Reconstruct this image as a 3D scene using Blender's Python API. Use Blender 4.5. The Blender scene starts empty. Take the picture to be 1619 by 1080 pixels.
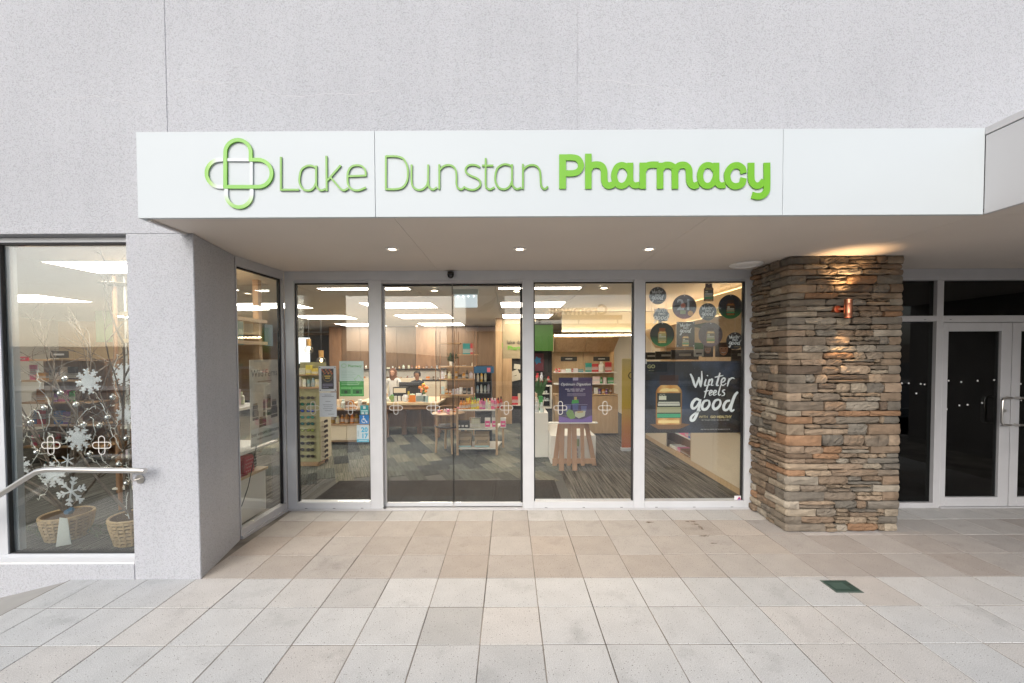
import bpy, bmesh, math, random
from math import sin, cos, pi, radians, sqrt, atan2
from mathutils import Vector, Matrix, noise as mnoise
random.seed(7)
SC = bpy.context.scene
COL = SC.collection

# ------------------------------------------------------------------ camera
EYE = Vector((0, 0, 1.8392)); F = 663.1376; CX, CY = 803.9153, 578.8061; PW, PH = 1619.0, 1080.0
def _basis(yaw=-.0015, pitch=.0259, roll=-.004):
    fwd = Vector((sin(yaw)*cos(pitch), cos(yaw)*cos(pitch), -sin(pitch)))
    rt = Vector((cos(yaw), -sin(yaw), 0)); up = rt.cross(fwd)
    return cos(roll)*rt + sin(roll)*up, -sin(roll)*rt + cos(roll)*up, fwd
RT, UP, FW = _basis()
cam = bpy.data.cameras.new('camera'); camo = bpy.data.objects.new('camera', cam); COL.objects.link(camo)
cam.sensor_width = 36; cam.lens = F/PW*36
cam.shift_x = (PW/2 - CX)/PW; cam.shift_y = (CY - PH/2)/PW
cam.clip_start = .05; cam.clip_end = 3000
camo.matrix_world = Matrix(((RT.x, UP.x, -FW.x, EYE.x), (RT.y, UP.y, -FW.y, EYE.y), (RT.z, UP.z, -FW.z, EYE.z), (0, 0, 0, 1)))
SC.camera = camo
def at(px, py, X=None, Y=None, Z=None):
    """the real point that the photograph's pixel shows, given one of its coordinates in metres"""
    d = FW + RT*((px-CX)/F) - UP*((py-CY)/F)
    t = (X-EYE.x)/d.x if X is not None else (Y-EYE.y)/d.y if Y is not None else (Z-EYE.z)/d.z
    return EYE + d*t

# ------------------------------------------------------------------ sky, sun, exposure
SUN_EL, SUN_ROT = radians(33), radians(203)
wd = bpy.data.worlds.new('World'); SC.world = wd; wd.use_nodes = True
nt = wd.node_tree; bg = nt.nodes['Background']
sky = nt.nodes.new('ShaderNodeTexSky'); sky.sky_type = 'NISHITA'; sky.sun_disc = False
sky.sun_elevation = SUN_EL; sky.sun_rotation = SUN_ROT; sky.dust_density = 3.0; sky.air_density = 1.0; sky.ozone_density = 1.5
hs = nt.nodes.new('ShaderNodeHueSaturation'); hs.inputs['Saturation'].default_value = .60
nt.links.new(sky.outputs[0], hs.inputs['Color']); nt.links.new(hs.outputs[0], bg.inputs['Color'])
bg.inputs['Strength'].default_value = .15
sl = bpy.data.lights.new('sun', 'SUN'); sl.energy = 1.0; sl.angle = radians(40); sl.color = (1, .99, .975)
so = bpy.data.objects.new('sun', sl); COL.objects.link(so)
sdir = Vector((sin(SUN_ROT)*cos(SUN_EL), cos(SUN_ROT)*cos(SUN_EL), sin(SUN_EL)))
so.rotation_euler = sdir.to_track_quat('Z', 'Y').to_euler(); so.location = (0, -5, 30)
SC.view_settings.view_transform = 'Standard'; SC.view_settings.look = 'None'; SC.view_settings.gamma = 1
SC.view_settings.use_curve_mapping = False; SC.view_settings.exposure = 0.52
SC.render.engine = 'CYCLES'
cy = SC.cycles; cy.use_denoising = True; cy.max_bounces = 10; cy.transparent_max_bounces = 24; cy.diffuse_bounces = 5
cy.glossy_bounces = 4; cy.sample_clamp_indirect = 6.0; cy.caustics_reflective = False; cy.caustics_refractive = False
PANEL_E = 12.5

# ------------------------------------------------------------------ materials
MATS = {}
def mat(name, color=(.5, .5, .5), rough=.6, metal=0., objcol=False, jitter=0., nscale=0., namp=0., bump=0., bscale=80., spec=.5, coat=0., rnd=0., bdist=.01, bdetail=4):
    if name in MATS: return MATS[name]
    m = bpy.data.materials.new(name); m.use_nodes = True; n = m.node_tree.nodes; l = m.node_tree.links
    b = n['Principled BSDF']; b.inputs['Roughness'].default_value = rough; b.inputs['Metallic'].default_value = metal
    b.inputs['Specular IOR Level'].default_value = spec; b.inputs['Coat Weight'].default_value = coat
    out = None
    if objcol:
        oi = n.new('ShaderNodeObjectInfo'); out = oi.outputs['Color']
    else:
        rgb = n.new('ShaderNodeRGB'); rgb.outputs[0].default_value = (*color, 1); out = rgb.outputs[0]
    tc = n.new('ShaderNodeTexCoord')
    def scale_by(fac_socket, lo, hi, out):
        mr = n.new('ShaderNodeMapRange'); l.new(fac_socket, mr.inputs[0])
        mr.inputs['From Min'].default_value = .25 if fac_socket.node.type == 'TEX_NOISE' else 0
        mr.inputs['From Max'].default_value = .75 if fac_socket.node.type == 'TEX_NOISE' else 1
        mr.inputs['To Min'].default_value = lo; mr.inputs['To Max'].default_value = hi
        vm = n.new('ShaderNodeVectorMath'); vm.operation = 'SCALE'; l.new(out, vm.inputs[0]); l.new(mr.outputs[0], vm.inputs['Scale'])
        return vm.outputs[0]
    if nscale:
        t = n.new('ShaderNodeTexNoise'); t.inputs['Scale'].default_value = nscale; t.inputs['Detail'].default_value = 6; l.new(tc.outputs['Object'], t.inputs['Vector'])
        out = scale_by(t.outputs['Fac'], 1-namp, 1+namp, out)
    if rnd:
        oi2 = n.new('ShaderNodeObjectInfo'); out = scale_by(oi2.outputs['Random'], 1-rnd, 1+rnd, out)
    l.new(out, b.inputs['Base Color'])
    if bump:
        t = n.new('ShaderNodeTexNoise'); t.inputs['Scale'].default_value = bscale; t.inputs['Detail'].default_value = bdetail; l.new(tc.outputs['Object'], t.inputs['Vector'])
        bp = n.new('ShaderNodeBump'); bp.inputs['Strength'].default_value = bump; bp.inputs['Distance'].default_value = bdist
        l.new(t.outputs['Fac'], bp.inputs['Height']); l.new(bp.outputs[0], b.inputs['Normal'])
    MATS[name] = m; return m

def render_mat():
    m = mat('wall_render', (.492, .499, .528), .93, nscale=.55, namp=.07, spec=.2)
    n = m.node_tree.nodes; l = m.node_tree.links; b = n['Principled BSDF']
    tc = n.new('ShaderNodeTexCoord')
    big = n.new('ShaderNodeTexNoise'); big.inputs['Scale'].default_value = 66; big.inputs['Detail'].default_value = 4; big.inputs['Roughness'].default_value = .75
    l.new(tc.outputs['Object'], big.inputs['Vector'])
    fin = n.new('ShaderNodeTexVoronoi'); fin.inputs['Scale'].default_value = 105; l.new(tc.outputs['Object'], fin.inputs['Vector'])
    mx = n.new('ShaderNodeMath'); mx.operation = 'MULTIPLY_ADD'; l.new(fin.outputs['Distance'], mx.inputs[0]); mx.inputs[1].default_value = -.62; l.new(big.outputs['Fac'], mx.inputs[2])
    bp = n.new('ShaderNodeBump'); bp.inputs['Strength'].default_value = .75; bp.inputs['Distance'].default_value = .0095
    l.new(mx.outputs[0], bp.inputs['Height']); l.new(bp.outputs[0], b.inputs['Normal'])
    # pits of the render darkened in the colour, painted shade to deepen the relief
    mr = n.new('ShaderNodeMapRange'); l.new(mx.outputs[0], mr.inputs[0]); mr.inputs['From Min'].default_value = -.02; mr.inputs['From Max'].default_value = .22
    mr.inputs['To Min'].default_value = .80; mr.inputs['To Max'].default_value = 1.0
    src = b.inputs['Base Color'].links[0].from_socket
    # faint rain streaks and trowel patches
    mp = n.new('ShaderNodeMapping'); mp.inputs['Scale'].default_value = (7, 7, .35); l.new(tc.outputs['Object'], mp.inputs[0])
    st = n.new('ShaderNodeTexNoise'); st.inputs['Scale'].default_value = 1; st.inputs['Detail'].default_value = 6; st.inputs['Roughness'].default_value = .65; l.new(mp.outputs[0], st.inputs[0])
    m3 = n.new('ShaderNodeMapRange'); l.new(st.outputs['Fac'], m3.inputs[0]); m3.inputs['From Min'].default_value = .3; m3.inputs['From Max'].default_value = .7; m3.inputs['To Min'].default_value = .975; m3.inputs['To Max'].default_value = 1.02
    q = n.new('ShaderNodeMath'); q.operation = 'MULTIPLY'; l.new(mr.outputs[0], q.inputs[0]); l.new(m3.outputs[0], q.inputs[1])
    vm = n.new('ShaderNodeVectorMath'); vm.operation = 'SCALE'; l.new(src, vm.inputs[0]); l.new(q.outputs[0], vm.inputs['Scale']); l.new(vm.outputs[0], b.inputs['Base Color'])
    return m
def wood_mat(name, color, dark, scale=(1, 1, 9), rough=.45, tex=3.0):
    m = mat(name, color, rough); n = m.node_tree.nodes; l = m.node_tree.links; b = n['Principled BSDF']
    tc = n.new('ShaderNodeTexCoord'); mp = n.new('ShaderNodeMapping'); mp.inputs['Scale'].default_value = scale; l.new(tc.outputs['Object'], mp.inputs[0])
    t = n.new('ShaderNodeTexNoise'); t.inputs['Scale'].default_value = tex; t.inputs['Detail'].default_value = 7; l.new(mp.outputs[0], t.inputs[0])
    r = n.new('ShaderNodeValToRGB'); r.color_ramp.elements[0].position = .3; r.color_ramp.elements[1].position = .7
    r.color_ramp.elements[0].color = (*dark, 1); r.color_ramp.elements[1].color = (*color, 1)
    l.new(t.outputs['Fac'], r.inputs[0]); l.new(r.outputs[0], b.inputs['Base Color']); return m
def glass_mat(name, tint=(.978, .99, .985), f0=.07, haze=(0, 0, 0)):
    m = bpy.data.materials.new(name); m.use_nodes = True; n = m.node_tree.nodes; l = m.node_tree.links
    n.remove(n['Principled BSDF']); out = n['Material Output']
    tr = n.new('ShaderNodeBsdfTransparent'); tr.inputs[0].default_value = (*tint, 1)
    gl = n.new('ShaderNodeBsdfGlossy'); gl.inputs['Roughness'].default_value = 0.0; gl.inputs[0].default_value = (1, 1, 1, 1)
    lw = n.new('ShaderNodeLayerWeight'); lw.inputs[0].default_value = .5
    p = n.new('ShaderNodeMath'); p.operation = 'POWER'; l.new(lw.outputs['Facing'], p.inputs[0]); p.inputs[1].default_value = 4.0
    a = n.new('ShaderNodeMath'); a.operation = 'MULTIPLY_ADD'; l.new(p.outputs[0], a.inputs[0]); a.inputs[1].default_value = 1-f0; a.inputs[2].default_value = f0
    mx = n.new('ShaderNodeMixShader'); l.new(a.outputs[0], mx.inputs[0]); l.new(tr.outputs[0], mx.inputs[1]); l.new(gl.outputs[0], mx.inputs[2]); l.new(mx.outputs[0], out.inputs[0])
    return m
def emit_mat(name, color, s):
    m = bpy.data.materials.new(name); m.use_nodes = True; b = m.node_tree.nodes['Principled BSDF']
    b.inputs['Base Color'].default_value = (.8, .8, .8, 1); b.inputs['Emission Color'].default_value = (*color, 1); b.inputs['Emission Strength'].default_value = s
    return m

M_RENDER = render_mat()
M_ALU = mat('aluminium', (.555, .57, .595), .42, .15, nscale=6, namp=.04)
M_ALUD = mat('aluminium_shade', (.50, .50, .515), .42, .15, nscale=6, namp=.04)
M_FASCIA = mat('white_panel', (.52, .56, .58), .5, nscale=1.2, namp=.02, spec=.25)
M_SOFFIT = mat('soffit_board', (.64, .575, .515), .6, nscale=1.5, namp=.03, bump=.05, bscale=30)
M_GLASS = glass_mat('shop_glass', f0=.060)
M_GLASSW = glass_mat('display_glass', f0=.056)
M_GLASSD = glass_mat('tinted_glass', tint=(.30, .32, .31), f0=.03)
M_RUB = mat('black_rubber', (.012, .012, .013), .6)
M_STEEL = mat('brushed_steel', (.62, .60, .57), .28, 1.0, bump=.05, bscale=200)
M_COPPER = mat('copper', (.72, .30, .18), .3, 1.0)
M_OBJ = mat('coloured_print', objcol=True, rough=.5)
M_GLOSS = mat('coloured_plastic', objcol=True, rough=.25)
M_MATTE = mat('coloured_matte', objcol=True, rough=.85)
M_OAK = wood_mat('oak', (.46, .29, .155), (.36, .21, .105))
M_OAKV = wood_mat('oak_upright', (.50, .33, .18), (.40, .25, .13), scale=(8, 8, .8))
M_WALN = wood_mat('brown_timber', (.30, .165, .09), (.20, .105, .055), scale=(3, 3, .7))
M_WHITEP = mat('white_laminate', (.72, .69, .63), .4)
M_WALLIN = mat('interior_paint', (.62, .58, .52), .8)
M_CEIL = mat('ceiling_board', (.66, .63, .58), .85)
M_BLACK = mat('black_paint', (.02, .02, .021), .55)
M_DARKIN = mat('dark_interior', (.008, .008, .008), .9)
M_PANEL = emit_mat('lit_panel', (1, .92, .80), PANEL_E)
M_COVE = emit_mat('lit_cove', (1, .80, .52), 20)
M_BULB = emit_mat('lit_bulb', (1, .70, .38), 14)
M_DL = emit_mat('lit_downlight', (1, .82, .58), 9)
M_CARPET = mat('carpet', objcol=True, rough=.95, nscale=35, namp=.35, spec=.1)
M_STONE = mat('schist', objcol=True, rough=.82, nscale=9, namp=.28, bump=.8, bscale=24, bdist=.016, bdetail=8, spec=.3)

def paver_mat():
    m = mat('concrete_paver', objcol=True, rough=.88, nscale=5, namp=.07, bump=.25, bscale=160, bdist=.004, spec=.25)
    n = m.node_tree.nodes; l = m.node_tree.links; b = n['Principled BSDF']
    tc = n.new('ShaderNodeTexCoord')
    oi = n.new('ShaderNodeObjectInfo'); off = n.new('ShaderNodeVectorMath'); off.operation = 'SCALE'; off.inputs[0].default_value = (31, 17, 0); l.new(oi.outputs['Random'], off.inputs['Scale'])
    add = n.new('ShaderNodeVectorMath'); add.operation = 'ADD'; l.new(tc.outputs['Object'], add.inputs[0]); l.new(off.outputs[0], add.inputs[1]); P_ = add.outputs[0]
    v = n.new('ShaderNodeTexVoronoi'); v.inputs['Scale'].default_value = 58; l.new(P_, v.inputs[0])
    v.inputs['Randomness'].default_value = 1
    lt = n.new('ShaderNodeMath'); lt.operation = 'LESS_THAN'; lt.inputs[1].default_value = .16; l.new(v.outputs['Distance'], lt.inputs[0])
    sp = n.new('ShaderNodeSeparateColor'); l.new(v.outputs['Color'], sp.inputs[0])
    g = n.new('ShaderNodeMath'); g.operation = 'GREATER_THAN'; g.inputs[1].default_value = .5; l.new(sp.outputs[0], g.inputs[0])
    mu = n.new('ShaderNodeMath'); mu.operation = 'MULTIPLY'; l.new(lt.outputs[0], mu.inputs[0]); l.new(g.outputs[0], mu.inputs[1])
    m2 = n.new('ShaderNodeMath'); m2.operation = 'MULTIPLY'; l.new(mu.outputs[0], m2.inputs[0]); m2.inputs[1].default_value = .85
    # fine sandy speckle and larger soiled blotches
    f = n.new('ShaderNodeTexNoise'); f.inputs['Scale'].default_value = 190; f.inputs['Detail'].default_value = 3; l.new(P_, f.inputs[0])
    fr = n.new('ShaderNodeMapRange'); l.new(f.outputs['Fac'], fr.inputs[0]); fr.inputs['From Min'].default_value = .3; fr.inputs['From Max'].default_value = .7; fr.inputs['To Min'].default_value = .74; fr.inputs['To Max'].default_value = 1.22
    s = n.new('ShaderNodeTexNoise'); s.inputs['Scale'].default_value = 2.3; s.inputs['Detail'].default_value = 8; s.inputs['Roughness'].default_value = .7
    l.new(P_, s.inputs[0])
    sr = n.new('ShaderNodeMapRange'); l.new(s.outputs['Fac'], sr.inputs[0]); sr.inputs['From Min'].default_value = .56; sr.inputs['From Max'].default_value = .75; sr.inputs['To Min'].default_value = 1; sr.inputs['To Max'].default_value = .74
    q = n.new('ShaderNodeMath'); q.operation = 'MULTIPLY'; l.new(fr.outputs[0], q.inputs[0]); l.new(sr.outputs[0], q.inputs[1])
    src = b.inputs['Base Color'].links[0].from_socket
    vm = n.new('ShaderNodeVectorMath'); vm.operation = 'SCALE'; l.new(src, vm.inputs[0]); l.new(q.outputs[0], vm.inputs['Scale'])
    mx = n.new('ShaderNodeMix'); mx.data_type = 'RGBA'; l.new(m2.outputs[0], mx.inputs['Factor']); l.new(vm.outputs[0], mx.inputs['A']); mx.inputs['B'].default_value = (.09, .075, .06, 1)
    l.new(mx.outputs['Result'], b.inputs['Base Color']); return m
M_PAVER = paver_mat()

# ------------------------------------------------------------------ builders
class MB:
    def __init__(s): s.v = []; s.f = []
    def add(s, vs, fs):
        o = len(s.v); s.v += [tuple(v) for v in vs]; s.f += [tuple(i+o for i in f) for f in fs]; return s
    def box(s, x0, x1, y0, y1, z0, z1):
        return s.add([(x0,y0,z0),(x1,y0,z0),(x1,y1,z0),(x0,y1,z0),(x0,y0,z1),(x1,y0,z1),(x1,y1,z1),(x0,y1,z1)],
                     [(3,2,1,0),(4,5,6,7),(0,1,5,4),(1,2,6,5),(2,3,7,6),(3,0,4,7)])
    def cyl(s, a, b, r, n=12, r2=None, caps=True):
        a, b = Vector(a), Vector(b); r2 = r if r2 is None else r2
        d = (b-a).normalized(); x = d.orthogonal().normalized(); y = d.cross(x)
        vs = [a+(x*cos(2*pi*i/n)+y*sin(2*pi*i/n))*r for i in range(n)]+[b+(x*cos(2*pi*i/n)+y*sin(2*pi*i/n))*r2 for i in range(n)]
        fs = [(i,(i+1)%n,n+(i+1)%n,n+i) for i in range(n)]
        if caps: fs += [tuple(reversed(range(n))), tuple(range(n,2*n))]
        return s.add(vs, fs)
    def tube(s, pts, r, n=8):
        pts = [Vector(p) for p in pts]; rs = r if isinstance(r, (list, tuple)) else [r]*len(pts)
        vs = []; x = None
        for i, p in enumerate(pts):
            d = (pts[min(i+1,len(pts)-1)]-pts[max(i-1,0)]).normalized()
            x = (x-d*x.dot(d)).normalized() if x is not None and (x-d*x.dot(d)).length > 1e-5 else d.orthogonal().normalized()
            y = d.cross(x); vs += [p+(x*cos(2*pi*k/n)+y*sin(2*pi*k/n))*rs[i] for k in range(n)]
        fs = [(i*n+k, i*n+(k+1)%n, (i+1)*n+(k+1)%n, (i+1)*n+k) for i in range(len(pts)-1) for k in range(n)]
        fs += [tuple(reversed(range(n))), tuple(range((len(pts)-1)*n, len(pts)*n))]
        return s.add(vs, fs)
    def lathe(s, prof, c=(0,0,0), n=16):
        vs = [(c[0]+r*cos(2*pi*k/n), c[1]+r*sin(2*pi*k/n), c[2]+z) for r, z in prof for k in range(n)]
        fs = [(i*n+k, i*n+(k+1)%n, (i+1)*n+(k+1)%n, (i+1)*n+k) for i in range(len(prof)-1) for k in range(n)]
        fs += [tuple(reversed(range(n))), tuple(range((len(prof)-1)*n, len(prof)*n))]
        return s.add(vs, fs)
    def ball(s, c, r, n=10, m=6, sz=1):
        return s.lathe([(max(r*sin(pi*i/m), r*.02), -r*sz*cos(pi*i/m)) for i in range(m+1)], c, n)
    def prism(s, pts, y0, y1):          # outline in (x, z), from y0 (front) to y1
        n = len(pts)
        return s.add([(x,y0,z) for x,z in pts]+[(x,y1,z) for x,z in pts],
                     [tuple(range(n)), tuple(reversed(range(n,2*n)))]+[(i,n+i,n+(i+1)%n,(i+1)%n) for i in range(n)])
    def ribbon(s, pts, w, y0, y1, closed=False):   # a stroke of width w in the (x, z) plane
        pts = [Vector((p[0],p[1])) for p in pts]; n = len(pts); L = []; R = []
        for i in range(n):
            a = pts[(i-1)%n] if closed or i>0 else None; b = pts[(i+1)%n] if closed or i<n-1 else None
            d1 = (pts[i]-a).normalized() if a is not None else None; d2 = (b-pts[i]).normalized() if b is not None else None
            d1 = d1 or d2; d2 = d2 or d1
            n1 = Vector((-d1.y,d1.x)); n2 = Vector((-d2.y,d2.x)); m = n1+n2
            m = m.normalized() if m.length > 1e-4 else n1
            k = 1/max(m.dot(n1), .45); ww = w[i] if isinstance(w,(list,tuple)) else w
            L.append(pts[i]+m*ww/2*k); R.append(pts[i]-m*ww/2*k)
        vs = [(p.x,y0,p.y) for p in L]+[(p.x,y0,p.y) for p in R]+[(p.x,y1,p.y) for p in L]+[(p.x,y1,p.y) for p in R]
        fs = []
        for i in range(n if closed else n-1):
            j = (i+1)%n
            fs += [(i,n+i,n+j,j),(2*n+j,3*n+j,3*n+i,2*n+i),(j,2*n+j,2*n+i,i),(n+i,3*n+i,3*n+j,n+j)]
        if not closed: fs += [(0,2*n,3*n,n),(n-1,2*n-1,4*n-1,3*n-1)]
        return s.add(vs, fs)
    def mesh(s, name, bevel=0., smooth=False, fix=True):
        me = bpy.data.meshes.new(name); me.from_pydata(s.v, [], s.f)
        if bevel or fix:
            bm = bmesh.new(); bm.from_mesh(me)
            if fix: bmesh.ops.recalc_face_normals(bm, faces=bm.faces)
            if bevel: bmesh.ops.bevel(bm, geom=bm.edges[:], offset=bevel, segments=1, affect='EDGES')
            bm.to_mesh(me); bm.free()
        if smooth:
            me.polygons.foreach_set('use_smooth', [True]*len(me.polygons)); me.set_sharp_from_angle(angle=radians(35))
        return me
    def build(s, name, m, parent=None, color=None, bevel=0., smooth=False, **kw):
        return place(s.mesh(name, bevel, smooth), name, m, parent, color, **kw)

def place(me, name, m, parent=None, color=None, loc=None, rotz=0, label=None, cat=None, group=None, kind=None, scale=None):
    o = bpy.data.objects.new(name, me); COL.objects.link(o)
    if m is not None and not me.materials: me.materials.append(m)
    if loc is not None: o.location = loc
    if rotz: o.rotation_euler.z = rotz
    if scale is not None: o.scale = scale
    if color is not None: o.color = (*color, 1)
    if parent is not None: adopt(o, parent)
    return tag(o, label, cat, group, kind)
def world_of(o):
    t = Matrix.LocRotScale(o.location, o.rotation_euler, o.scale)
    return world_of(o.parent) @ o.matrix_parent_inverse @ t if o.parent else t
def adopt(o, parent): o.parent = parent; o.matrix_parent_inverse = world_of(parent).inverted()
def tag(o, label=None, cat=None, group=None, kind=None):
    if label: o['label'] = label
    if cat: o['category'] = cat
    if group: o['group'] = group
    if kind: o['kind'] = kind
    return o
def thing(name, label, cat, loc=(0,0,0), group=None, rotz=0):
    o = bpy.data.objects.new(name, None); COL.objects.link(o); o.location = loc; o.rotation_euler.z = rotz; o.empty_display_size = .1
    return tag(o, label, cat, group)
def copy_tree(o, delta, label=None):
    c = o.copy(); COL.objects.link(c); c.location = o.location + Vector(delta)
    if label: c['label'] = label
    for ch in o.children:
        d = ch.copy(); COL.objects.link(d); d.parent = c; d.matrix_parent_inverse = ch.matrix_parent_inverse.copy()
        for g in ch.children:
            e = g.copy(); COL.objects.link(e); e.parent = d; e.matrix_parent_inverse = g.matrix_parent_inverse.copy()
    return c
def bx(x0, x1, y0, y1, z0, z1): return MB().box(min(x0,x1), max(x0,x1), min(y0,y1), max(y0,y1), min(z0,z1), max(z0,z1))

def smooth_path(pts, n=6, closed=False):
    """Catmull-Rom through the points; a point given twice in a row stays a corner"""
    P = [Vector((p[0],p[1])) for p in pts]; out = []; N = len(P)
    for i in range(N if closed else N-1):
        p1, p2 = P[i], P[(i+1)%N]
        if (p2-p1).length < 1e-9: continue
        p0 = P[(i-1)%N] if closed or i>0 else p1*2-p2; p3 = P[(i+2)%N] if closed or i<N-2 else p2*2-p1
        if (p0-p1).length < 1e-9: p0 = p1*2-p2
        if (p3-p2).length < 1e-9: p3 = p2*2-p1
        for k in range(n):
            t = k/n; out.append(.5*((2*p1)+(p2-p0)*t+(2*p0-5*p1+4*p2-p3)*t*t+(3*p1-p0-3*p2+p3)*t**3))
    if not closed: out.append(P[-1])
    return out

def text_mesh(txt, size, depth=.0, shear=0., offset=0., align='CENTER', spacing=1.):
    c = bpy.data.curves.new('lettering', 'FONT'); c.body = txt; c.size = size; c.extrude = depth; c.shear = shear; c.offset = offset
    c.align_x = align; c.space_character = spacing; c.resolution_u = 2
    o = bpy.data.objects.new('lettering', c); COL.objects.link(o)
    me = bpy.data.meshes.new_from_object(o.evaluated_get(bpy.context.evaluated_depsgraph_get()))
    bpy.data.objects.remove(o); bpy.data.curves.remove(c); return me
_tc = {}
def text(txt, size, p, parent, color, depth=.0004, rot=0., shear=0., offset=0., align='CENTER', facing='front', m=None, name='lettering', spacing=1.):
    """flat print standing upright: 'front' reads from the street (-Y), 'back' from the shop (+Y), 'left' faces -X, 'right' faces +X"""
    k = (txt, round(size,4), depth, shear, offset, align, spacing)
    if k not in _tc: _tc[k] = text_mesh(txt, size, depth, shear, offset, align, spacing)
    o = bpy.data.objects.new(name, _tc[k]); COL.objects.link(o); o.location = p
    o.rotation_euler = {'front': (pi/2, 0, 0), 'back': (pi/2, 0, pi), 'left': (pi/2, 0, -pi/2), 'right': (pi/2, 0, pi/2)}[facing]
    if rot: o.rotation_euler = (Matrix.Rotation(o.rotation_euler.z, 3, 'Z') @ Matrix.Rotation(pi/2, 3, 'X') @ Matrix.Rotation(rot, 3, 'Z')).to_euler()
    if not o.data.materials: o.data.materials.append(m or M_OBJ)
    o.color = (*color, 1); adopt(o, parent); return o

# ================================================================== the setting
WY = 3.4156          # face of the rendered wall
SY = 4.958           # face of the shopfront
ZS = 2.8355          # soffit
FY, ZT, XL, XR = 3.027, 3.4397, -2.653, 3.392   # canopy fascia
bx(-300, 300, -400, 60, -1.6, -1.5).build('ground', mat('far_ground', (.085, .078, .066), .9, nscale=.3, namp=.25), kind='structure')
bx(-60, 60, -16, -4.15, -.14, -.12).build('road', mat('asphalt', (.055, .055, .057), .9, nscale=20, namp=.2), kind='structure')
bx(-60, 60, -4.15, -4.0, -.3, 0).build('kerb', mat('concrete', (.33, .32, .30), .85, nscale=4, namp=.1), kind='structure')
bx(-60, 60, -19.5, -16, -.3, -.005).build('footpath', MATS['concrete'], kind='structure')
bx(-60, 60, -400, -19.5, -1.5, -.02).build('forecourt', MATS['far_ground'], kind='structure')

# pavement of 400 mm pavers
pav = thing('pavement', 'speckled cream concrete pavers laid in a straight grid before the shop', 'pavement', (0, 2.5, 0)); pav['kind'] = 'structure'; del pav['category']
b = MB(); b.box(-3.64, 9, -4.0, 5.02, -.3, -.0028); b.build('paving_bed', mat('joint_sand', (.19, .172, .15), .95, nscale=2.5, namp=.8), pav)
bm_p = bx(-.1972, .1972, -.1972, .1972, -.012, 0).mesh('paver', bevel=.003)
X0, Y0 = -.592, 2.6203
rp = random.Random(3)
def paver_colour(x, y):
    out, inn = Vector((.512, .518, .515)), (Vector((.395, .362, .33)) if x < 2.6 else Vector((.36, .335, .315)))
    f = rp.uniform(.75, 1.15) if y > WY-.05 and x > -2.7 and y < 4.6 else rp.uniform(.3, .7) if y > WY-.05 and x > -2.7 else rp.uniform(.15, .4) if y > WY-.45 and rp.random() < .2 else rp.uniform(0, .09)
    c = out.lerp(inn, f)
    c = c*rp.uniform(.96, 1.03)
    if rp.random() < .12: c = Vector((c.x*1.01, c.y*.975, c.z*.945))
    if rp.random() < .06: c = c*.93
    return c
rest = []
for k in range(-8, 20):
    for j in range(-6, 6):
        x, y = X0+.4*k+.2, Y0+.4*j+.2
        if x > 7.2 or x < -3.85 or (x < -2.75 and y > 3.5): continue
        hidden = y < 2.2 or x > 3.3+1.35*(y-2.2) or (2.95 < x < 4.0 and y > 4.4)
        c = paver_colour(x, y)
        if k == 0 and j == 0: c = Vector((.42, .42, .41))            # the grey soiled one
        if (k, j) in ((9, 4), (10, 4)): c = Vector((.44, .42, .41))   # replaced pale ones by the pillar
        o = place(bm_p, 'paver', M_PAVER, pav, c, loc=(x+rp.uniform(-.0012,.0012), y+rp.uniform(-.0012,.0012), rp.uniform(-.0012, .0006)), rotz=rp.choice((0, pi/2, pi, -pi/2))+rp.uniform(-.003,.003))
        if x < -3.4:
            o.scale = (.60, 1, 1) if abs(sin(o.rotation_euler.z)) < .5 else (1, .60, 1); o.location.x = -3.51
# the near and far remainder, out of the frame
b = MB(); b.box(-3.64, 9, -4.0, Y0-2.4, -.0025, -.001); b.build('paving_rest', mat('paver_plain', (.40, .385, .365), .9, nscale=3, namp=.08), pav, kind='stuff')
# dried splash marks and sand on the pavers
rs = random.Random(5)
sm = mat('splash_mark', (.20, .145, .095), .95, nscale=40, namp=.3)
n_ = sm.node_tree.nodes; l_ = sm.node_tree.links; tr_ = n_.new('ShaderNodeBsdfTransparent'); mx_ = n_.new('ShaderNodeMixShader'); tc_ = n_.new('ShaderNodeTexCoord'); no_ = n_.new('ShaderNodeTexNoise'); no_.inputs['Scale'].default_value = 22; no_.inputs['Detail'].default_value = 8; l_.new(tc_.outputs['Object'], no_.inputs[0])
ra_ = n_.new('ShaderNodeMapRange'); ra_.inputs['From Min'].default_value = .40; ra_.inputs['From Max'].default_value = .62; ra_.inputs['To Max'].default_value = .75; l_.new(no_.outputs['Fac'], ra_.inputs[0]); l_.new(ra_.outputs[0], mx_.inputs[0]); l_.new(tr_.outputs[0], mx_.inputs[1]); l_.new(n_['Principled BSDF'].outputs[0], mx_.inputs[2]); l_.new(mx_.outputs[0], n_['Material Output'].inputs[0])
def splash(px, py, rx, ry, n=14):
    p = at(px, py, Z=.0012); r = MB()
    pts = [(p.x+rx*cos(2*pi*i/n)*rs.uniform(.4,1.1), p.y+ry*sin(2*pi*i/n)*rs.uniform(.4,1.1)) for i in range(n)]
    r.add([(x, y, .0012) for x, y in pts]+[(p.x, p.y, .0016)], [(i, (i+1)%n, n) for i in range(n)]); return r
for px, py, rx, ry in ((1027,826,.06,.03),(1093,825,.075,.022),(1107,834,.03,.06),(1115,847,.075,.035),(1154,847,.035,.025),(1128,859,.05,.012),(1100,829,.05,.02)):
    splash(px, py, rx, ry).build('splash_stain', sm, pav)

# descending ramp beside the left wall
b = MB(); b.add([(-3.64,-4,-.012),(-3.64,WY+.3,-.012),(-9,WY+.3,-1.3),(-9,-4,-1.3)], [(0,1,2,3)]); b.build('ramp', MATS['concrete'], kind='structure')

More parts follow.
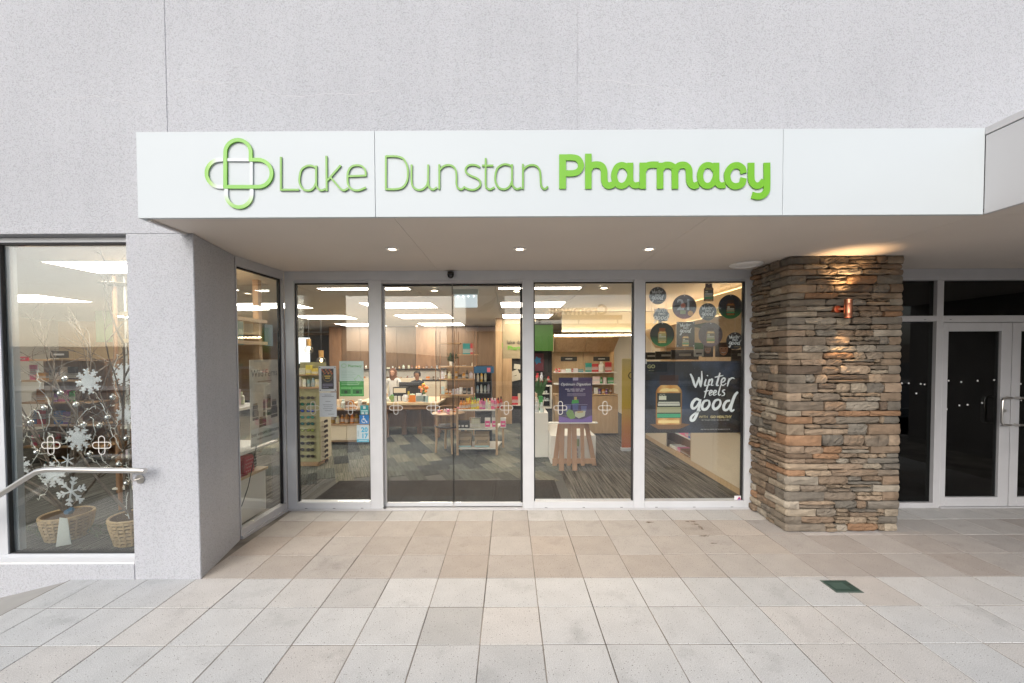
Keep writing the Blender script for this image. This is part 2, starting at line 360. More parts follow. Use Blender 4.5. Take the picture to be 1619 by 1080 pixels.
# ---------------- the rendered building above and left
XL_ = -2.656
wall = thing('shop_building', 'lilac grey textured render building wall above and left of the shop', 'building', (0, WY, 0))
WT = .24
def wpanel(x0, x1, z0, z1, y0=WY, y1=WY+WT): return bx(x0, x1, y0, y1, z0, z1).build('wall_panel', M_RENDER, wall, bevel=.0025)
wpanel(-14, -2.7400, ZS, 8.2); wpanel(-2.7368, .5552, ZS+.056, 8.2); bx(-2.739, XL_, WY, WY+WT, ZS, ZS+.0555).build('wall_panel', M_RENDER, wall); wpanel(.5580, 14, ZS+.056, 8.2)
bx(-14, 14, WY+.005, WY+WT-.01, ZS+.06, 8.19).build('wall_backing', mat('joint_seal', (.46,.465,.49), .8), wall)
# column between the window and the recess (its right face splays slightly)
c = MB(); zt = ZS-.001
pts = [(-3.102, WY), (-2.552, WY), (-2.704, 4.16), (-2.86, 4.16), (-2.86, WY+WT), (-3.102, WY+WT)]
c.add([(x,y,-1.2) for x,y in pts]+[(x,y,zt) for x,y in pts], [tuple(range(6)), tuple(reversed(range(6,12)))]+[(i,(i+1)%6,6+(i+1)%6,6+i) for i in range(6)])
c.build('column', M_RENDER, wall, bevel=.006)
wpanel(-14, -3.104, -1.6, .125)                       # plinth wall under the window
wpanel(-14, -7.0, .127, ZS-.002)
bx(-7.0, -3.104, WY+.004, WY+.14, .126, .142).build('window_sill', mat('white_paint', (.74,.74,.75), .6), wall)
# hairline cracks in the render: wandering raised efflorescence lines
crk = mat('lime_bloom', (.54, .54, .56), .9); rc = random.Random(11)
def crack(pts, w=.006):
    P = smooth_path([(at(x, y, Y=WY).x, at(x, y, Y=WY).z) for x, y in pts], 9)
    P = [(p.x, p.y+rc.uniform(-.006,.006)) for p in P]
    MB().ribbon(P, [w*rc.uniform(.3,1.1) for _ in P], WY-.0015, WY+.001).build('crack', crk, wall)
crack([(75,155),(95,157),(125,154),(160,152),(185,160),(215,163),(245,167)])
crack([(266,131),(285,126),(310,128),(345,132),(385,129),(405,136),(440,150),(480,153),(520,148),(560,150),(600,143)])
crack([(915,131),(960,128),(1000,133),(1050,139),(1075,143)])
crack([(740,152),(790,147),(850,150),(905,152)], .004)

# ---------------- canopy: fascia panels, soffit, the part that turns towards the street
can = thing('canopy', 'white panelled box canopy projecting over the shop entrance', 'canopy', (0, FY, ZS))
xs = [XL, -.952, 1.958, XR]
for i in range(3):
    a, b2 = xs[i]+(.0015 if i else 0), xs[i+1]-.0015
    g = .0125*(1 if i == 2 else 0)
    m_ = MB(); m_.add([(a,FY,ZS-.004),(b2,FY,ZS-.004),(b2,FY,ZT),(a,FY,ZT),(a,FY+.03,ZS-.004),(b2,FY+.03,ZS-.004),(b2,FY+.03,ZT),(a,FY+.03,ZT)],
        [(0,1,2,3),(7,6,5,4),(1,5,6,2),(0,3,7,4),(3,2,6,7),(0,4,5,1)])
    m_.build('fascia_panel', M_FASCIA, can, bevel=.0015)
bx(XL, 9, FY+.032, WY-.002, ZT-.03, ZT-.005).build('canopy_top', M_FASCIA, can)
bx(XL, XL+.03, FY+.032, WY-.002, ZS-.004, ZT-.032).build('fascia_end', M_FASCIA, can)
# right part, towards the street
M_FAS2 = mat('pale_panel', (.50,.495,.50), .45)
bx(XR, XR+.03, 1.2, FY-.002, ZS-.004, ZT-.055).build('side_fascia', M_FAS2, can, bevel=.0015)
bx(XR-.006, XR+.03, 1.2, FY-.002, ZT-.05, ZT).build('cap_flashing', M_FAS2, can, bevel=.002)
bx(XR+.032, 9, 1.2, FY+.03, ZT-.03, ZT-.005).build('canopy_top', M_FAS2, can)
bx(XR, 9, 1.17, 1.198, ZS-.004, ZT).build('side_fascia', M_FAS2, can)
# soffit boards with fine joints
def soffit(x0, x1, y0, y1): bx(x0, x1, y0, y1, ZS, ZS+.02).build('soffit_board', M_SOFFIT, can)
e = .0015
soffit(-2.90, XL+.03-e, WY+WT+.002, SY+.05); soffit(XL+.03, -.83-e, FY+.031, SY+.05); soffit(-.83+e, 1.45-e, FY+.031, SY+.05); soffit(1.45+e, 3.39-e, FY+.031, SY+.05)
soffit(3.39+e, 6.2-e, FY+.031, SY+.05); soffit(6.2+e, 9, FY+.031, SY+.05); soffit(XR+.032, 6.2-e, 1.2, FY+.031-2*e); soffit(6.2+e, 9, 1.2, FY+.031-2*e)
bx(XL+.012, 9, FY+.04, SY+.05, ZS+.03, ZS+.05).build('soffit_backing', M_BLACK, can)
bx(XR+.04, 9, 1.2, FY+.03, ZS+.03, ZS+.05).build('soffit_backing', M_BLACK, can)
bx(XL+.032, XL+.06, FY+.04, WY-.002, ZS-.018, ZS-.002).build('soffit_trim', M_ALUD, can)

# unseen wall on the right, added to darken the door glass and covered way
wing = thing('shading_wing', 'unseen dark wall added to darken the covered way and door glass', 'building', (8.6, 2, 0))
bx(8.4, 8.7, 1.2, 5.2, -.2, ZS-.002).build('blocker_wall', mat('blocker_dark', (.16,.15,.145), .7, nscale=3, namp=.2), wing)

# ---------------- ledgestone pillar
pil = thing('stone_pillar', 'rustic brown and grey schist ledgestone pillar right of the shop window', 'pillar', (3.45, 4.6, 0))
PX0, PX1, PY0, PY1 = 2.85, 4.02, 4.285, 4.965
bx(PX0+.055, PX1-.05, PY0+.055, PY1, 0, ZS-.002).build('mortar_core', mat('dark_mortar', (.035,.03,.025), .95), pil)
rk = random.Random(21)
PAL = [(0.175, 0.126, 0.087), (0.175, 0.126, 0.087), (0.195, 0.145, 0.102), (0.173, 0.14, 0.107), (0.173, 0.14, 0.107), (0.183, 0.155, 0.122), (0.165, 0.145, 0.12), (0.146, 0.128, 0.105), (0.232, 0.138, 0.08), (0.257, 0.195, 0.138), (0.238, 0.185, 0.132), (0.279, 0.234, 0.177), (0.119, 0.089, 0.066), (0.209, 0.156, 0.111), (0.151, 0.135, 0.112), (0.262, 0.229, 0.184)]
def stone_mesh(l, h, d, long_side='front', nx=None):
    """a split stone: rough front at y=0 (towards -Y), body behind it"""
    nx = nx or max(4, min(8, int(l/.05)+3)); nz = 4; g = .0042; vs = []; fs = []
    tl, tr = rk.uniform(-.009,.009), rk.uniform(-.009,.009)
    for k in range(nz+1):
        for i in range(nx+1):
            u, v = i/nx, k/nz; edge = (i in (0,nx)) or (k in (0,nz)); cor = (i in (0,nx)) and (k in (0,nz))
            y = rk.uniform(-.011,.005) if not edge else rk.uniform(.002,.011)
            if cor: y = rk.uniform(.012,.022)
            x = g+(l-2*g)*u + ((tl*(v-.5)*2) if i==0 else (tr*(v-.5)*2) if i==nx else rk.uniform(-.006,.006)*min(1,l/.15))
            if cor: x += .006*(1 if i==0 else -1)
            z = g+(h-2*g)*v + (rk.uniform(-.0045,.0045) if k in (0,nz) else rk.uniform(-.003,.003))*min(1, h/.05)
            if cor: z += .004*(1 if k==0 else -1)
            vs.append((x, y, z))
    n0 = len(vs)
    ring = [i for i in range(nx+1)]+[(nx+1)*k+nx for k in range(1,nz+1)]+[(nx+1)*nz+i for i in range(nx-1,-1,-1)]+[(nx+1)*k for k in range(nz-1,0,-1)]
    for i in ring:
        vs.append((vs[i][0], d, vs[i][2]))
    for k in range(nz):
        for i in range(nx): a = k*(nx+1)+i; fs.append((a, a+1, a+nx+2, a+nx+1))
    R = len(ring)
    for q in range(R): fs.append((ring[(q+1)%R], ring[q], n0+q, n0+(q+1)%R))
    fs.append(tuple(n0+q for q in range(R)))
    return MB().add(vs, fs)
specs = []   # (area, MB in place, colour)
def put_stone(face, s0, s1, z0, z1, depth):
    """face 'front': s runs along X at y=PY0; 'side': s runs along Y (from the corner back) at x=PX0"""
    out = rk.uniform(-.018, .014); sm_ = stone_mesh(s1-s0, z1-z0, depth); V = []
    for x, y, z in sm_.v:
        y += out
        if face == 'front': V.append((s0+x, PY0+y, z0+z))
        elif face == 'side': V.append((PX0+y, s1-x, z0+z))
        else: V.append((PX1-y, s0+x, z0+z))
    m_ = MB(); m_.v = V; m_.f = sm_.f
    c = Vector(rk.choice(PAL))*rk.uniform(.85,1.2); specs.append(((s1-s0)*(z1-z0), m_, c))
def corner_stone(a, b_, z0, z1, right=False):
    """a stone that turns the corner: rough front face of length a, rough flank of length b"""
    out = rk.uniform(-.010,.010); m_ = MB(); nx, nz, ny = 4, 3, 3; c = Vector(rk.choice(PAL))*rk.uniform(.85,1.2)
    # path round the corner in plan: back of flank -> corner -> end of front
    plan = [(PX0, PY0+b_-.003), (PX0, PY0+b_*.66), (PX0, PY0+b_*.33), (PX0+.001, PY0+.022), (PX0+.022, PY0+.001), (PX0+a*.33+.01, PY0), (PX0+a*.66, PY0), (PX0+a-.003, PY0)]
    vs = []
    for k in range(nz+1):
        for i, (x, y) in enumerate(plan):
            e_ = (k in (0,nz)) or i in (0, len(plan)-1); q = rk.uniform(.002,.012) if e_ else rk.uniform(-.008,.005)
            q += out
            if i < 4: x += q
            if i > 3: y += q
            vs.append((x, y, z0+.004+(z1-z0-.008)*k/nz+rk.uniform(-.003,.003)))
    n = len(plan); fs = [(k*n+i, k*n+i+1, (k+1)*n+i+1, (k+1)*n+i) for k in range(nz) for i in range(n-1)]
    # inner faces
    t = len(vs); inn = [(PX0+.09, PY0+b_-.003), (PX0+.09, PY0+.09), (PX0+a-.003, PY0+.09)]
    for zz in (z0+.003, z1-.003): vs += [(x,y,zz) for x,y in inn]
    fs += [tuple(list(range(n))+[t+2,t+1,t]), tuple(list(range(n*nz, n*nz+n))[::-1]+[t+3,t+4,t+5])]
    fs += [(0,)+tuple(n*k for k in range(1,nz+1))+(t+3,t), tuple(n*k+n-1 for k in range(nz,-1,-1))+(t+2,t+5), (t,t+1,t+4,t+3), (t+1,t+2,t+5,t+4)]
    if right: vs = [(PX0+PX1-x, y, z) for x, y, z in vs]
    m_.add(vs, fs); specs.append(((a+b_)*(z1-z0), m_, c))
def run(face, s, end, z0, z1):
    while end-s > .03:
        l = rk.choice((rk.uniform(.10,.2), rk.uniform(.18,.34), rk.uniform(.24,.46)))
        if end-s-l < .07: l = end-s
        l = min(l, .46) if end-s > .5 else l
        h = z1-z0
        if h > .062 and rk.random() < .30:
            f_ = rk.uniform(.35,.65); zm = z0+h*f_
            put_stone(face, s, s+l, z0, zm, .1)
            if l > .22 and rk.random() < .5:
                q = s+l*rk.uniform(.35,.65); put_stone(face, s, q, zm, z1, .1); put_stone(face, q, s+l, zm, z1, .1)
            else: put_stone(face, s, s+l, zm, z1, .1)
        else:
            put_stone(face, s, s+l, z0+rk.uniform(-.004,.004), z1+rk.uniform(-.004,.004), .1)
        s += l
z = .002; turn = 0
while z < ZS-.03:
    h = rk.choice((rk.uniform(.05,.07), rk.uniform(.065,.09), rk.uniform(.08,.12)))
    if ZS-.003-(z+h) < .045: h = ZS-.003-z
    a, b_ = (rk.uniform(.26,.44), rk.uniform(.12,.2)) if turn % 2 == 0 else (rk.uniform(.13,.2), rk.uniform(.24,.4))
    corner_stone(a, b_, z, z+h)
    a2, b2 = (rk.uniform(.13,.2), rk.uniform(.24,.4)) if turn % 2 == 0 else (rk.uniform(.2,.34), rk.uniform(.12,.2))
    corner_stone(a2, b2, z, z+h, True)
    run('front', PX0+a, PX1-a2+rk.uniform(-.002,.002), z, z+h)
    run('side', PY0+b_, PY1, z, z+h)
    put_stone('right', PY0+b2, PY1, z, z+h, .1)
    z += h; turn += 1
specs.sort(key=lambda t: -t[0])
for ar, m_, c in specs[:300]: m_.build('stone', M_STONE, pil, c)
if len(specs) > 300:
    b = MB()
    for ar, m_, c in specs[300:]: b.add(m_.v, m_.f)
    b.build('small_stones', M_STONE, pil, (.22,.17,.12), kind='stuff')

# ================================================================== shopfront
front = thing('shopfront', 'silver aluminium framed glass shopfront set back under the canopy', 'shopfront', (.1, SY, 0))
D0, D1 = SY, SY+.10
def fr(name, x0, x1, z0, z1, parent=front, y0=D0, y1=D1, m=M_ALU, bevel=.002): return bx(x0, x1, y0, y1, z0, z1).build(name, m, parent, bevel=bevel)
fr('head_rail', -2.645, 2.89, 2.725, ZS-.001); fr('corner_post', -2.645, -2.536, 0, 2.724)
fr('mullion', -1.655, -1.507, .0, 2.724); fr('mullion', .159, .292, 0, 2.724); fr('mullion', 1.477, 1.607, 0, 2.724); fr('jamb', 2.793, 2.90, 0, 2.724)
for x0, x1 in ((-2.535, -1.656), (.293, 1.476), (1.608, 2.792)): 
    fr('bottom_rail', x0, x1, .0, .092); fr('head_bead', x0, x1, 2.702, 2.724, y0=D0+.02, y1=D1)
    bx(x0, x1, SY+.045, SY+.055, .093, 2.701).build('glass_pane', M_GLASS, front)
    for xx in (x0+.001, x1-.013): bx(xx, xx+.012, SY+.028, SY+.072, .093, 2.70).build('gasket', M_RUB, front)
    bx(x0+.013, x1-.013, SY+.030, SY+.070, 2.688, 2.70).build('gasket', M_RUB, front)
    for t in (.12, .5, .88):   # drainage slots in the bottom rail
        xx = x0+(x1-x0)*t; bx(xx-.015, xx+.015, SY-.0012, SY+.01, .018, .023).build('weep_slot', M_BLACK, front)
bx(-2.645, 2.90, SY-.028, SY-.002, 0, .014).build('threshold', M_ALUD, front)
# sliding doors
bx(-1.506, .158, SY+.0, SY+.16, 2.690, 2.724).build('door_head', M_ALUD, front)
for i, (x0, x1, col_) in enumerate(((-1.505, -.678, 'left'), (-.672, .157, 'right'))):
    d = thing('sliding_door', ('frameless glass sliding door leaf nearer the sunglasses stand' if i == 0 else 'frameless glass sliding door leaf nearer the purple poster'), 'door', ((x0+x1)/2, SY+.08, .02), 'automatic sliding door leaves')
    bx(x0, x1, SY+.075, SY+.085, .062, 2.668).build('glass_pane', M_GLASS, d)
    bx(x0, x1, SY+.062, SY+.098, .016, .061).build('bottom_rail', M_ALU, d, bevel=.002)
    bx(x0, x1, SY+.062, SY+.098, 2.669, 2.689).build('top_rail', M_RUB, d)
    xe_ = x1-.004 if i == 0 else x0; bx(xe_, xe_+.004, SY+.072, SY+.088, .062, 2.668).build('edge_seal', M_RUB, d)
    xs_ = x0 if i == 0 else x1-.022
    bx(xs_, xs_+.022, SY+.064, SY+.096, .062, 2.668).build('stile', M_ALUD if i == 0 else M_RUB, d)
bx(-1.506, .158, SY+.0, SY+.13, .0, .012).build('door_track', M_STEEL, front)
# door sensor
s_ = thing('door_sensor', 'small black dome sensor fixed over the sliding doors', 'sensor', (-.68, SY, 2.78))
MB().lathe([(.012,.035),(.036,.030),(.040,.0),(.034,-.025),(.018,-.042),(.004,-.046)], (-.679, SY-.03, 2.785), 16).build('dome', mat('black_gloss', (.01,.01,.011), .15), s_, smooth=True)
bx(-.70, -.658, SY-.03, SY, 2.79, 2.818).build('bracket', M_BLACK, s_)

# side glazing of the recess, left
sw = thing('recess_window', 'tall side window of the entrance recess with metal frame', 'window', (-2.648, SY-.002, 0))
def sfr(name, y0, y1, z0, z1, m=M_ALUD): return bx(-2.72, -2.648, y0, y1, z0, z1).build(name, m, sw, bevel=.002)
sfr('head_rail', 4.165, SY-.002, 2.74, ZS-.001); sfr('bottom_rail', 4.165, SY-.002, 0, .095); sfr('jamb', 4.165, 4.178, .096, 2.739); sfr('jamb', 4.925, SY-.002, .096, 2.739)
bx(-2.695, -2.685, 4.179, 4.924, .097, 2.738).build('glass_pane', M_GLASS, sw)
bx(-2.705, -2.675, 4.905, 4.923, .097, 2.738).build('gasket', M_RUB, sw); bx(-2.705, -2.675, 4.203, 4.904, 2.722, 2.738).build('gasket', M_RUB, sw)
bx(-2.646, -2.625, 4.165, SY-.03, 0, .03).build('threshold', M_ALUD, sw)

sw.rotation_euler.z = -.066      # the return is slightly splayed

# left display window
lw = thing('display_window', 'large display window with silver frame left of the column', 'window', (-3.7, WY+.1, .14))
y0, y1 = WY+.085, WY+.15
bx(-7.0, -3.105, y0, y1, 2.79, ZS-.004).build('head_rail', M_ALU, lw, bevel=.002)
bx(-7.0, -3.105, y0, y1, .143, .172).build('bottom_rail', M_ALU, lw, bevel=.002)
bx(-4.36, -4.245, y0, y1, .173, 2.789).build('mullion', M_ALU, lw, bevel=.002)
for x0, x1 in ((-6.99, -4.361), (-4.244, -3.106)):
    bx(x0, x1, y0+.046, y0+.054, .174, 2.773).build('glass_pane', M_GLASSW, lw)      # double glazed
    bx(x0, x1, y0+.03, y0+.04, .174, 2.788).build('glass_pane', M_GLASSW, lw)
    bx(x0, x0+.007, y0+.012, y0+.043, .174, 2.788).build('gasket', M_RUB, lw); bx(x0, x0+.028, y0+.06, y0+.11, .174, 2.773).build('inner_bead', M_ALU, lw); bx(x0+.02, x1, y0+.012, y0+.055, 2.774, 2.788).build('gasket', M_RUB, lw); bx(x0+.02, x1, y0+.012, y0+.055, .174, .182).build('gasket', M_RUB, lw)

# dark double doors right of the pillar
dd = thing('entrance_glazing', 'silver framed dark glazing with transom right of the stone pillar', 'shopfront', (5.4, SY, 0))
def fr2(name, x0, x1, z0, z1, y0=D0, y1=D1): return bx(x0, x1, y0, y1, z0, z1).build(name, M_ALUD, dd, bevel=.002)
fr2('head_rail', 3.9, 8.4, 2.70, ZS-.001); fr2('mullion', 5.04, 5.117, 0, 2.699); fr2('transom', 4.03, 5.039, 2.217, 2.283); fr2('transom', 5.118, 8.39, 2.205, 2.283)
fr2('bottom_rail', 4.03, 5.039, 0, .06); fr2('threshold', 5.118, 8.39, 0, .012, D0-.02)
for x0, x1, z0, z1 in ((4.03, 5.039, .061, 2.216), (4.03, 5.039, 2.284, 2.699), (5.118, 8.39, 2.284, 2.699), (6.76, 8.39, .013, 2.204)):
    bx(x0, x1, SY+.045, SY+.055, z0, z1).build('glass_pane', M_GLASSD, dd)
for t in (4.3, 4.9, 5.2): bx(t-.012, t+.012, SY-.0012, SY+.01, 2.235, 2.24).build('weep_slot', M_BLACK, dd)
dots = [[(1426,606),(1437,606),(1456,607),(1462,608),(1424,618),(1449,622)], [(1500,602),(1520,604),(1546,602),(1572,601),(1497,647),(1517,641),(1530,640),(1553,637)], [(1614,607),(1615,633)]]
def dotset(parent, lst):
    q = .011; me = MB().add([(-q,0,-.4*q),(.4*q,0,-q),(q,0,.4*q),(-.4*q,0,q),(-q,.0035,-.4*q),(.4*q,.0035,-q),(q,.0035,.4*q),(-.4*q,.0035,q)], [(0,1,2,3),(7,6,5,4),(0,4,5,1),(1,5,6,2),(2,6,7,3),(3,7,4,0)]).mesh('safety_dot')
    for px, py in lst:
        p = at(px, py, Y=SY+.031); place(me, 'safety_dot', mat('white_vinyl', (.75,.75,.75), .5), parent, loc=p)
dotset(dd, dots[0])
for i, (x0, x1) in enumerate(((5.122, 5.935), (5.945, 6.755))):
    d = thing('entrance_door', ('silver framed dark glass door leaf beside the sidelight' if i == 0 else 'silver framed dark glass door leaf cut by the photo edge'), 'door', ((x0+x1)/2, SY, .015), 'double entrance doors')
    def f3(name, a, b_, z0, z1): return bx(a, b_, SY+.005, SY+.075, z0, z1).build(name, M_ALUD, d, bevel=.002)
    sl_, sr_ = (.065, .12) if i == 0 else (.10, .08)
    f3('stile', x0, x0+sl_, .016, 2.20); f3('stile', x1-sr_, x1, .016, 2.20); f3('top_rail', x0+sl_+.001, x1-sr_-.001, 2.10, 2.20); f3('bottom_rail', x0+sl_+.001, x1-sr_-.001, .016, .125)
    bx(x0+sl_, x1-sr_, SY+.035, SY+.045, .126, 2.099).build('glass_pane', M_GLASSD, d)
    dotset(d, dots[i+1])
    def pull(xa, xb, yf, ys):
        pts = [(xa, ys, 1.315), (xa, yf, 1.315), (xa+(xb-xa)*.5, yf, 1.315), (xb-(xb-xa)*.15, yf, 1.31), (xb, yf, 1.28), (xb, yf, 1.03), (xb-(xb-xa)*.15, yf, 1.0), (xa+(xb-xa)*.5, yf, .995), (xa, yf, .995), (xa, ys, .995)]
        MB().tube(pts, .0125, 10).build('pull_handle', M_STEEL, d, smooth=True)
    if i == 0: pull(5.885, 5.775, SY-.05, SY+.004); pull(5.875, 5.765, SY+.15, SY+.076)
    else: pull(5.985, 6.10, SY-.05, SY+.004)
    if i == 0:
        lk = MB().cyl((5.858, SY+.003, 1.16), (5.858, SY-.012, 1.16), .017, 14); lk.build('lock_cylinder', M_STEEL, d)

# handrail
hr = thing('handrail', 'round brushed steel handrail bending down beside the left window', 'handrail', (-3.1, WY-.08, .9))
HY = WY-.085
rail = MB(); rail.tube([(-2.915, HY, .925), (-3.6, HY, .938), (-3.70, HY, .938), (-3.78, HY, .925), (-3.86, HY, .88), (-5.6, HY, -.21)], .0215, 14)
rail.build('rail', M_STEEL, hr, smooth=True)
MB().tube([(-3.03, HY, .905), (-3.03, HY, .86), (-3.03, HY+.02, .84), (-3.03, WY-.008, .835)], .007, 8).build('bracket', M_STEEL, hr, smooth=True)
MB().cyl((-3.03, WY-.009, .835), (-3.03, WY, .835), .036, 18).build('wall_plate', M_STEEL, hr, smooth=True)

# drain lid
dr = thing('drain_lid', 'small dark green square access lid set into the pavers', 'drain lid', (2.62, 3.27, 0))
bx(2.512, 2.726, 3.185, 3.362, -.01, .0035).build('lid_frame', mat('green_iron_edge', (.10,.125,.11), .6), dr, bevel=.0012)
lid = bx(2.524, 2.714, 3.197, 3.35, .0036, .006).build('lid', mat('green_plastic', (.028,.062,.052), .55, nscale=30, namp=.25), dr, bevel=.001)
for yy in (3.235, 3.25, 3.265, 3.28, 3.295, 3.31): bx(2.545, 2.66, yy, yy+.006, .0061, .0075).build('rib', mat('green_worn', (.075,.12,.10), .5), lid)
MB().lathe([(.009,.0061),(.009,.0068)], (2.695, 3.29, 0), 12).build('lifting_hole', M_BLACK, lid)

# ---------------- canopy lights
def downlight(x, y, label, power=38):
    t = thing('downlight', label, 'light', (x, y, ZS), 'downlights in the soffit')
    MB().lathe([(.038,-.002),(.060,-.001),(.062,-.006),(.056,-.010),(.040,-.011),(.036,-.004)], (x, y, ZS), 24).build('trim_ring', mat('white_enamel', (.84,.82,.80), .35), t, smooth=True)
    MB().lathe([(.034,-.0035),(.034,-.0045)], (x, y, ZS), 20).build('lens', M_DL, t)
    l = bpy.data.lights.new('downlight_lamp', 'SPOT'); l.energy = power; l.color = (1, .72, .43); l.spot_size = radians(88); l.spot_blend = .8; l.shadow_soft_size = .035
    o = bpy.data.objects.new('downlight_lamp', l); COL.objects.link(o); o.location = (x, y, ZS-.02); adopt(o, t)
downlight(-1.084, 3.93, 'round soffit downlight nearest the sunglasses window')
downlight(.105, 3.95, 'round soffit downlight near the centre between its two companions')
downlight(1.319, 3.97, 'round soffit downlight nearest the stone pillar')
sp = thing('ceiling_vent', 'white oval ringed vent in the soffit beside the pillar', 'vent', (2.589, 4.688, ZS))
MB().lathe([(.085,-.002),(.165,-.001),(.168,-.010),(.155,-.020),(.120,-.024),(.105,-.012),(.1,-.006)], (2.62, 4.66, ZS), 32).build('rim', MATS['white_enamel'], sp, smooth=True)
MB().lathe([(.02,-.004),(.092,-.004),(.095,-.016),(.06,-.021),(.02,-.022)], (2.62, 4.66, ZS), 32).build('disc', MATS['white_enamel'], sp, smooth=True)

# copper up and down light on the pillar
L = at(1345, 487, Y=4.17); lx, lz = L.x, L.z
wl = thing('wall_light', 'copper tube up and down light on the stone pillar', 'wall light', (lx, PY0, lz))
MB().cyl((lx-.055, PY0+.03, lz), (lx-.055, PY0-.022, lz), .036, 20).build('wall_plate', M_COPPER, wl, smooth=True)
MB().cyl((lx-.055, PY0-.022, lz), (lx, PY0-.075, lz), .012, 10).build('arm', M_COPPER, wl, smooth=True)
b = MB(); yy = PY0-.085
b.lathe([(.028,-.088),(.034,-.09),(.034,-.05),(.0345,-.048),(.034,-.046),(.034,.05),(.0345,.052),(.034,.054),(.034,.09),(.028,.088),(.027,.06),(.0,.06),(.0,-.06),(.027,-.06)], (lx, yy, lz), 24)
b.f = b.f[:-2]; b.build('tube', M_COPPER, wl, smooth=True)
for sgn in (1, -1):
    MB().lathe([(.024, .066*sgn), (.024, .068*sgn)], (lx, yy, lz), 16).build('lens', M_DL, wl)
    l = bpy.data.lights.new('wall_lamp', 'SPOT'); l.energy = 15 if sgn > 0 else 20; l.color = (1, .63, .31); l.spot_size = radians(95 if sgn > 0 else 72); l.spot_blend = .9; l.shadow_soft_size = .02
    o = bpy.data.objects.new('wall_lamp', l); COL.objects.link(o); o.location = (lx, yy, lz+sgn*.095); o.rotation_euler = (pi-.0 if sgn > 0 else 0.12*-1, 0, 0); adopt(o, wl)

# ---------------- the sign
sign = thing('shop_sign', 'raised green letters and looped cross emblem on the white canopy', 'sign', (-.3, FY, 3.1))
def grad_mat(name, stops, axis, lo, hi):
    m = mat(name, (1,1,1), .35); n = m.node_tree.nodes; l = m.node_tree.links
    tc = n.new('ShaderNodeTexCoord'); sx = n.new('ShaderNodeSeparateXYZ'); l.new(tc.outputs['Object'], sx.inputs[0])
    mr = n.new('ShaderNodeMapRange'); l.new(sx.outputs[axis], mr.inputs[0]); mr.inputs['From Min'].default_value = lo; mr.inputs['From Max'].default_value = hi
    r = n.new('ShaderNodeValToRGB'); l.new(mr.outputs[0], r.inputs[0])
    while len(r.color_ramp.elements) < len(stops): r.color_ramp.elements.new(.5)
    for e_, (p, c) in zip(r.color_ramp.elements, stops): e_.position = p; e_.color = (*c, 1)
    l.new(r.outputs[0], n['Principled BSDF'].inputs['Base Color']); return m
G1 = (.12, .38, .025); G2 = (.145, .40, .012); GL = (.15, .44, .055); WHT = (.54, .575, .585)
M_G = mat('sign_green', G2, .4); M_GT = mat('sign_thin_green', (.15,.35,.045), .4)
SF = FY-.003
def sconv(o, s):    # crop pixel -> point on the fascia
    def f(p): q = at(o[0]+p[0]/s, o[1]+p[1]/s, Y=SF-.012); return (q.x, q.z)
    return f
KS = 4.59e-3
def letter(strokes, conv, w, m, depth=.009, name='letter', n=7):
    b = MB()
    for i, st in enumerate(strokes):
        pts = smooth_path([conv(p) for p in st], n) if len(st) > 2 else [Vector(conv(p)) for p in st]
        b.ribbon(pts, w[i] if isinstance(w, list) else w, SF-depth-.0005*i, SF-.0005*i)
    return b.build(name, m, sign)
cA = sconv((200,190), 3.373); cB = sconv((560,190), 3.373); cC = sconv((860,190), 4.0475)
a_ = lambda dx: [[(1010+dx,252),(985+dx,242),(960+dx,243),(932+dx,262),(921+dx,300),(922+dx,335),(940+dx,366),(968+dx,374),(994+dx,362),(1010+dx,330)], [(1010+dx,241),(1010+dx,335),(1017+dx,360),(1036+dx,373),(1060+dx,366)]]
TW = .0132
letter([[(821,194),(821,374)],[(821,370),(918,370)]], cA, TW, M_GT)
letter(a_(0), cA, TW, M_GT)
letter([[(1064,189),(1066,376)],[(1141,239),(1070,320)],[(1086,303),(1118,340),(1138,363),(1158,373),(1182,362)]], cA, TW, M_GT)
letter([[(1178,298),(1274,294)],[(1274,298),(1273,270),(1258,247),(1230,239),(1200,246),(1182,270),(1177,306),(1182,345),(1203,368),(1235,373),(1276,358)]], cA, TW, M_GT)
letter([[(168,188),(168,370)],[(168,191),(225,192),(262,206),(281,243),(286,280),(281,322),(260,355),(225,366),(168,367)]], cB, TW, M_GT)
letter([[(305,235),(305,320),(312,352),(335,369),(362,368),(384,350),(394,322)],[(394,235),(394,335),(402,359),(420,369),(441,357)]], cB, TW, M_GT)
letter([[(453,234),(453,368)],[(453,268),(472,247),(500,238),(526,245),(541,266),(545,300),(545,338),(553,360),(571,368),(588,356)]], cB, TW, M_GT)
letter([[(670,249),(645,238),(613,239),(595,256),(597,277),(618,293),(648,306),(668,320),(673,342),(660,360),(635,370),(606,366),(582,354)]], cB, TW, M_GT)
letter([[(701,201),(701,338),(708,360),(725,368),(748,357)],[(681,241),(742,241)]], cB, TW, M_GT)
letter([[(p[0]-168, p[1]-7) for p in st] for st in a_(0)], cB, TW, M_GT)
letter([[(900,232),(900,367)],[(900,266),(920,246),(946,238),(972,244),(989,265),(994,300),(996,338),(1003,358),(1018,366),(1033,352)]], cB, TW, M_GT)
PWD = .0485; PH_ = .0425
pa = lambda dx: [[(548+dx,318),(528+dx,294),(497+dx,286),(468+dx,300),(452+dx,338),(452+dx,370),(465+dx,404),(492+dx,419),(520+dx,412),(540+dx,390),(552+dx,360)], [(554+dx,271),(554+dx,375),(562+dx,402),(582+dx,416),(612+dx,412)]]
letter([[(120,217),(120,438)],[(118,237),(185,237),(222,250),(238,287),(222,324),(185,338),(118,338)]], cC, [PWD, PH_], M_G)
letter([[(285,213),(285,438)],[(287,318),(306,290),(338,283),(368,291),(385,320),(387,380),(397,408),(418,418),(448,408)]], cC, PWD*.95, M_G)
letter(pa(0), cC, PH_, M_G)
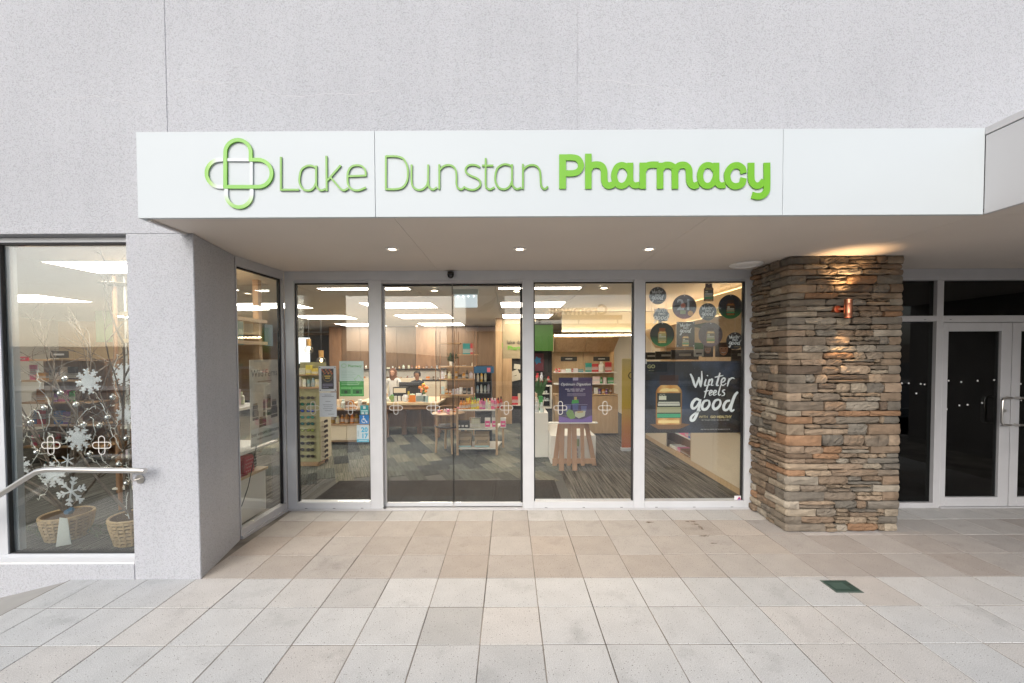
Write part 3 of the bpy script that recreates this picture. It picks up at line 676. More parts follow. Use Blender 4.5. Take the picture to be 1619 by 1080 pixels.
letter([[(634,270),(634,438)],[(638,318),(655,294),(685,284),(735,284)]], cC, PWD*.92, M_G)
letter([[(745,271),(745,438)],[(748,316),(766,292),(792,285),(820,292),(838,318),(841,438)],[(843,318),(862,292),(888,285),(914,292),(930,318),(933,382),(943,408),(964,419),(990,409)]], cC, PWD*.95, M_G)
letter(pa(551), cC, PH_, M_G)
letter([[(1281,338),(1272,305),(1240,287),(1203,297),(1180,330),(1176,362),(1185,396),(1210,418),(1243,420),(1270,405),(1281,368)]], cC, PWD*.92, M_G)
letter([[(1329,271),(1329,365),(1338,400),(1362,418),(1390,410),(1412,385)],[(1430,271),(1430,425),(1421,462),(1396,482),(1366,486),(1334,478)]], cC, PWD*.95, M_G)
# emblem
def arc(cx_, cy_, r, a0, a1, n=16): return [(cx_+r*cos(a0+(a1-a0)*i/n), cy_+r*sin(a0+(a1-a0)*i/n)) for i in range(n+1)]
EW = .0255
ze = lambda y: cA((600, y))[1]; xe = lambda x: cA((x, 280))[0]
heart = [(525,355)]+[(525,172)]+arc(593,172,68,pi,2*pi)[1:]+[(661,210)]+[(700,210)]+arc(700,282.5,72.5,-pi/2,pi/2)[1:]+[(525,355)]
m1 = grad_mat('emblem_green', [(0,(.125,.385,.012)),(.5,(.16,.42,.025)),(1,(.125,.375,.010))], 2, ze(355), ze(103))
MB().ribbon([cA(p) for p in heart[:-1]], EW, SF-.0115, SF, closed=True).build('emblem_loop', m1, sign)
m2 = grad_mat('emblem_lime_side', [(0,(.16,.41,.02)),(.25,(.30,.49,.13)),(.62,WHT),(1,WHT)], 0, xe(425), xe(520))
MB().ribbon([cA(p) for p in [(514,355),(500,355)]+arc(497,282.5,72.5,pi/2,3*pi/2)+[(514,210)]], EW, SF-.0105, SF, ).build('emblem_loop', m2, sign)
m3 = grad_mat('emblem_lime_low', [(0,(.16,.41,.04)),(.3,(.30,.49,.16)),(.72,WHT),(1,WHT)], 2, ze(465), ze(366))
MB().ribbon([cA(p) for p in [(530,366)]+arc(598,395,68,pi,0)+[(666,366)]], EW, SF-.0105, SF).build('emblem_loop', m3, sign)
mw = mat('emblem_white', WHT, .4)
MB().ribbon([cA(p) for p in [(537,210),(650,210)]], EW*.8, SF-.0098, SF).build('emblem_bar', mw, sign)
MB().ribbon([cA(p) for p in [(664,222),(664,344)]], EW*.8, SF-.0098, SF).build('emblem_bar', mw, sign)

# ================================================================== the shop's room
YB = 17.5
fl = thing('shop_floor', 'grey patterned carpet floor of the shop', 'floor', (0, 9, 0)); fl['kind'] = 'structure'; del fl['category']
bx(-12, 3.5, WY+.16, YB, -.2, -.006).build('floor_base', mat('carpet_base', (.07,.068,.062), .95), fl)
rf = random.Random(9)
TONES = [(.046,.050,.047),(.064,.068,.06),(.105,.104,.083),(.15,.143,.108),(.083,.088,.076),(.040,.043,.042),(.125,.12,.093)]
# carpet planks laid askew in the walkway
def carpet_mat(name, sx, amp):
    m = mat(name, objcol=True, rough=.96, spec=.1, nscale=22, namp=.22); n = m.node_tree.nodes; l = m.node_tree.links; b = n['Principled BSDF']
    tc = n.new('ShaderNodeTexCoord'); mp = n.new('ShaderNodeMapping'); mp.inputs['Scale'].default_value = (sx, 1.2, 1); l.new(tc.outputs['Object'], mp.inputs[0])
    t = n.new('ShaderNodeTexNoise'); t.inputs['Scale'].default_value = 1; t.inputs['Detail'].default_value = 3; l.new(mp.outputs[0], t.inputs[0])
    mr = n.new('ShaderNodeMapRange'); l.new(t.outputs['Fac'], mr.inputs[0]); mr.inputs['From Min'].default_value = .35; mr.inputs['From Max'].default_value = .65; mr.inputs['To Min'].default_value = 1-amp; mr.inputs['To Max'].default_value = 1+amp
    src = b.inputs['Base Color'].links[0].from_socket
    vm = n.new('ShaderNodeVectorMath'); vm.operation = 'SCALE'; l.new(src, vm.inputs[0]); l.new(mr.outputs[0], vm.inputs['Scale']); l.new(vm.outputs[0], b.inputs['Base Color']); return m
M_CP = carpet_mat('carpet_plank', 60, .45); M_CS = carpet_mat('carpet_stripe', 42, .75)
pl = bx(-.124, .124, -.298, .298, -.006, 0).mesh('carpet_plank')
ang = radians(24); ux = Vector((cos(ang), sin(ang), 0)); uy = Vector((-sin(ang), cos(ang), 0)); cnt = 0
for i in range(-26, 27):
    for j in range(-13, 16):
        p = Vector((-1.8, 7.8, 0)) + ux*(.25*i) + uy*(.6*j+(.22*i) % .6)
        if not (-6.2 < p.x < .78 and 6.2 < p.y < 11.6): continue
        if p.x < (804-800)*0-1.0*0-3.9 and p.y < 8: continue
        c = Vector(rf.choice(TONES))*rf.uniform(.85,1.15); cnt += 1
        place(pl, 'carpet_plank', M_CP, fl, c, loc=p, rotz=ang)
bx(.80, 3.0, 5.1, 9.6, -.0055, .0005).build('carpet_zone', M_CS, fl, (.105,.095,.08)); fl.children[-1].rotation_euler.z = 0
bx(-12, -2.75, WY+.2, 17, -.0056, -.0045).build('carpet_zone', M_CS, fl, (.085,.08,.072))
mt = bx(-2.50, .66, SY+.16, 6.12, -.003, .003).build('entrance_mat', carpet_mat('mat_pile', 70, .4), None, (.011,.010,.010))
tag(mt, 'dark ribbed entrance mat inside the sliding doors', 'mat')

assert cnt <= 300, cnt
ce = thing('shop_ceiling', 'pale shop ceiling of boards with shadow gaps', 'ceiling', (0, 9, 2.82)); ce['kind'] = 'structure'; del ce['category']
cx_ = [-12, -4.86, -3.95, -2.82, -1.40, -.20, 1.10, 3.5]
for i in range(7):
    a, b_ = cx_[i]+.004, cx_[i+1]-.004
    ys = [SY+.102, 7.2, 9.4, 12.1, YB] if b_ > -2.7 else [WY+.25, 5.6, 7.2, 9.4, 12.1, YB]
    if i == 3: a = -2.70
    if i == 2: b_ = -2.708
    for q in range(len(ys)-1): bx(a, b_, ys[q]+.003, ys[q+1]-.003, 2.822, 2.85).build('ceiling_board', M_CEIL, ce)
bx(-12, -2.66, WY+.25, YB, 2.855, 2.9).build('ceiling_void', M_BLACK, ce); bx(-2.655, 3.5, SY+.11, YB, 2.856, 2.901).build('ceiling_void', M_BLACK, ce)
def room_wall(name, *a, m=M_WALLIN): return bx(*a).build(name, m, kind='structure')
room_wall('back_wall', -12, 3.5, YB, YB+.2, 0, 2.82, m=M_OAKV)
room_wall('right_wall', 3.5, 3.6, SY+.12, YB, 0, 2.82, m=mat('warm_wall', (.66,.57,.44), .7))
room_wall('left_wall', -12.2, -12, WY+.2, 6.1, 0, 2.82); room_wall('left_wall', -12.2, -12, 8.3, YB, 0, 2.82)
room_wall('left_wall', -12.2, -12, 6.102, 8.298, 0, 1.35); room_wall('left_wall', -12.2, -12, 6.102, 8.298, 2.6, 2.82)
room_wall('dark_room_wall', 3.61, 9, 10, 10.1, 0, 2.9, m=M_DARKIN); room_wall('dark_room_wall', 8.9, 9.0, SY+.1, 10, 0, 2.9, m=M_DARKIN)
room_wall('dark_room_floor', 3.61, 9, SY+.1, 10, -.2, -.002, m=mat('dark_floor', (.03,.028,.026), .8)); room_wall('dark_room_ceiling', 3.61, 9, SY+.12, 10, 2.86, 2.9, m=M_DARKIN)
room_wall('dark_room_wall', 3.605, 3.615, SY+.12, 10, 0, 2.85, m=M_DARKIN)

# lit ceiling panels
def lit_panel(x0, x1, y0, y1, label, group='lit ceiling panels', z=2.815):
    t = thing('ceiling_panel', label, 'ceiling light', ((x0+x1)/2, (y0+y1)/2, z), group)
    b = MB(); w = .012
    for q in ((x0,x1,y0,y0+w),(x0,x1,y1-w,y1),(x0,x0+w,y0+w,y1-w),(x1-w,x1,y0+w,y1-w)): b.box(*q, z-.002, z+.006)
    b.build('frame', M_WHITEP, t); bx(x0+w, x1-w, y0+w, y1-w, z, z+.004).build('diffuser', M_PANEL, t)
ROWS = [('first', 6.05, 6.25), ('second', 7.75, 8.6), ('third', 10.1, 11.1), ('fourth', 12.7, 13.8)]
for i, (nm, a, b_) in enumerate(ROWS):
    lit_panel(-2.78, -1.44, a, b_, f'lit ceiling panel of the row over the people, {nm} one from the door')
    lit_panel(-.16, 1.06, a, b_, f'lit ceiling panel over the display stand row, {nm} one from the glass')
    lit_panel(-5.3, -3.98, a, b_, f'lit ceiling panel of the row over the globe pendants, {nm} one from the glass')
lit_panel(-4.80, -3.5, 4.3, 4.92, 'lit ceiling panel just inside the left display window')
lit_panel(-8.8, -7.4, 6.6, 7.5, 'lit ceiling panel deep inside the left window, over the shelves')
lit_panel(-9.6, -8.2, 10, 11, 'lit ceiling panel in the far left of the shop')
for (px, py) in ((687,459),(817,460),(955,455),(623,517),(659,515),(703,518),(681,527),(710,529),(738,528),(670,530)):
    p = at(px, py, Z=2.822)
    if p.y > 16.8: continue
    t = thing('downlight', 'tiny recessed downlight in the shop ceiling ' + {687:'left of the pale light box',817:'by the right edge of the sliding doors',955:'over the purple poster',623:'deepest over the counter on the left',659:'deep over the till',703:'deep over the open shelving',681:'far back, left',710:'far back, middle',738:'far back, right',670:'farthest back'}[px], 'light', (p.x, p.y, 2.82), 'small downlights inside the shop')
    MB().lathe([(.05,0),(.075,0),(.075,-.01),(.05,-.006)], (p.x, p.y, 2.82), 16).build('trim_ring', MATS['white_enamel'], t)
    MB().lathe([(.045,-.004),(.045,-.006)], (p.x, p.y, 2.82), 14).build('lens', M_DL, t)

# ================================================================== things in the shop
CN = {'white': (.68,.67,.64), 'green': (.06,.30,.10), 'teal': (.04,.26,.27), 'orange': (.70,.24,.04), 'blue': (.06,.16,.42), 'pink': (.72,.18,.34), 'red': (.50,.04,.05), 'yellow': (.72,.52,.07),
      'black': (.02,.02,.022), 'brown': (.20,.10,.05), 'cream': (.62,.54,.38), 'silver': (.45,.46,.47), 'purple': (.20,.08,.30), 'amber': (.45,.20,.03), 'pale blue': (.36,.48,.56)}
UNIT = {'box': bx(-.5,.5,-.5,.5,0,1).mesh('carton', bevel=.02),
        'bottle': MB().lathe([(.42,0),(.5,.05),(.5,.62),(.36,.74),(.2,.78),(.2,.80),(.27,.80),(.27,.99),(.22,1)], n=12).mesh('bottle', smooth=True),
        'jar': MB().lathe([(.46,0),(.5,.05),(.5,.66),(.44,.70),(.47,.70),(.47,.98),(.44,1)], n=12).mesh('jar', smooth=True),
        'tube': MB().lathe([(.32,0),(.34,.2),(.36,.22),(.48,.25),(.4,.8),(.2,1)], n=10).mesh('tube', smooth=True)}
KINDN = {'box': 'carton', 'bottle': 'bottle', 'jar': 'jar', 'tube': 'tube'}
def pack_mat(name, rough):
    m = mat(name, objcol=True, rough=rough); n = m.node_tree.nodes; l = m.node_tree.links; b = n['Principled BSDF']; src = b.inputs['Base Color'].links[0].from_socket
    tc = n.new('ShaderNodeTexCoord'); oi = n.new('ShaderNodeObjectInfo'); sx = n.new('ShaderNodeSeparateXYZ'); l.new(tc.outputs['Generated'], sx.inputs[0])
    ad = n.new('ShaderNodeMath'); ad.operation = 'MULTIPLY_ADD'; l.new(oi.outputs['Random'], ad.inputs[0]); ad.inputs[1].default_value = .35; l.new(sx.outputs['Z'], ad.inputs[2])
    r = n.new('ShaderNodeValToRGB'); r.color_ramp.interpolation = 'CONSTANT'; el = r.color_ramp.elements; el[0].position = 0; el[0].color = (0,0,0,1); el[1].position = .42; el[1].color = (1,1,1,1)
    for p_, v_ in ((.55,.25),(.58,1),(.68,.1),(.72,.9),(.78,0)): q_ = el.new(p_); q_.color = (v_,v_,v_,1)
    l.new(ad.outputs[0], r.inputs[0])
    hv = n.new('ShaderNodeHueSaturation'); l.new(src, hv.inputs['Color']); hv.inputs['Saturation'].default_value = .35; hv.inputs['Value'].default_value = 1.0
    cm = n.new('ShaderNodeMix'); cm.data_type = 'RGBA'; cm.inputs['Factor'].default_value = .55; l.new(hv.outputs[0], cm.inputs['A']); cm.inputs['B'].default_value = (.55,.53,.48,1)
    mx = n.new('ShaderNodeMix'); mx.data_type = 'RGBA'; l.new(r.outputs[0], mx.inputs['Factor']); l.new(src, mx.inputs['A']); l.new(cm.outputs['Result'], mx.inputs['B']); l.new(mx.outputs['Result'], b.inputs['Base Color']); return m
M_PACK = pack_mat('printed_carton', .5); M_PACKG = pack_mat('printed_bottle', .28)
rq = random.Random(17)
def product(kind, col, p, size, where, group, rotz=0, adj='small', m=None):
    me = UNIT[kind] if m is None else m
    o = place(me, KINDN[kind], M_PACK if kind == 'box' else M_PACKG, None, tuple(min(1, c*rq.uniform(.85,1.15)) for c in CN[col]), loc=p, rotz=rotz, scale=size)
    return tag(o, f'{adj} {col} {KINDN[kind]} {where}', KINDN[kind], group)
def shelf_row(x0, x1, y, z, where, group, kinds=('box',), cols=('white','green','blue'), h=(.08,.14), w=(.05,.10), gap=.012, d=.06, along='x'):
    s = x0
    while s < x1-w[0]:
        ww = rq.uniform(*w); k = rq.choice(kinds); hh = rq.uniform(*h); c = rq.choice(cols)
        if k != 'box': ww = min(ww, hh*.6)
        q = s+ww/2; p = (q, y+rq.uniform(-.01,.01), z) if along == 'x' else (y+rq.uniform(-.01,.01), q, z)
        product(k, c, p, (ww, d if k == 'box' else ww, hh) if along == 'x' else (d if k == 'box' else ww, ww, hh), where, group)
        s += ww+rq.uniform(.3,1.8)*gap

# ---- sunglasses rack
SG = 6.93
x0, x1 = at(468, 660, Y=SG).x, at(505, 660, Y=SG).x; zt = at(490, 613, Y=SG).z
rk_ = thing('sunglasses_rack', 'olive sunglasses rack with a timber shelf on top behind the glass', 'display rack', ((x0+x1)/2, SG+.2, 0))
M_OLIVE = mat('olive_board', (.33,.31,.16), .6)
bx(x0, x1, SG, SG+.03, .08, zt-.02).build('front_board', M_OLIVE, rk_); bx(x1-.03, x1, SG+.032, SG+.45, .08, zt-.02).build('side_board', mat('pale_board', (.5,.44,.32), .6), rk_)
bx(x0, x1-.032, SG+.42, SG+.45, .08, zt-.02).build('back_board', M_OLIVE, rk_); bx(x0-.02, x1+.03, SG-.03, SG+.47, zt-.018, zt+.012).build('shelf', M_OAK, rk_)
bx(x0+.02, x1-.04, SG+.03, SG+.42, .0, .079).build('plinth', M_OAK, rk_)
bx(x0-.02, x1+.03, SG+.2, SG+.22, zt+.013, zt+.42).build('upper_back', M_OLIVE, rk_); bx(x0-.02, x1+.03, SG+.02, SG+.198, zt+.20, zt+.215).build('upper_shelf', M_OAK, rk_)
shelf_row(x0, x1, SG+.09, zt+.013, 'on the timber shelf of the sunglasses rack', 'jars on the sunglasses rack', ('jar','bottle','box'), ('silver','pale blue','white','cream'), (.10,.17), (.05,.08))
shelf_row(x0, x1, SG+.1, zt+.216, 'on the top tier of the sunglasses rack', 'cartons on the sunglasses rack', ('box',), ('cream','silver','yellow','white'), (.10,.16), (.08,.13))
b = MB(); rr = 12
for sx_ in (-1, 1):
    b.prism([(sx_*.034+.029*cos(2*pi*i/rr), .021*sin(2*pi*i/rr)-.004*(sx_*cos(2*pi*i/rr))) for i in range(rr)], -.004, 0)
lens_me = b.mesh('lens_pair')
b = MB()
for sx_ in (-1, 1):
    b.ribbon([(sx_*.034+.031*cos(2*pi*i/rr), .023*sin(2*pi*i/rr)-.004*(sx_*cos(2*pi*i/rr))) for i in range(rr)], .005, -.006, .002, closed=True)
    b.tube([(sx_*.068,-.002,.008),(sx_*.072,.05,.006),(sx_*.068,.12,-.012)], .003, 5)
b.ribbon([(-.008,.010),(0,.013),(.008,.010)], .005, -.006, .002)
frame_me = b.mesh('spectacle_frame')
ORD = ['topmost','second','third','fourth','fifth','sixth','seventh','eighth','ninth','tenth']
lens_cols = [('dark',(.02,.02,.02)),('green',(.01,.16,.10)),('blue',(.015,.06,.35)),('turquoise',(.01,.22,.18)),('dark teal',(.01,.10,.10)),('yellow green',(.25,.30,.05)),('dark brown',(.04,.025,.02)),('charcoal',(.03,.03,.035)),('grey',(.06,.06,.065)),('black',(.015,.015,.015))]
for r_ in range(10):
    py = 629+r_*10.25
    for c_, px in enumerate((475, 491)):
        p = at(px, py, Y=SG-.035); cn, cc = lens_cols[r_]
        t = thing('sunglasses', f'sunglasses with {cn} lenses, {ORD[r_]} pair in the {"hidden left" if c_==0 else "right"} column of the olive rack', 'sunglasses', p, 'sunglasses on the olive rack')
        place(lens_me, 'lens', M_GLOSS, t, cc, loc=p); place(frame_me, 'spectacle_frame', M_GLOSS, t, (.03,.025,.022) if r_ % 3 else (.12,.09,.07), loc=p)
for r_ in range(9):
    p = Vector((x1+.04, SG+.15, at(505, 668+r_*8, Y=SG).z)); 
    t = thing('sunglasses', f'dark sunglasses hung on the flank of the olive rack, {ORD[r_]} of their column', 'sunglasses', p, 'sunglasses on the olive rack')
    place(lens_me, 'lens', M_GLOSS, t, (.03,.025,.03), loc=p, rotz=pi/2); place(frame_me, 'spectacle_frame', M_GLOSS, t, (.04,.02,.02), loc=p, rotz=pi/2)

# ---- low white cupboard with bottles, behind the stickers
DC = 8.6; x0, x1 = at(508, 690, Y=DC).x, at(592, 690, Y=DC).x
dc = thing('display_counter', 'low cream cupboard with an open shelf of amber bottles', 'cupboard', ((x0+x1)/2, DC+.3, 0))
M_CREAM = mat('cream_laminate', (.66,.56,.42), .45)
xm = [x0, x0+(x1-x0)*.47, x1]
for i in range(2): bx(xm[i]+.003, xm[i+1]-.003, DC, DC+.02, .10, .40).build('cupboard_door', M_CREAM, dc, bevel=.003)
bx(x0, x1, DC+.022, DC+.55, .06, .405).build('carcass', M_OAK, dc); bx(x0-.01, x1+.01, DC-.01, DC+.55, .406, .43).build('middle_shelf', M_OAK, dc); bx(x0, x1, DC+.5, DC+.55, .431, .72).build('back_board', M_WALN, dc)
bx(x0-.03, x1+.03, DC-.03, DC+.56, .721, .75).build('worktop', M_OAK, dc)
for xx in (x0, x1-.03): bx(xx, xx+.03, DC, DC+.498, .431, .72).build('side_panel', M_OAK, dc)
shelf_row(x0+.05, x1-.05, DC+.12, .431, 'on the open shelf of the cream cupboard', 'bottles in the cream cupboard', ('bottle',), ('amber','amber','orange','cream'), (.15,.2), (.08,.1))
shelf_row(x0+.02, x1-.02, DC+.15, .751, 'standing on top of the cream cupboard', 'things on the cream cupboard', ('box','bottle','jar'), ('cream','amber','white','silver','brown'), (.08,.2), (.06,.1))
bx(x0-.4, x1+.3, DC+3.3, DC+3.35, .2, 1.2).build('pale_screen', M_CREAM).__setitem__('label', 'pale back panel of the shelves beyond the cream cupboard'); bpy.data.objects['pale_screen']['category'] = 'panel'

# ---- globe pendants
for px, py, lb in ((488, 553, 'glass globe pendant on a brass cap, the higher one'), (508, 571, 'glass globe pendant on a brass cap, the lower one')):
    PY_ = 10.5; p = at(px, py, Y=PY_); R_ = .105
    t = thing('globe_pendant', lb, 'pendant lamp', p, 'globe pendants')
    MB().ball(p, R_, 18, 10).build('globe', glass_mat('globe_glass', (.93,.90,.85), .06) if 'globe_glass' not in bpy.data.materials else bpy.data.materials['globe_glass'], t, smooth=True)
    MB().cyl(p+Vector((0,0,R_*.93)), p+Vector((0,0,R_*.93+.17)), .058, 16).build('cap', mat('brass', (.55,.33,.12), .35, .8), t, smooth=True)
    MB().ball(p+Vector((0,0,.015)), .03, 10, 6, 1.3).build('bulb', M_BULB, t)
    MB().cyl(p+Vector((0,0,R_+.15)), (p.x, p.y, 2.80), .006, 6).build('cord', M_BLACK, t); MB().cyl((p.x,p.y,2.80), (p.x,p.y,2.818), .07, 14).build('ceiling_rose', M_BLACK, t)

# ---- rear: dark panel, screen, timber partition with dispensary shelves
x0, x1 = at(466, 550, Y=15).x, at(521, 550, Y=15).x
o = bx(x0, x1, 15, 15.1, 0, at(500, 530, Y=15).z).build('dark_panel', M_BLACK); tag(o, 'tall matt black wall panel behind the globe pendants', 'wall panel')
o = bx(at(472,550,Y=14.95).x, at(489,550,Y=14.95).x, 14.94, 14.99, at(480,575,Y=14.95).z, at(480,534,Y=14.95).z).build('screen', emit_mat('lit_screen', (.9,.95,1), 1.0)); tag(o, 'bright white screen on the black panel behind the pendants', 'screen')
pt = thing('dispensary_partition', 'brown timber dispensary partition at the back of the shop', 'partition', (-2.5, 14, 0))
edges = [521, 541, 570, 599, 628, 658, 690, 722, 756, 790]
for a, b_ in zip(edges, edges[1:]):
    xa, xb = at(a, 600, Y=14).x+.006, at(b_, 600, Y=14).x-.006
    bx(xa, xb, 14 if a != 658 else 13.97, 14.06, 0, 2.80).build('timber_panel', M_WALN if a in (658, 521) else wood_mat('dispensary_timber', (.165,.10,.058), (.115,.068,.038), scale=(6,6,.6)), pt)
for zz in (1.38, 1.02): bx(at(528,0,Y=13.6).x, at(700,0,Y=13.6).x, 13.55, 13.95, zz, zz+.03).build('shelf', M_BLACK, pt)
bx(at(528,0,Y=13.6).x, at(700,0,Y=13.6).x, 13.7, 13.72, 1.05, 1.36).build('shelf_back', M_WHITEP, pt); bx(at(528,0,Y=13.6).x, at(700,0,Y=13.6).x, 13.55, 13.95, 0, 1.0).build('base_unit', M_CREAM, pt)
for zz, nm in ((1.411, 'upper'), (1.051, 'lower')):
    shelf_row(at(535,0,Y=13.6).x, at(695,0,Y=13.6).x, 13.62, zz, f'on the {nm} black dispensary shelf', f'medicines on the {nm} dispensary shelf', ('box','bottle','jar'), ('white','cream','brown','amber','silver','orange'), (.05,.13), (.06,.13), gap=.06)

# ---- service counter
CT = 9.3; x0, x1 = at(598, 640, Y=CT).x, at(692, 640, Y=CT).x
sc = thing('service_counter', 'long timber service counter on brown legs in the middle of the shop', 'counter', ((x0+x1)/2, CT+.7, 0))
M_LOAK = wood_mat('pale_oak', (.60,.45,.28), (.50,.36,.21))
bx(x0-.6, x1+.02, CT, CT+1.45, .735, .785).build('worktop', M_LOAK, sc, bevel=.004); bx(x0-.55, x1-.02, CT+.03, CT+.05, .64, .734).build('apron', M_WALN, sc)
bx(x0-.55, x1-.05, CT+1.2, CT+1.25, .05, .733).build('modesty_panel', M_WALN, sc)
for px, q in ((608, 0), (631, .35), (654, .5), (690, 0)):
    xx = at(px, 660, Y=CT).x; bx(xx-.05, xx+.05, CT+.06+q, CT+.16+q, 0, .639).build('leg', M_WALN, sc)
c2 = thing('rear_counter', 'long pale timber counter behind the display stands', 'counter', (-.9, 10.6, 0))
xa, xb = at(692,0,Y=10.6).x, at(770,0,Y=10.6).x
bx(xa+.02, xb, 10.3, 10.9, .80, .85).build('worktop', M_LOAK, c2); bx(xa+.05, xb-.03, 10.35, 10.85, 0, .799).build('body', M_OAK, c2)
Zc = .786
def on_counter(px, Y, kind, col, w, h, where, adj='small', d=None):
    x = at(px, 620, Y=Y).x; return product(kind, col, (x, Y, Zc), (w, d or w*.6, h), where, 'goods on the service counter', adj=adj)
for args in ((606,9.6,'jar','black',.08,.10,'at the left end of the service counter'),(612,9.6,'jar','white',.1,.09,'near the left end of the service counter'),(620,9.6,'box','green',.06,.16,'on the service counter, beside the black display'),(641,9.55,'jar','white',.11,.16,'on the service counter, right of the black display'),
             (645,9.8,'box','yellow',.06,.22,'on the service counter behind the jars'),(651,9.5,'box','orange',.14,.10,'on the service counter, right of the jars'),(652,9.75,'jar','white',.12,.16,'on the service counter, behind the orange carton'),(662,9.55,'jar','white',.14,.19,'on the service counter beside the flowers'),(671,9.6,'box','pale blue',.16,.05,'lying on the service counter by the flowers')):
    on_counter(*args)
x = at(632,610,Y=9.7).x; t = thing('counter_display', 'black and white product display box on the service counter', 'display box', (x, 9.7, Zc))
bx(x-.16, x+.16, 9.7, 9.9, Zc, Zc+.32).build('case', M_BLACK, t); bx(x-.14, x+.14, 9.69, 9.699, Zc+.19, Zc+.30).build('header_card', M_CREAM, t)
for q in (-.09, 0, .09): MB().cyl((x+q, 9.66, Zc), (x+q, 9.66, Zc+.12), .035, 10).build('sample_jar', mat('white_plastic', (.7,.68,.64), .35), t)
x = at(648,605,Y=10.3).x; t = thing('till_monitor', 'black till monitor seen from behind on the service counter', 'monitor', (x, 10.3, Zc))
bx(x-.27, x+.22, 10.3, 10.34, Zc+.12, Zc+.40).build('screen_back', M_BLACK, t, bevel=.006); bx(x-.05, x+.02, 10.345, 10.37, Zc, Zc+.22).build('stand', M_BLACK, t); bx(x-.12, x+.09, 10.26, 10.42, Zc-.0, Zc+.012).build('foot', M_BLACK, t)
x = at(671,612,Y=9.9).x; t = thing('flowers', 'bunch of orange and pink flowers on the service counter', 'flowers', (x, 9.9, Zc))
MB().lathe([(.04,0),(.055,.02),(.05,.12),(.045,.13)], (x, 9.9, Zc), 12).build('vase', M_WHITEP, t, smooth=True)
for i in range(12):
    a_r = rq.uniform(0, 2*pi); q = Vector((x+.13*cos(a_r)*rq.uniform(.2,1), 9.9+.1*sin(a_r), Zc+rq.uniform(.18,.36)))
    MB().tube([(x, 9.9, Zc+.12), q], .004, 5).build('stem', mat('stem_green', (.08,.2,.04), .6), t)
    MB().ball(q, .035, 8, 5).build('bloom', M_OBJ, t, rq.choice([(.75,.25,.05),(.8,.32,.2),(.7,.45,.1)]))
for px, py, w, h, col, lb in ((652,630,.14,.15,(.75,.22,.03),'orange leaflet hanging on the front of the service counter'),(665,630,.2,.12,(.25,.30,.28),'grey picture leaflet on the front of the service counter'),(674,631,.1,.14,(.35,.45,.42),'pale leaflet at the right of the counter front')):
    p = at(px, py, Y=CT-.012); o = bx(p.x-w/2, p.x+w/2, CT-.014, CT-.004, p.z-h/2, p.z+h/2).build('leaflet', M_OBJ, None, col); tag(o, lb, 'leaflet')
p = at(619,629,Y=CT-.012); o = MB().cyl((p.x,CT-.016,p.z),(p.x,CT-.003,p.z),.055,18).build('round_badge', M_OBJ, None, (.22,.34,.10)); tag(o, 'round green badge on the front of the service counter', 'badge')

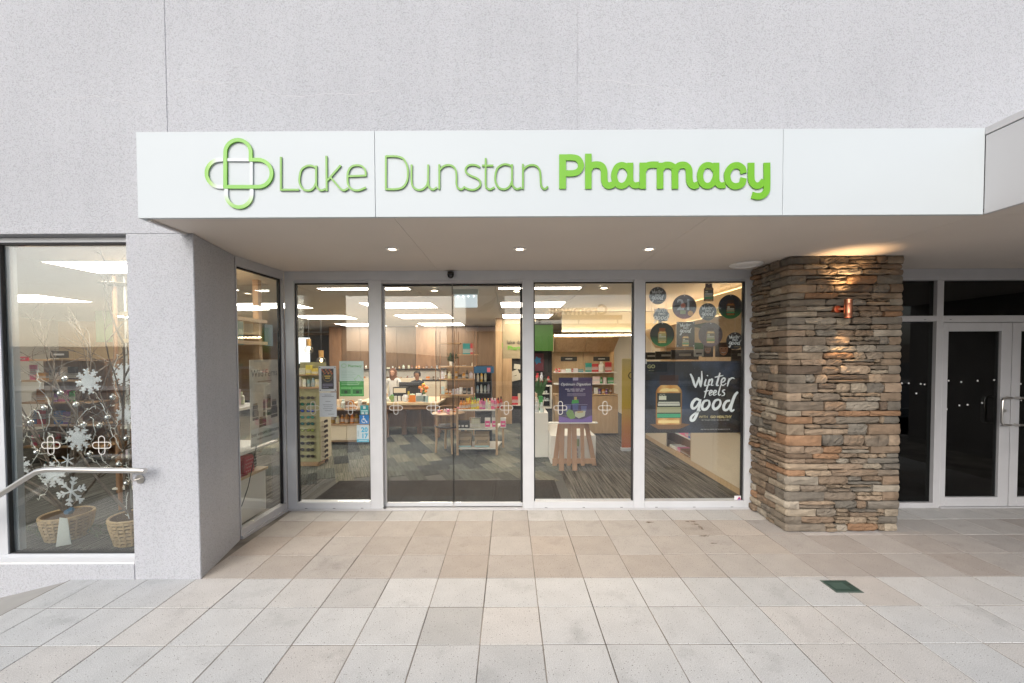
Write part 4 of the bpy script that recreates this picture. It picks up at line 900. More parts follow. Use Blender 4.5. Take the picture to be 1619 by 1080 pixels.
# ---- two people behind the counter
def person(px, py_head, Y, label, skin, top, sleeve, hair, legs, turn, long_hair):
    hp = at(px, py_head, Y=Y); hz = hp.z; s = hz/1.40*1.0; x = hp.x
    t = thing('person', label, 'person', (x, Y, 0))
    J = {'pel': (0,0,.82), 'wai': (0,.0,.98), 'che': (0,-.02,1.16), 'nec': (0,-.035,1.30), 'hed': (0,-.06,1.40)}
    V = [(0,0,.80),(0,0,.94),(0,-.02,1.10),(0,-.03,1.22),(0,-.04,1.29)]; R_ = [(.15,.11),(.12,.09),(.145,.10),(.11,.085),(.05,.05)]; E_ = [(0,1),(1,2),(2,3),(3,4)]
    for sx_ in (-1, 1):
        o = len(V); V += [(.165*sx_,-.03,1.21),(.20*sx_,-.05,.97),(.13*sx_,-.25,.86)]; R_ += [(.05,.05),(.038,.038),(.028,.028)]; E_ += [(3,o),(o,o+1),(o+1,o+2)]
        o = len(V); V += [(.085*sx_,0,.76),(.095*sx_,-.02,.42),(.095*sx_,.02,.06)]; R_ += [(.085,.085),(.055,.055),(.04,.04)]; E_ += [(0,o),(o,o+1),(o+1,o+2)]
    def skin_obj(name, V, E_, R_, m, color, parent, lv=2):
        me = bpy.data.meshes.new(name); me.from_pydata([Vector((v[0]*s+x, v[1]*s+Y, v[2]*s)) for v in V], E_, []); o = bpy.data.objects.new(name, me); COL.objects.link(o)
        md = o.modifiers.new('skin', 'SKIN'); md.use_smooth_shade = True
        for i, d in enumerate(me.skin_vertices[0].data): d.radius = (R_[i][0]*s, R_[i][1]*s); d.use_root = i == 0
        o.modifiers.new('sub', 'SUBSURF').levels = 1; o.modifiers['sub'].render_levels = lv
        me.materials.append(m); o.color = (*color, 1); adopt(o, parent); return o
    skin_obj('body', V, E_, R_, M_MATTE, top, t)
    for sx_ in (-1, 1):   # sleeves in their own cloth, then hands
        skin_obj('sleeve', [(.15*sx_,-.03,1.215),(.19*sx_,-.04,1.10),(.202*sx_,-.05,.97)], [(0,1),(1,2)], [(.058,.058),(.052,.052),(.046,.046)], M_MATTE, sleeve, t, 1)
        hb = [(.128*sx_,-.255,.858),(.115*sx_,-.31,.835)]; he = [(0,1)]; hr_ = [(.024,.016),(.036,.016)]
        for f in range(5):
            o = len(hb); dx = (-.028+.017*f)*1.0; ln = (.06,.075,.08,.075,.055)[f] if f else .05
            if f == 0: hb += [(.115*sx_-.042*sx_,-.315,.828),(.115*sx_-.055*sx_,-.345,.815)]
            else: hb += [(.115*sx_+(dx)*sx_,-.345,.828),(.115*sx_+dx*1.15*sx_,-.345-ln*.6,.808)]
            hr_ += [(.010,.009),(.008,.007)]; he += [(1,o),(o,o+1)]
        skin_obj('hand', hb, he, hr_, M_MATTE, skin, t, 1)
    hc = Vector((x, Y-.055*s, 1.41*s)); b = MB()
    b.lathe([(.015,-.12),(.045,-.105),(.062,-.07),(.07,-.03),(.075,.01),(.074,.05),(.06,.085),(.035,.105),(.008,.112)], (0,0,0), 14)
    b.cyl((0,.01,-.16),(0,.0,-.06),.045,10)
    b.v = [(hc.x+v[0]*s*.98, hc.y+v[1]*s*1.15, hc.z+v[2]*s) for v in b.v]; b.build('head', M_MATTE, t, skin, smooth=True)
    f = hc + Vector((0, -.086*s, 0))
    b = MB(); b.add([(f.x-.012*s,f.y+.01*s,f.z-.03*s),(f.x+.012*s,f.y+.01*s,f.z-.03*s),(f.x,f.y-.022*s,f.z-.028*s),(f.x,f.y,f.z+.02*s)], [(0,1,2),(1,3,2),(3,0,2),(0,3,1)]); b.build('nose', M_MATTE, t, skin)
    for sx_ in (-1, 1): MB().ball((f.x+.028*sx_*s, f.y+.006*s, f.z+.008*s), .010*s, 8, 5).build('eye', M_GLOSS, t, (.03,.02,.02)); MB().ball((hc.x+.075*sx_*s, hc.y+.01, hc.z-.01*s), .018*s, 8, 5, 1.5).build('ear', M_MATTE, t, skin)
    bx(f.x-.022*s, f.x+.022*s, f.y+.006*s, f.y+.012*s, f.z-.062*s, f.z-.053*s).build('mouth', M_MATTE, t, (.30,.08,.07))
    b = MB(); b.lathe([(.082,-.03 if not long_hair else -.19),(.088,.03),(.080,.07),(.055,.105),(.01,.122)], (0,0,0), 16)
    b.v = [(hc.x+v[0]*s*1.16, hc.y+(v[1]*1.12+(.030 if v[2] < .045 else .012))*s, hc.z+v[2]*s*1.1+.003) for v in b.v]; b.build('hair', M_MATTE, t, hair, smooth=True)
    return t
person(622, 590, 11.3, 'person with long brown hair and white top behind the counter', (.50,.28,.19), (.62,.60,.57), (.60,.58,.55), (.13,.055,.03), (.03,.03,.04), 0, True)
person(660, 594, 10.95, 'person with dark hair in black vest over yellow sleeves at the till', (.30,.16,.10), (.025,.028,.035), (.75,.50,.03), (.02,.015,.013), (.02,.02,.03), 0, False)

# ---- slender open shelving frame
HF = 9.6; hf = thing('open_shelving', 'tall slender brown open shelving frame rising from behind the counter', 'shelving', (at(721,0,Y=HF).x, HF, 0))
for px in (690.5, 720.5, 750):
    for dy, dx in ((0, -.022), (.35, .022)): 
        x = at(px, 600, Y=HF).x+dx; MB().cyl((x, HF+dy, 0), (x, HF+dy, 2.40), .012, 8).build('post', M_WALN, hf)
def hshelf(a, b_, py):
    xa, xb, z = at(a,0,Y=HF).x, at(b_,0,Y=HF).x, at(720,py,Y=HF).z; bx(xa-.03, xb+.03, HF, HF+.36, z-.012, z+.012).build('shelf', M_OAK, hf); return xa, xb, z+.0125
hshelf(691, 721, 543); A = hshelf(691, 750, 580); B_ = hshelf(721, 750, 561); C_ = hshelf(691, 750, 600); D_ = hshelf(691, 750, 625)
p = Vector((at(709,0,Y=HF).x, HF+.18, A[2])); t = thing('pot_plant', 'dark round pot plant on the open shelving frame', 'plant', p)
MB().lathe([(.05,0),(.065,.01),(.075,.10),(.07,.105)], p, 14).build('pot', M_WHITEP, t, smooth=True)
b = MB()
for i in range(170):
    v = Vector((rq.gauss(0,1), rq.gauss(0,1), rq.gauss(0,1))).normalized()*rq.uniform(.05,.14); q = p+Vector((0,0,.2))+v; e1 = Vector((rq.uniform(-1,1),rq.uniform(-1,1),rq.uniform(-1,1))).normalized()*.03; e2 = v.cross(e1).normalized()*.014
    b.add([q-e1, q+e2, q+e1, q-e2], [(0,1,2,3)])
b.build('foliage', mat('dark_leaf', (.025,.06,.025), .6), t)
product('box', 'teal', (at(733,0,Y=HF).x, HF+.15, B_[2]), (.17,.05,.25), 'standing on the short upper shelf of the open frame', 'cartons on the open frame', adj='large'); product('box', 'red', (at(742,0,Y=HF).x, HF+.16, B_[2]), (.09,.05,.25), 'standing on the short upper shelf of the open frame', 'cartons on the open frame', adj='large')
shelf_row(at(722,0,Y=HF).x+.05, C_[1], HF+.15, A[2], 'on the middle shelf of the open frame', 'goods on the open frame', ('jar','box'), ('brown','cream'), (.05,.1), (.07,.1), gap=.08)
for Q in (C_, D_): shelf_row(Q[0], Q[1], HF+.15, Q[2], f'on the {"upper" if Q is C_ else "lower"} goods shelf of the open frame', 'goods on the open frame', ('jar','bottle','box'), ('white','silver','cream','amber','black'), (.08,.2), (.06,.1))

# ---- front display stand (gondola)
GY = 7.67; gx0, gx1 = at(721.5,715,Y=GY).x, at(787,715,Y=GY).x; GD = .62
gd = thing('display_stand', 'three tier timber and white display stand in the doorway view', 'display stand', ((gx0+gx1)/2, GY+.3, 0))
gz = [at(755,y,Y=GY).z for y in (708.5, 678, 648)]
for xx, yy in ((gx0, GY), (gx1-.04, GY), (gx0+.09, GY+GD), (gx1+.07, GY+GD)): bx(xx, xx+.04, yy, yy+.04, 0, gz[2]+(.03 if yy == GY else .06)).build('leg', M_OAKV, gd, bevel=.003)
for z in gz:
    b = MB(); b.add([(gx0+.042,GY-.0,z-.022),(gx1-.042,GY-.0,z-.022),(gx1+.068,GY+GD,z-.022),(gx0+.132,GY+GD,z-.022),(gx0+.042,GY,z),(gx1-.042,GY,z),(gx1+.068,GY+GD,z),(gx0+.132,GY+GD,z)], [(3,2,1,0),(4,5,6,7),(0,1,5,4),(1,2,6,5),(2,3,7,6),(3,0,4,7)])
    b.build('shelf', M_WHITEP, gd)
for z in gz: bx(gx1-.03, gx1+.0, GY+.042, GY+GD-.002, z-.05, z-.024).build('side_rail', M_OAK, gd)
def bottle2(kind, col, capcol, p, w, h, label, group):
    t = product(kind, col, p, (w, w, h*.8), '', group); t['label'] = label
    c = MB().lathe([(.011,0),(.013,.002),(.012,h*.2),(.005,h*.21),(.005,h*.26)], (0,0,0), 10).build('pump_cap', M_GLOSS, None, CN[capcol], loc=(p[0],p[1],p[2]+h*.8)); adopt(c, t)
tops = [('orange','black')]*2+[('orange','yellow')]*2+[('yellow','green')]*3+[('pink','black')]*2+[('white','black'),('cream','black'),('pink','white'),('pink','white'),('red','black'),('red','black')]
wh = ['at the orange end','at the orange end','beside the yellow bottles','beside the yellow bottles','in the middle left','in the middle left','in the middle left','in the centre','in the centre','right of centre','right of centre','near the pink end','near the pink end','at the back right','at the back right']
for i, (c, k) in enumerate(tops):
    x = gx0+.08+i*(gx1-gx0-.02)/14.; bottle2('bottle' if c != 'pink' else 'jar', c, k, (x, GY+.10+(.12 if i > 12 else 0)+rq.uniform(-.01,.02), gz[2]), .065, .20+rq.uniform(-.02,.02), f'{c} bottle with {k} cap on top of the display stand, {wh[i]}', 'bottles on top of the display stand')
for i in range(11): product('bottle' if i % 3 else 'box', ('yellow','orange','pink','white','red')[i % 5], (gx0+.2+i*.062, GY+.36, gz[2]), (.05,.05,.17), 'in the back row on top of the display stand', 'back row of the display stand')
for px, lb in ((771,'left'), (782,'middle'), (795.5,'right')):
    x = at(px, 670, Y=GY+.1).x; t = thing('pink_pack', f'clear pouch with pink label on the middle tier, {lb} one', 'pouch', (x, GY+.1, gz[1]), 'pink pouches on the middle tier')
    bx(x-.052, x+.052, GY+.09, GY+.12, gz[1], gz[1]+.19).build('pouch', M_WHITEP, t, bevel=.006); bx(x-.045, x+.045, GY+.0875, GY+.0895, gz[1]+.02, gz[1]+.13).build('label_print', M_OBJ, t, (.72,.06,.25))
    bx(x-.03, x+.03, GY+.0868, GY+.0874, gz[1]+.06, gz[1]+.085).build('print', M_OBJ, t, (.8,.7,.7))
x = at(732,668,Y=GY+.1).x; t = thing('gift_box', 'black gift box with three white tubs on the middle tier', 'gift box', (x, GY+.1, gz[1]))
bx(x-.12, x+.12, GY+.06, GY+.2, gz[1], gz[1]+.13).build('case', M_BLACK, t, bevel=.004)
for q in (-.07, 0, .07): bx(x+q-.022, x+q+.022, GY+.056, GY+.0595, gz[1]+.025, gz[1]+.06).build('window', M_WHITEP, t)
x = at(752,665,Y=GY+.14).x; t = thing('wire_basket', 'white wire basket of cream packets on the middle tier', 'basket', (x, GY+.16, gz[1]))
for q in range(7): MB().tube([(x-.1+q*.033, GY+.06, gz[1]+.20), (x-.085+q*.028, GY+.06, gz[1]+.004), (x-.085+q*.028, GY+.22, gz[1]+.004)], .003, 5).build('wire', M_WHITEP, t)
for zz in (.05, .12, .20): MB().tube([(x-.1,GY+.06,gz[1]+zz),(x+.1,GY+.06,gz[1]+zz)], .003, 5).build('wire', M_WHITEP, t)
product('box','cream',(x, GY+.15, gz[1]+.005),(.15,.12,.16),'inside the white wire basket','packets in the wire basket')
for px, lb in ((734,'left'), (762,'right')):
    x = at(px, 698, Y=GY+.12).x; t = thing('carton_box', f'brown kraft carton printed good on the bottom tier, {lb} one', 'box', (x, GY+.12, gz[0]), 'kraft cartons on the bottom tier')
    bx(x-.135, x+.135, GY+.08, GY+.28, gz[0], gz[0]+.185).build('carton', mat('kraft_card', (.36,.26,.15), .8), t, bevel=.004); bx(x-.134, x+.134, GY+.078, GY+.0795, gz[0]+.005, gz[0]+.03).build('tape_band', M_OBJ, t, (.30,.50,.52))
    for sg in (-1, 1): 
        b = MB(); b.add([(x-.13,GY+(.08 if sg<0 else .28),gz[0]+.185),(x+.13,GY+(.08 if sg<0 else .28),gz[0]+.185),(x+.13,GY+.18+sg*.14,gz[0]+.25),(x-.13,GY+.18+sg*.14,gz[0]+.25),(x-.13,GY+(.08 if sg<0 else .28)+.004,gz[0]+.185),(x+.13,GY+(.08 if sg<0 else .28)+.004,gz[0]+.185),(x+.13,GY+.184+sg*.14,gz[0]+.25),(x-.13,GY+.184+sg*.14,gz[0]+.25)], [(0,1,2,3),(7,6,5,4),(0,4,5,1),(1,5,6,2),(2,6,7,3),(3,7,4,0)]); b.build('flap', MATS['kraft_card'], t)
    text('good', .10, (x, GY+.0775, gz[0]+.085), t, (.03,.025,.02), shear=.15)

# ---- black tube display behind it
BY = 8.7; xa, xb = at(747,0,Y=BY).x, at(774,0,Y=BY).x; t = thing('tube_display', 'black shelf display of pale tubes with a blue header card', 'display rack', ((xa+xb)/2, BY+.2, 0))
zz = [at(760,y,Y=BY).z for y in (622, 604, 580)]
bx(xa, xb, BY+.3, BY+.33, 0, zz[2]+.02).build('back', M_BLACK, t)
for xx in (xa, xb-.02): bx(xx, xx+.02, BY, BY+.299, 0, zz[2]).build('side', M_BLACK, t)
for z in zz[:2]: bx(xa+.021, xb-.021, BY, BY+.299, z-.015, z).build('shelf', M_BLACK, t)
bx(xa+.021, xb-.021, BY+.02, BY+.298, 0, .6).build('base', M_BLACK, t)
bx(xa-.02, xb+.05, BY-.01, BY+.0, zz[2]-.13, zz[2]+.01).build('header_card', M_OBJ, t, (.02,.09,.18)); bx(xb-.09, xb-.02, BY-.013, BY-.0105, zz[2]-.11, zz[2]-.02).build('header_print', M_OBJ, t, (.55,.12,.16))
for q, z in enumerate(zz[:2]): shelf_row(xa+.02, xb-.02, BY+.08, z+.001, f'on the {("lower","upper")[q]} shelf of the black display', 'tubes on the black display', ('tube','bottle'), (('white','cream','yellow') if q else ('white','pale blue','silver','teal')), (.15,.2), (.06,.07))

# ---- round accessory table
RY = 8.0; c = at(709, 652, Y=RY); t = thing('round_table', 'round timber table of hair accessories left of the display stand', 'table', (c.x, RY, 0)); tz = c.z
MB().lathe([(.30,-.03),(.31,-.025),(.31,-.005),(.30,0)], (c.x, RY, tz), 28).build('tabletop', M_OAK, t, smooth=True)
MB().lathe([(.25,-.02),(.26,-.01),(.26,.0),(.25,.002)], (c.x, RY, tz-.25), 24).build('lower_shelf', M_BLACK, t)
for a_r in range(4): MB().tube([(c.x+.2*cos(a_r*pi/2+.4), RY+.2*sin(a_r*pi/2+.4), tz-.031), (c.x+.25*cos(a_r*pi/2+.4), RY+.25*sin(a_r*pi/2+.4), 0)], .02, 8).build('leg', M_OAKV, t)
MB().tube([(c.x+.29*cos(i*pi/14), RY+.1, tz+.10*sin(i*pi/14)+.02) for i in range(15)], .008, 6).build('arched_rail', M_OAK, t)
for i in range(16):
    a_r = rq.uniform(0, 2*pi); r_ = rq.uniform(.05,.26)
    product(rq.choice(['box','jar','jar']), rq.choice(['red','white','black','silver','pink','orange']), (c.x+r_*cos(a_r), RY+r_*sin(a_r), tz+.0005), (.05,.05,rq.uniform(.03,.09)), 'among the accessories on the round table', 'accessories on the round table')

# ---- beige wall with the black notice recess, sign on it
WYY = 11.2; xa, xb = at(786,0,Y=WYY).x, at(846,0,Y=WYY).x; bw = thing('beige_wall', 'beige wall with timber post and black pinboard recess', 'wall', ((xa+xb)/2, WYY, 0))
xd = at(807,0,Y=WYY).x; zd = at(815,567,Y=WYY).z
bx(xa+.10, xb, WYY, WYY+.1, zd, 2.82).build('upper_wall', mat('beige_paint', (.28,.22,.13), .8), bw); bx(xa+.10, xd, WYY, WYY+.1, 0, zd-.001).build('pier', M_OAKV, bw); bx(xa-.08, xa+.09, WYY-.05, WYY+.1, 0, 2.82).build('timber_post', M_OAKV, bw)
bx(xd+.001, xb, WYY+.06, WYY+.1, 0, zd-.001).build('pinboard', M_BLACK, bw); bx(xd+.001, xb, WYY-.05, WYY+.059, at(815,640,Y=WYY).z-.02, at(815,640,Y=WYY).z).build('shelf', M_WHITEP, bw)
for px, py, r_ in ((813,590,.9),(820,580,.35),(816,598,.7),(824,594,.5)):
    p = at(px, py, Y=WYY+.05); o = MB().prism([(.14*cos(r_+i*pi/2+.6*(i%2)), .14*sin(r_+i*pi/2+.6*(i%2))) for i in range(4)], 0, .003).build('pinned_sheet', M_OBJ, None, (.55,.50,.40), loc=(p.x, WYY+.052-(r_*.004), p.z)); tag(o, 'cream sheet pinned askew on the black pinboard', 'paper', 'sheets on the pinboard')
product('box','red',(at(812,0,Y=WYY).x, WYY, at(815,640,Y=WYY).z+.001),(.16,.06,.22),'on the shelf under the pinboard','cartons under the pinboard'); product('box','cream',(at(822,0,Y=WYY).x, WYY, at(815,640,Y=WYY).z+.001),(.18,.05,.30),'on the shelf under the pinboard','cartons under the pinboard')
p = at(815, 545, Y=WYY-.01); t = thing('inner_sign', 'small green and black pharmacy sign on the beige inner wall', 'sign', p)
text('lake dunstan', .14, (p.x+.12, WYY-.006, p.z+.02), t, (.03,.03,.025), .003); text('Pharmacy', .16, (p.x+.1, WYY-.006, p.z-.14), t, (.12,.30,.03), .003, offset=.004)
MB().ribbon([(p.x-.42+.07*cos(i*pi/8), p.z-.02+.13*sin(i*pi/8)) for i in range(16)], .02, WYY-.008, WYY-.001, closed=True).build('emblem', M_OBJ, t, (.12,.30,.03))

# ---- display bay with green header, red poster and glass fridge
EY = 9.3; xa, xb = at(843,0,Y=EY).x, at(874,0,Y=EY).x; bay = thing('display_bay', 'tall dark display bay with bright green header panel', 'display', ((xa+xb)/2, EY+.3, 0))
bx(xa, xb, EY+.3, EY+.34, 0, 2.6).build('back_board', M_BLACK, bay); bx(xa, xb, EY, EY+.299, at(0,555,Y=EY).z*0+at(858,555,Y=EY).z, at(858,514,Y=EY).z).build('header_panel', M_OBJ, bay, (.032,.105,.008)); bx(xa, xb, EY, EY+.299, 0, .26).build('green_base', M_OBJ, bay, (.032,.105,.008))
p = at(852,573,Y=EY); o = bx(p.x-.15, p.x+.13, EY+.26, EY+.27, p.z-.2, p.z+.2).build('bay_poster', M_OBJ, None, (.10,.02,.03)); tag(o, 'dark red poster with a blue flower shape under the green header', 'poster')
f = MB().prism([(p.x-.01+.1*cos(i*pi/5)*(1 if i%2 else .6), p.z+.04+.1*sin(i*pi/5)*(1 if i%2 else .6)) for i in range(10)], EY+.257, EY+.2595).build('print', M_OBJ, o, (.02,.12,.22)); 
bx(xa+.02, xb-.03, EY+.02, EY+.29, at(0,606,Y=EY).z, at(858,604.5,Y=EY).z+.0).build('red_shelf', M_OBJ, bay, (.25,.03,.03))
shelf_row(xa+.04, xb-.05, EY+.1, at(858,604.5,Y=EY).z+.001, 'on the red shelf of the display bay', 'goods on the red shelf', ('bottle','box','jar'), ('white','red','cream','black'), (.12,.22), (.06,.09))
fz0, fz1 = at(858,646,Y=EY).z, at(858,607,Y=EY).z-.03; t = thing('glass_cabinet', 'small white framed glass cabinet in the display bay', 'cabinet', ((xa+xb)/2, EY, fz0))
for q in ((xa+.01,xa+.04,fz0,fz1),(xb-.06,xb-.03,fz0,fz1),(xa+.041,xb-.061,fz1-.03,fz1),(xa+.041,xb-.061,fz0,fz0+.03)): bx(q[0],q[1],EY+.0,EY+.25,q[2],q[3]).build('frame', M_WHITEP, t)
for q in (.33,.62): bx(xa+.041, xb-.061, EY+.02, EY+.25, fz0+(fz1-fz0)*q-.008, fz0+(fz1-fz0)*q).build('shelf', M_WHITEP, t); shelf_row(xa+.06, xb-.07, EY+.1, fz0+(fz1-fz0)*q+.001, 'inside the white glass cabinet', 'goods in the glass cabinet', ('box','jar'), ('silver','white','red'), (.05,.08), (.05,.07))
p = at(852,660,Y=EY-.1); t = thing('gift_bag', 'white red and green printed bag below the glass cabinet', 'bag', (p.x, EY-.1, 0))
bx(p.x-.18, p.x+.16, EY-.15, EY-.02, p.z-.16, p.z+.16).build('bag', M_WHITEP, t, bevel=.01)
for k, (dz, c) in enumerate(((.05,(.03,.2,.06)),(-.04,(.5,.04,.04)),(-.11,(.03,.16,.08)))): MB().prism([(p.x-.17,p.z+dz),(p.x+.15,p.z+dz-.02),(p.x+.15,p.z+dz+.03),(p.x-.17,p.z+dz+.06)], EY-.153, EY-.1505).build('print', M_OBJ, t, c)
bx(p.x-.2, p.x+.18, EY-.17, EY-.0, 0, p.z-.161).build('bag_stand', M_OBJ, t, (.06,.2,.03))

# ---- wood shelving wall at the right back, with cove light
KY = 9.45; xa, xb = at(876,0,Y=KY).x, at(979,0,Y=KY).x; cab = thing('shelving_wall', 'pale timber shelving wall with cupboards and lit cove above', 'shelving', ((xa+xb)/2, KY+.2, 0))
kz = lambda y: at(927, y, Y=KY).z
M_BLOND = wood_mat('blond_timber', (.56,.40,.235), (.48,.33,.185), scale=(6,6,.7))
xm = (xa+xb)/2
for a, b_ in ((xa, xm-.003), (xm+.003, xb)):
    bx(a, b_, KY+.38, KY+.42, .0, 2.3).build('back_panel', M_BLOND, cab)
    bx(a, b_-.0, KY, KY+.379, .06, kz(626)).build('cupboard_door', M_BLOND, cab, bevel=.004)
    z0, z1 = kz(556), kz(534); m_ = MB(); m_.add([(a,KY+.20,z0),(b_-(.06 if a>xa else 0),KY+.20,z0),(b_,KY-.08,z1),(a,KY-.08,z1),(a,KY+.375,z0),(b_-(.06 if a>xa else 0),KY+.375,z0),(b_,KY+.375,z1),(a,KY+.375,z1)], [(0,1,2,3),(7,6,5,4),(0,4,5,1),(1,5,6,2),(2,6,7,3),(3,7,4,0)]); m_.build('slanted_header', M_OAKV, cab)
for y in (588.5, 607): bx(xa+.01, xb-.01, KY+.06, KY+.378, kz(y)-.022, kz(y)).build('shelf', M_WHITEP, cab)
bx(xa, xb, KY-.01, KY+.378, kz(625), kz(625)+.02).build('worktop', M_BLOND, cab)
bx(xa, xb+.5, KY-.02, KY+.02, kz(531), kz(531)+.03).build('cove_lamp', M_COVE, cab)
for px, lb in ((900,'left'), (952,'right')):
    p = at(px, 567.5, Y=KY+.3); o = bx(p.x-.19, p.x+.19, KY+.36, KY+.375, p.z-.05, p.z+.05).build('category_sign', M_OBJ, None, (.04,.04,.038)); tag(o, f'black category sign on the shelving wall, {lb} one of the pair', 'sign', 'black category signs'); bx(p.x-.08, p.x+.08, KY+.3588, KY+.3596, p.z-.012, p.z+.012).build('print', M_OBJ, o, (.55,.53,.46))
for y, nm, a, b_ in ((588.5,'top',878,925),(588.5,'top',928,978),(607,'middle',928,978),(625,'bottom',928,978)):
    shelf_row(at(a,0,Y=KY).x, at(b_,0,Y=KY).x-.05, KY+.15, kz(y)+(.0005 if y<620 else .0205), f'on the {nm} shelf of the timber shelving wall, {"left" if a==878 else "right"} half', f'goods on the {nm} shelf of the shelving wall', ('box','box','bottle','jar'), (('green','white','teal','white','red') if a == 878 else ('green','blue','yellow','red','white','teal') if nm=='top' else ('orange','red','white','green') if nm=='middle' else ('purple','brown','amber','white','blue')), ((.05,.09) if a==878 else (.17,.24) if nm=='top' else (.1,.16)), (.06,.15))

# ---- yellow banner
NY = 8.0; xa, xb = at(985,0,Y=NY).x, at(1009,0,Y=NY).x; t = thing('banner', 'tall yellow to orange pull-up banner by the shelving wall', 'banner', ((xa+xb)/2, NY, 0))
bz0, bz1 = .06, at(990,567,Y=NY).z
bx(xa, xb, NY, NY+.006, bz0, bz1).build('banner_sheet', grad_mat('banner_print', [(0,(.45,.10,.02)),(.25,(.60,.25,.03)),(.5,(.62,.46,.05)),(.85,(.72,.60,.22)),(1,(.75,.68,.4))], 2, bz0, bz1), t); bx(xa-.01, xb+.01, NY-.05, NY+.06, 0, .059).build('base', M_ALU, t, bevel=.005)
text('C', .22, ((xa+xb)/2+.04, NY-.001, at(998,600,Y=NY).z), t, (.12,.11,.05)); MB().cyl((xb-.05,NY+.02,0.06),(xb-.05,NY+.02,bz1),.008,6).build('pole', M_STEEL, t)

# ---- shelving along the right wall
rw = thing('wall_shelving', 'pale timber shelving along the right wall behind the big poster', 'shelving', (3.2, 7.3, 0)); RX = 3.0
bx(RX, 3.49, 5.4, 9.2, .0, .085).build('plinth', M_BLOND, rw)
bx(RX, 3.49, 5.4, 6.15, .086, .80).build('cupboard_door', M_CREAM, rw, bevel=.004); bx(RX, 3.49, 6.156, 6.9, .086, .80).build('cupboard_door', M_CREAM, rw, bevel=.004)
bx(RX, 3.02, 8.0, 9.2, .086, .80).build('cupboard_door', M_CREAM, rw, bevel=.004)
bx(3.3, 3.49, 6.91, 9.2, .086, .80).build('back_panel', M_WALN, rw); bx(RX, 3.49, 6.905, 6.925, .086, .8).build('divider', M_BLOND, rw)
bx(RX-.03, 3.49, 5.4, 9.2, .81, .84).build('worktop', M_BLOND, rw); bx(RX+.03, 3.3, 6.93, 7.99, .40, .42).build('shelf', M_WHITEP, rw)
for z in (1.25, 1.62): bx(3.2, 3.49, 5.4, 9.2, z, z+.022).build('shelf', M_BLOND, rw)
for y in (5.5, 6.4, 7.3, 8.2, 9.1): bx(3.44, 3.49, y-.44, y+.44, .845, 2.1).build('back_panel', M_BLOND, rw)
b = MB(); b.add([(3.25,5.3,1.98),(3.25,9.3,1.98),(2.95,9.3,2.38),(2.95,5.3,2.38),(3.49,5.3,1.98),(3.49,9.3,1.98),(3.49,9.3,2.38),(3.49,5.3,2.38)], [(0,1,2,3),(7,6,5,4),(0,4,5,1),(1,5,6,2),(2,6,7,3),(3,7,4,0)]); b.build('slanted_header', M_BLOND, rw)
bx(3.38, 3.44, 5.3, 9.3, 2.42, 2.45).build('cove_lamp', M_COVE, rw)
shelf_row(7.0, 7.95, 3.15, .086, 'on the bottom of the open bay by the right wall', 'magazines in the open bay', ('box',), ('pink','red','white','brown'), (.03,.08), (.1,.2), d=.2, along='y'); shelf_row(7.0, 7.95, 3.15, .4205, 'on the upper shelf of the open bay by the right wall', 'cartons in the open bay', ('box',), ('white','pink','white','blue'), (.08,.14), (.08,.15), d=.2, along='y')
shelf_row(5.5, 9.1, 3.3, 1.273, 'on the long shelf along the right wall', 'goods along the right wall', ('box','bottle','jar'), ('white','green','cream','blue','red'), (.1,.2), (.08,.16), gap=.1, along='y'); shelf_row(5.5, 9.1, 3.15, .8405, 'on the worktop along the right wall', 'goods on the right wall worktop', ('box','bottle','jar'), ('white','green','cream','amber','red'), (.1,.25), (.08,.16), gap=.05, along='y')
for px, py, w, h, tx in ((1030,563,.30,.12,'the smallest, by the mullion'),(1053,562,.34,.13,'the middle one of three'),(1083,561,.42,.15,'the widest of three')):
    x = {1030:2.4,1053:2.55,1083:2.72}[px]; Yq = (x*F)/(px-804)*1.0
    p = at(px, py, Y=Yq); o = bx(p.x-w/2, p.x+w/2, p.y, p.y+.02, p.z-h/2, p.z+h/2).build('category_sign', M_OBJ, None, (.045,.042,.036)); tag(o, f'black hanging sign behind the round decals, {tx}', 'sign', 'black category signs'); bx(p.x-w*.22, p.x+w*.22, p.y-.0012, p.y-.0004, p.z-h*.12, p.z+h*.12).build('print', M_OBJ, o, (.40,.37,.31))
    MB().cyl((p.x,p.y+.01,p.z+h/2),(p.x,p.y+.01,2.8),.004,5).build('hanger', M_WHITEP, o)
p = at(1105,552,Y=5.75); o = bx(p.x-.065,p.x+.065,5.75,5.76,p.z-.10,p.z+.09).build('show_card', M_OBJ, None, (.62,.62,.56)); tag(o, 'green and white show card behind the round decals', 'card'); bx(p.x-.06,p.x+.06,5.747,5.7495,p.z-.0,p.z+.085).build('print', M_OBJ, o, (.02,.22,.06)); bx(p.x-.04,p.x+.04,5.747,5.7495,p.z-.075,p.z-.05).build('print', M_OBJ, o, (.05,.05,.05))
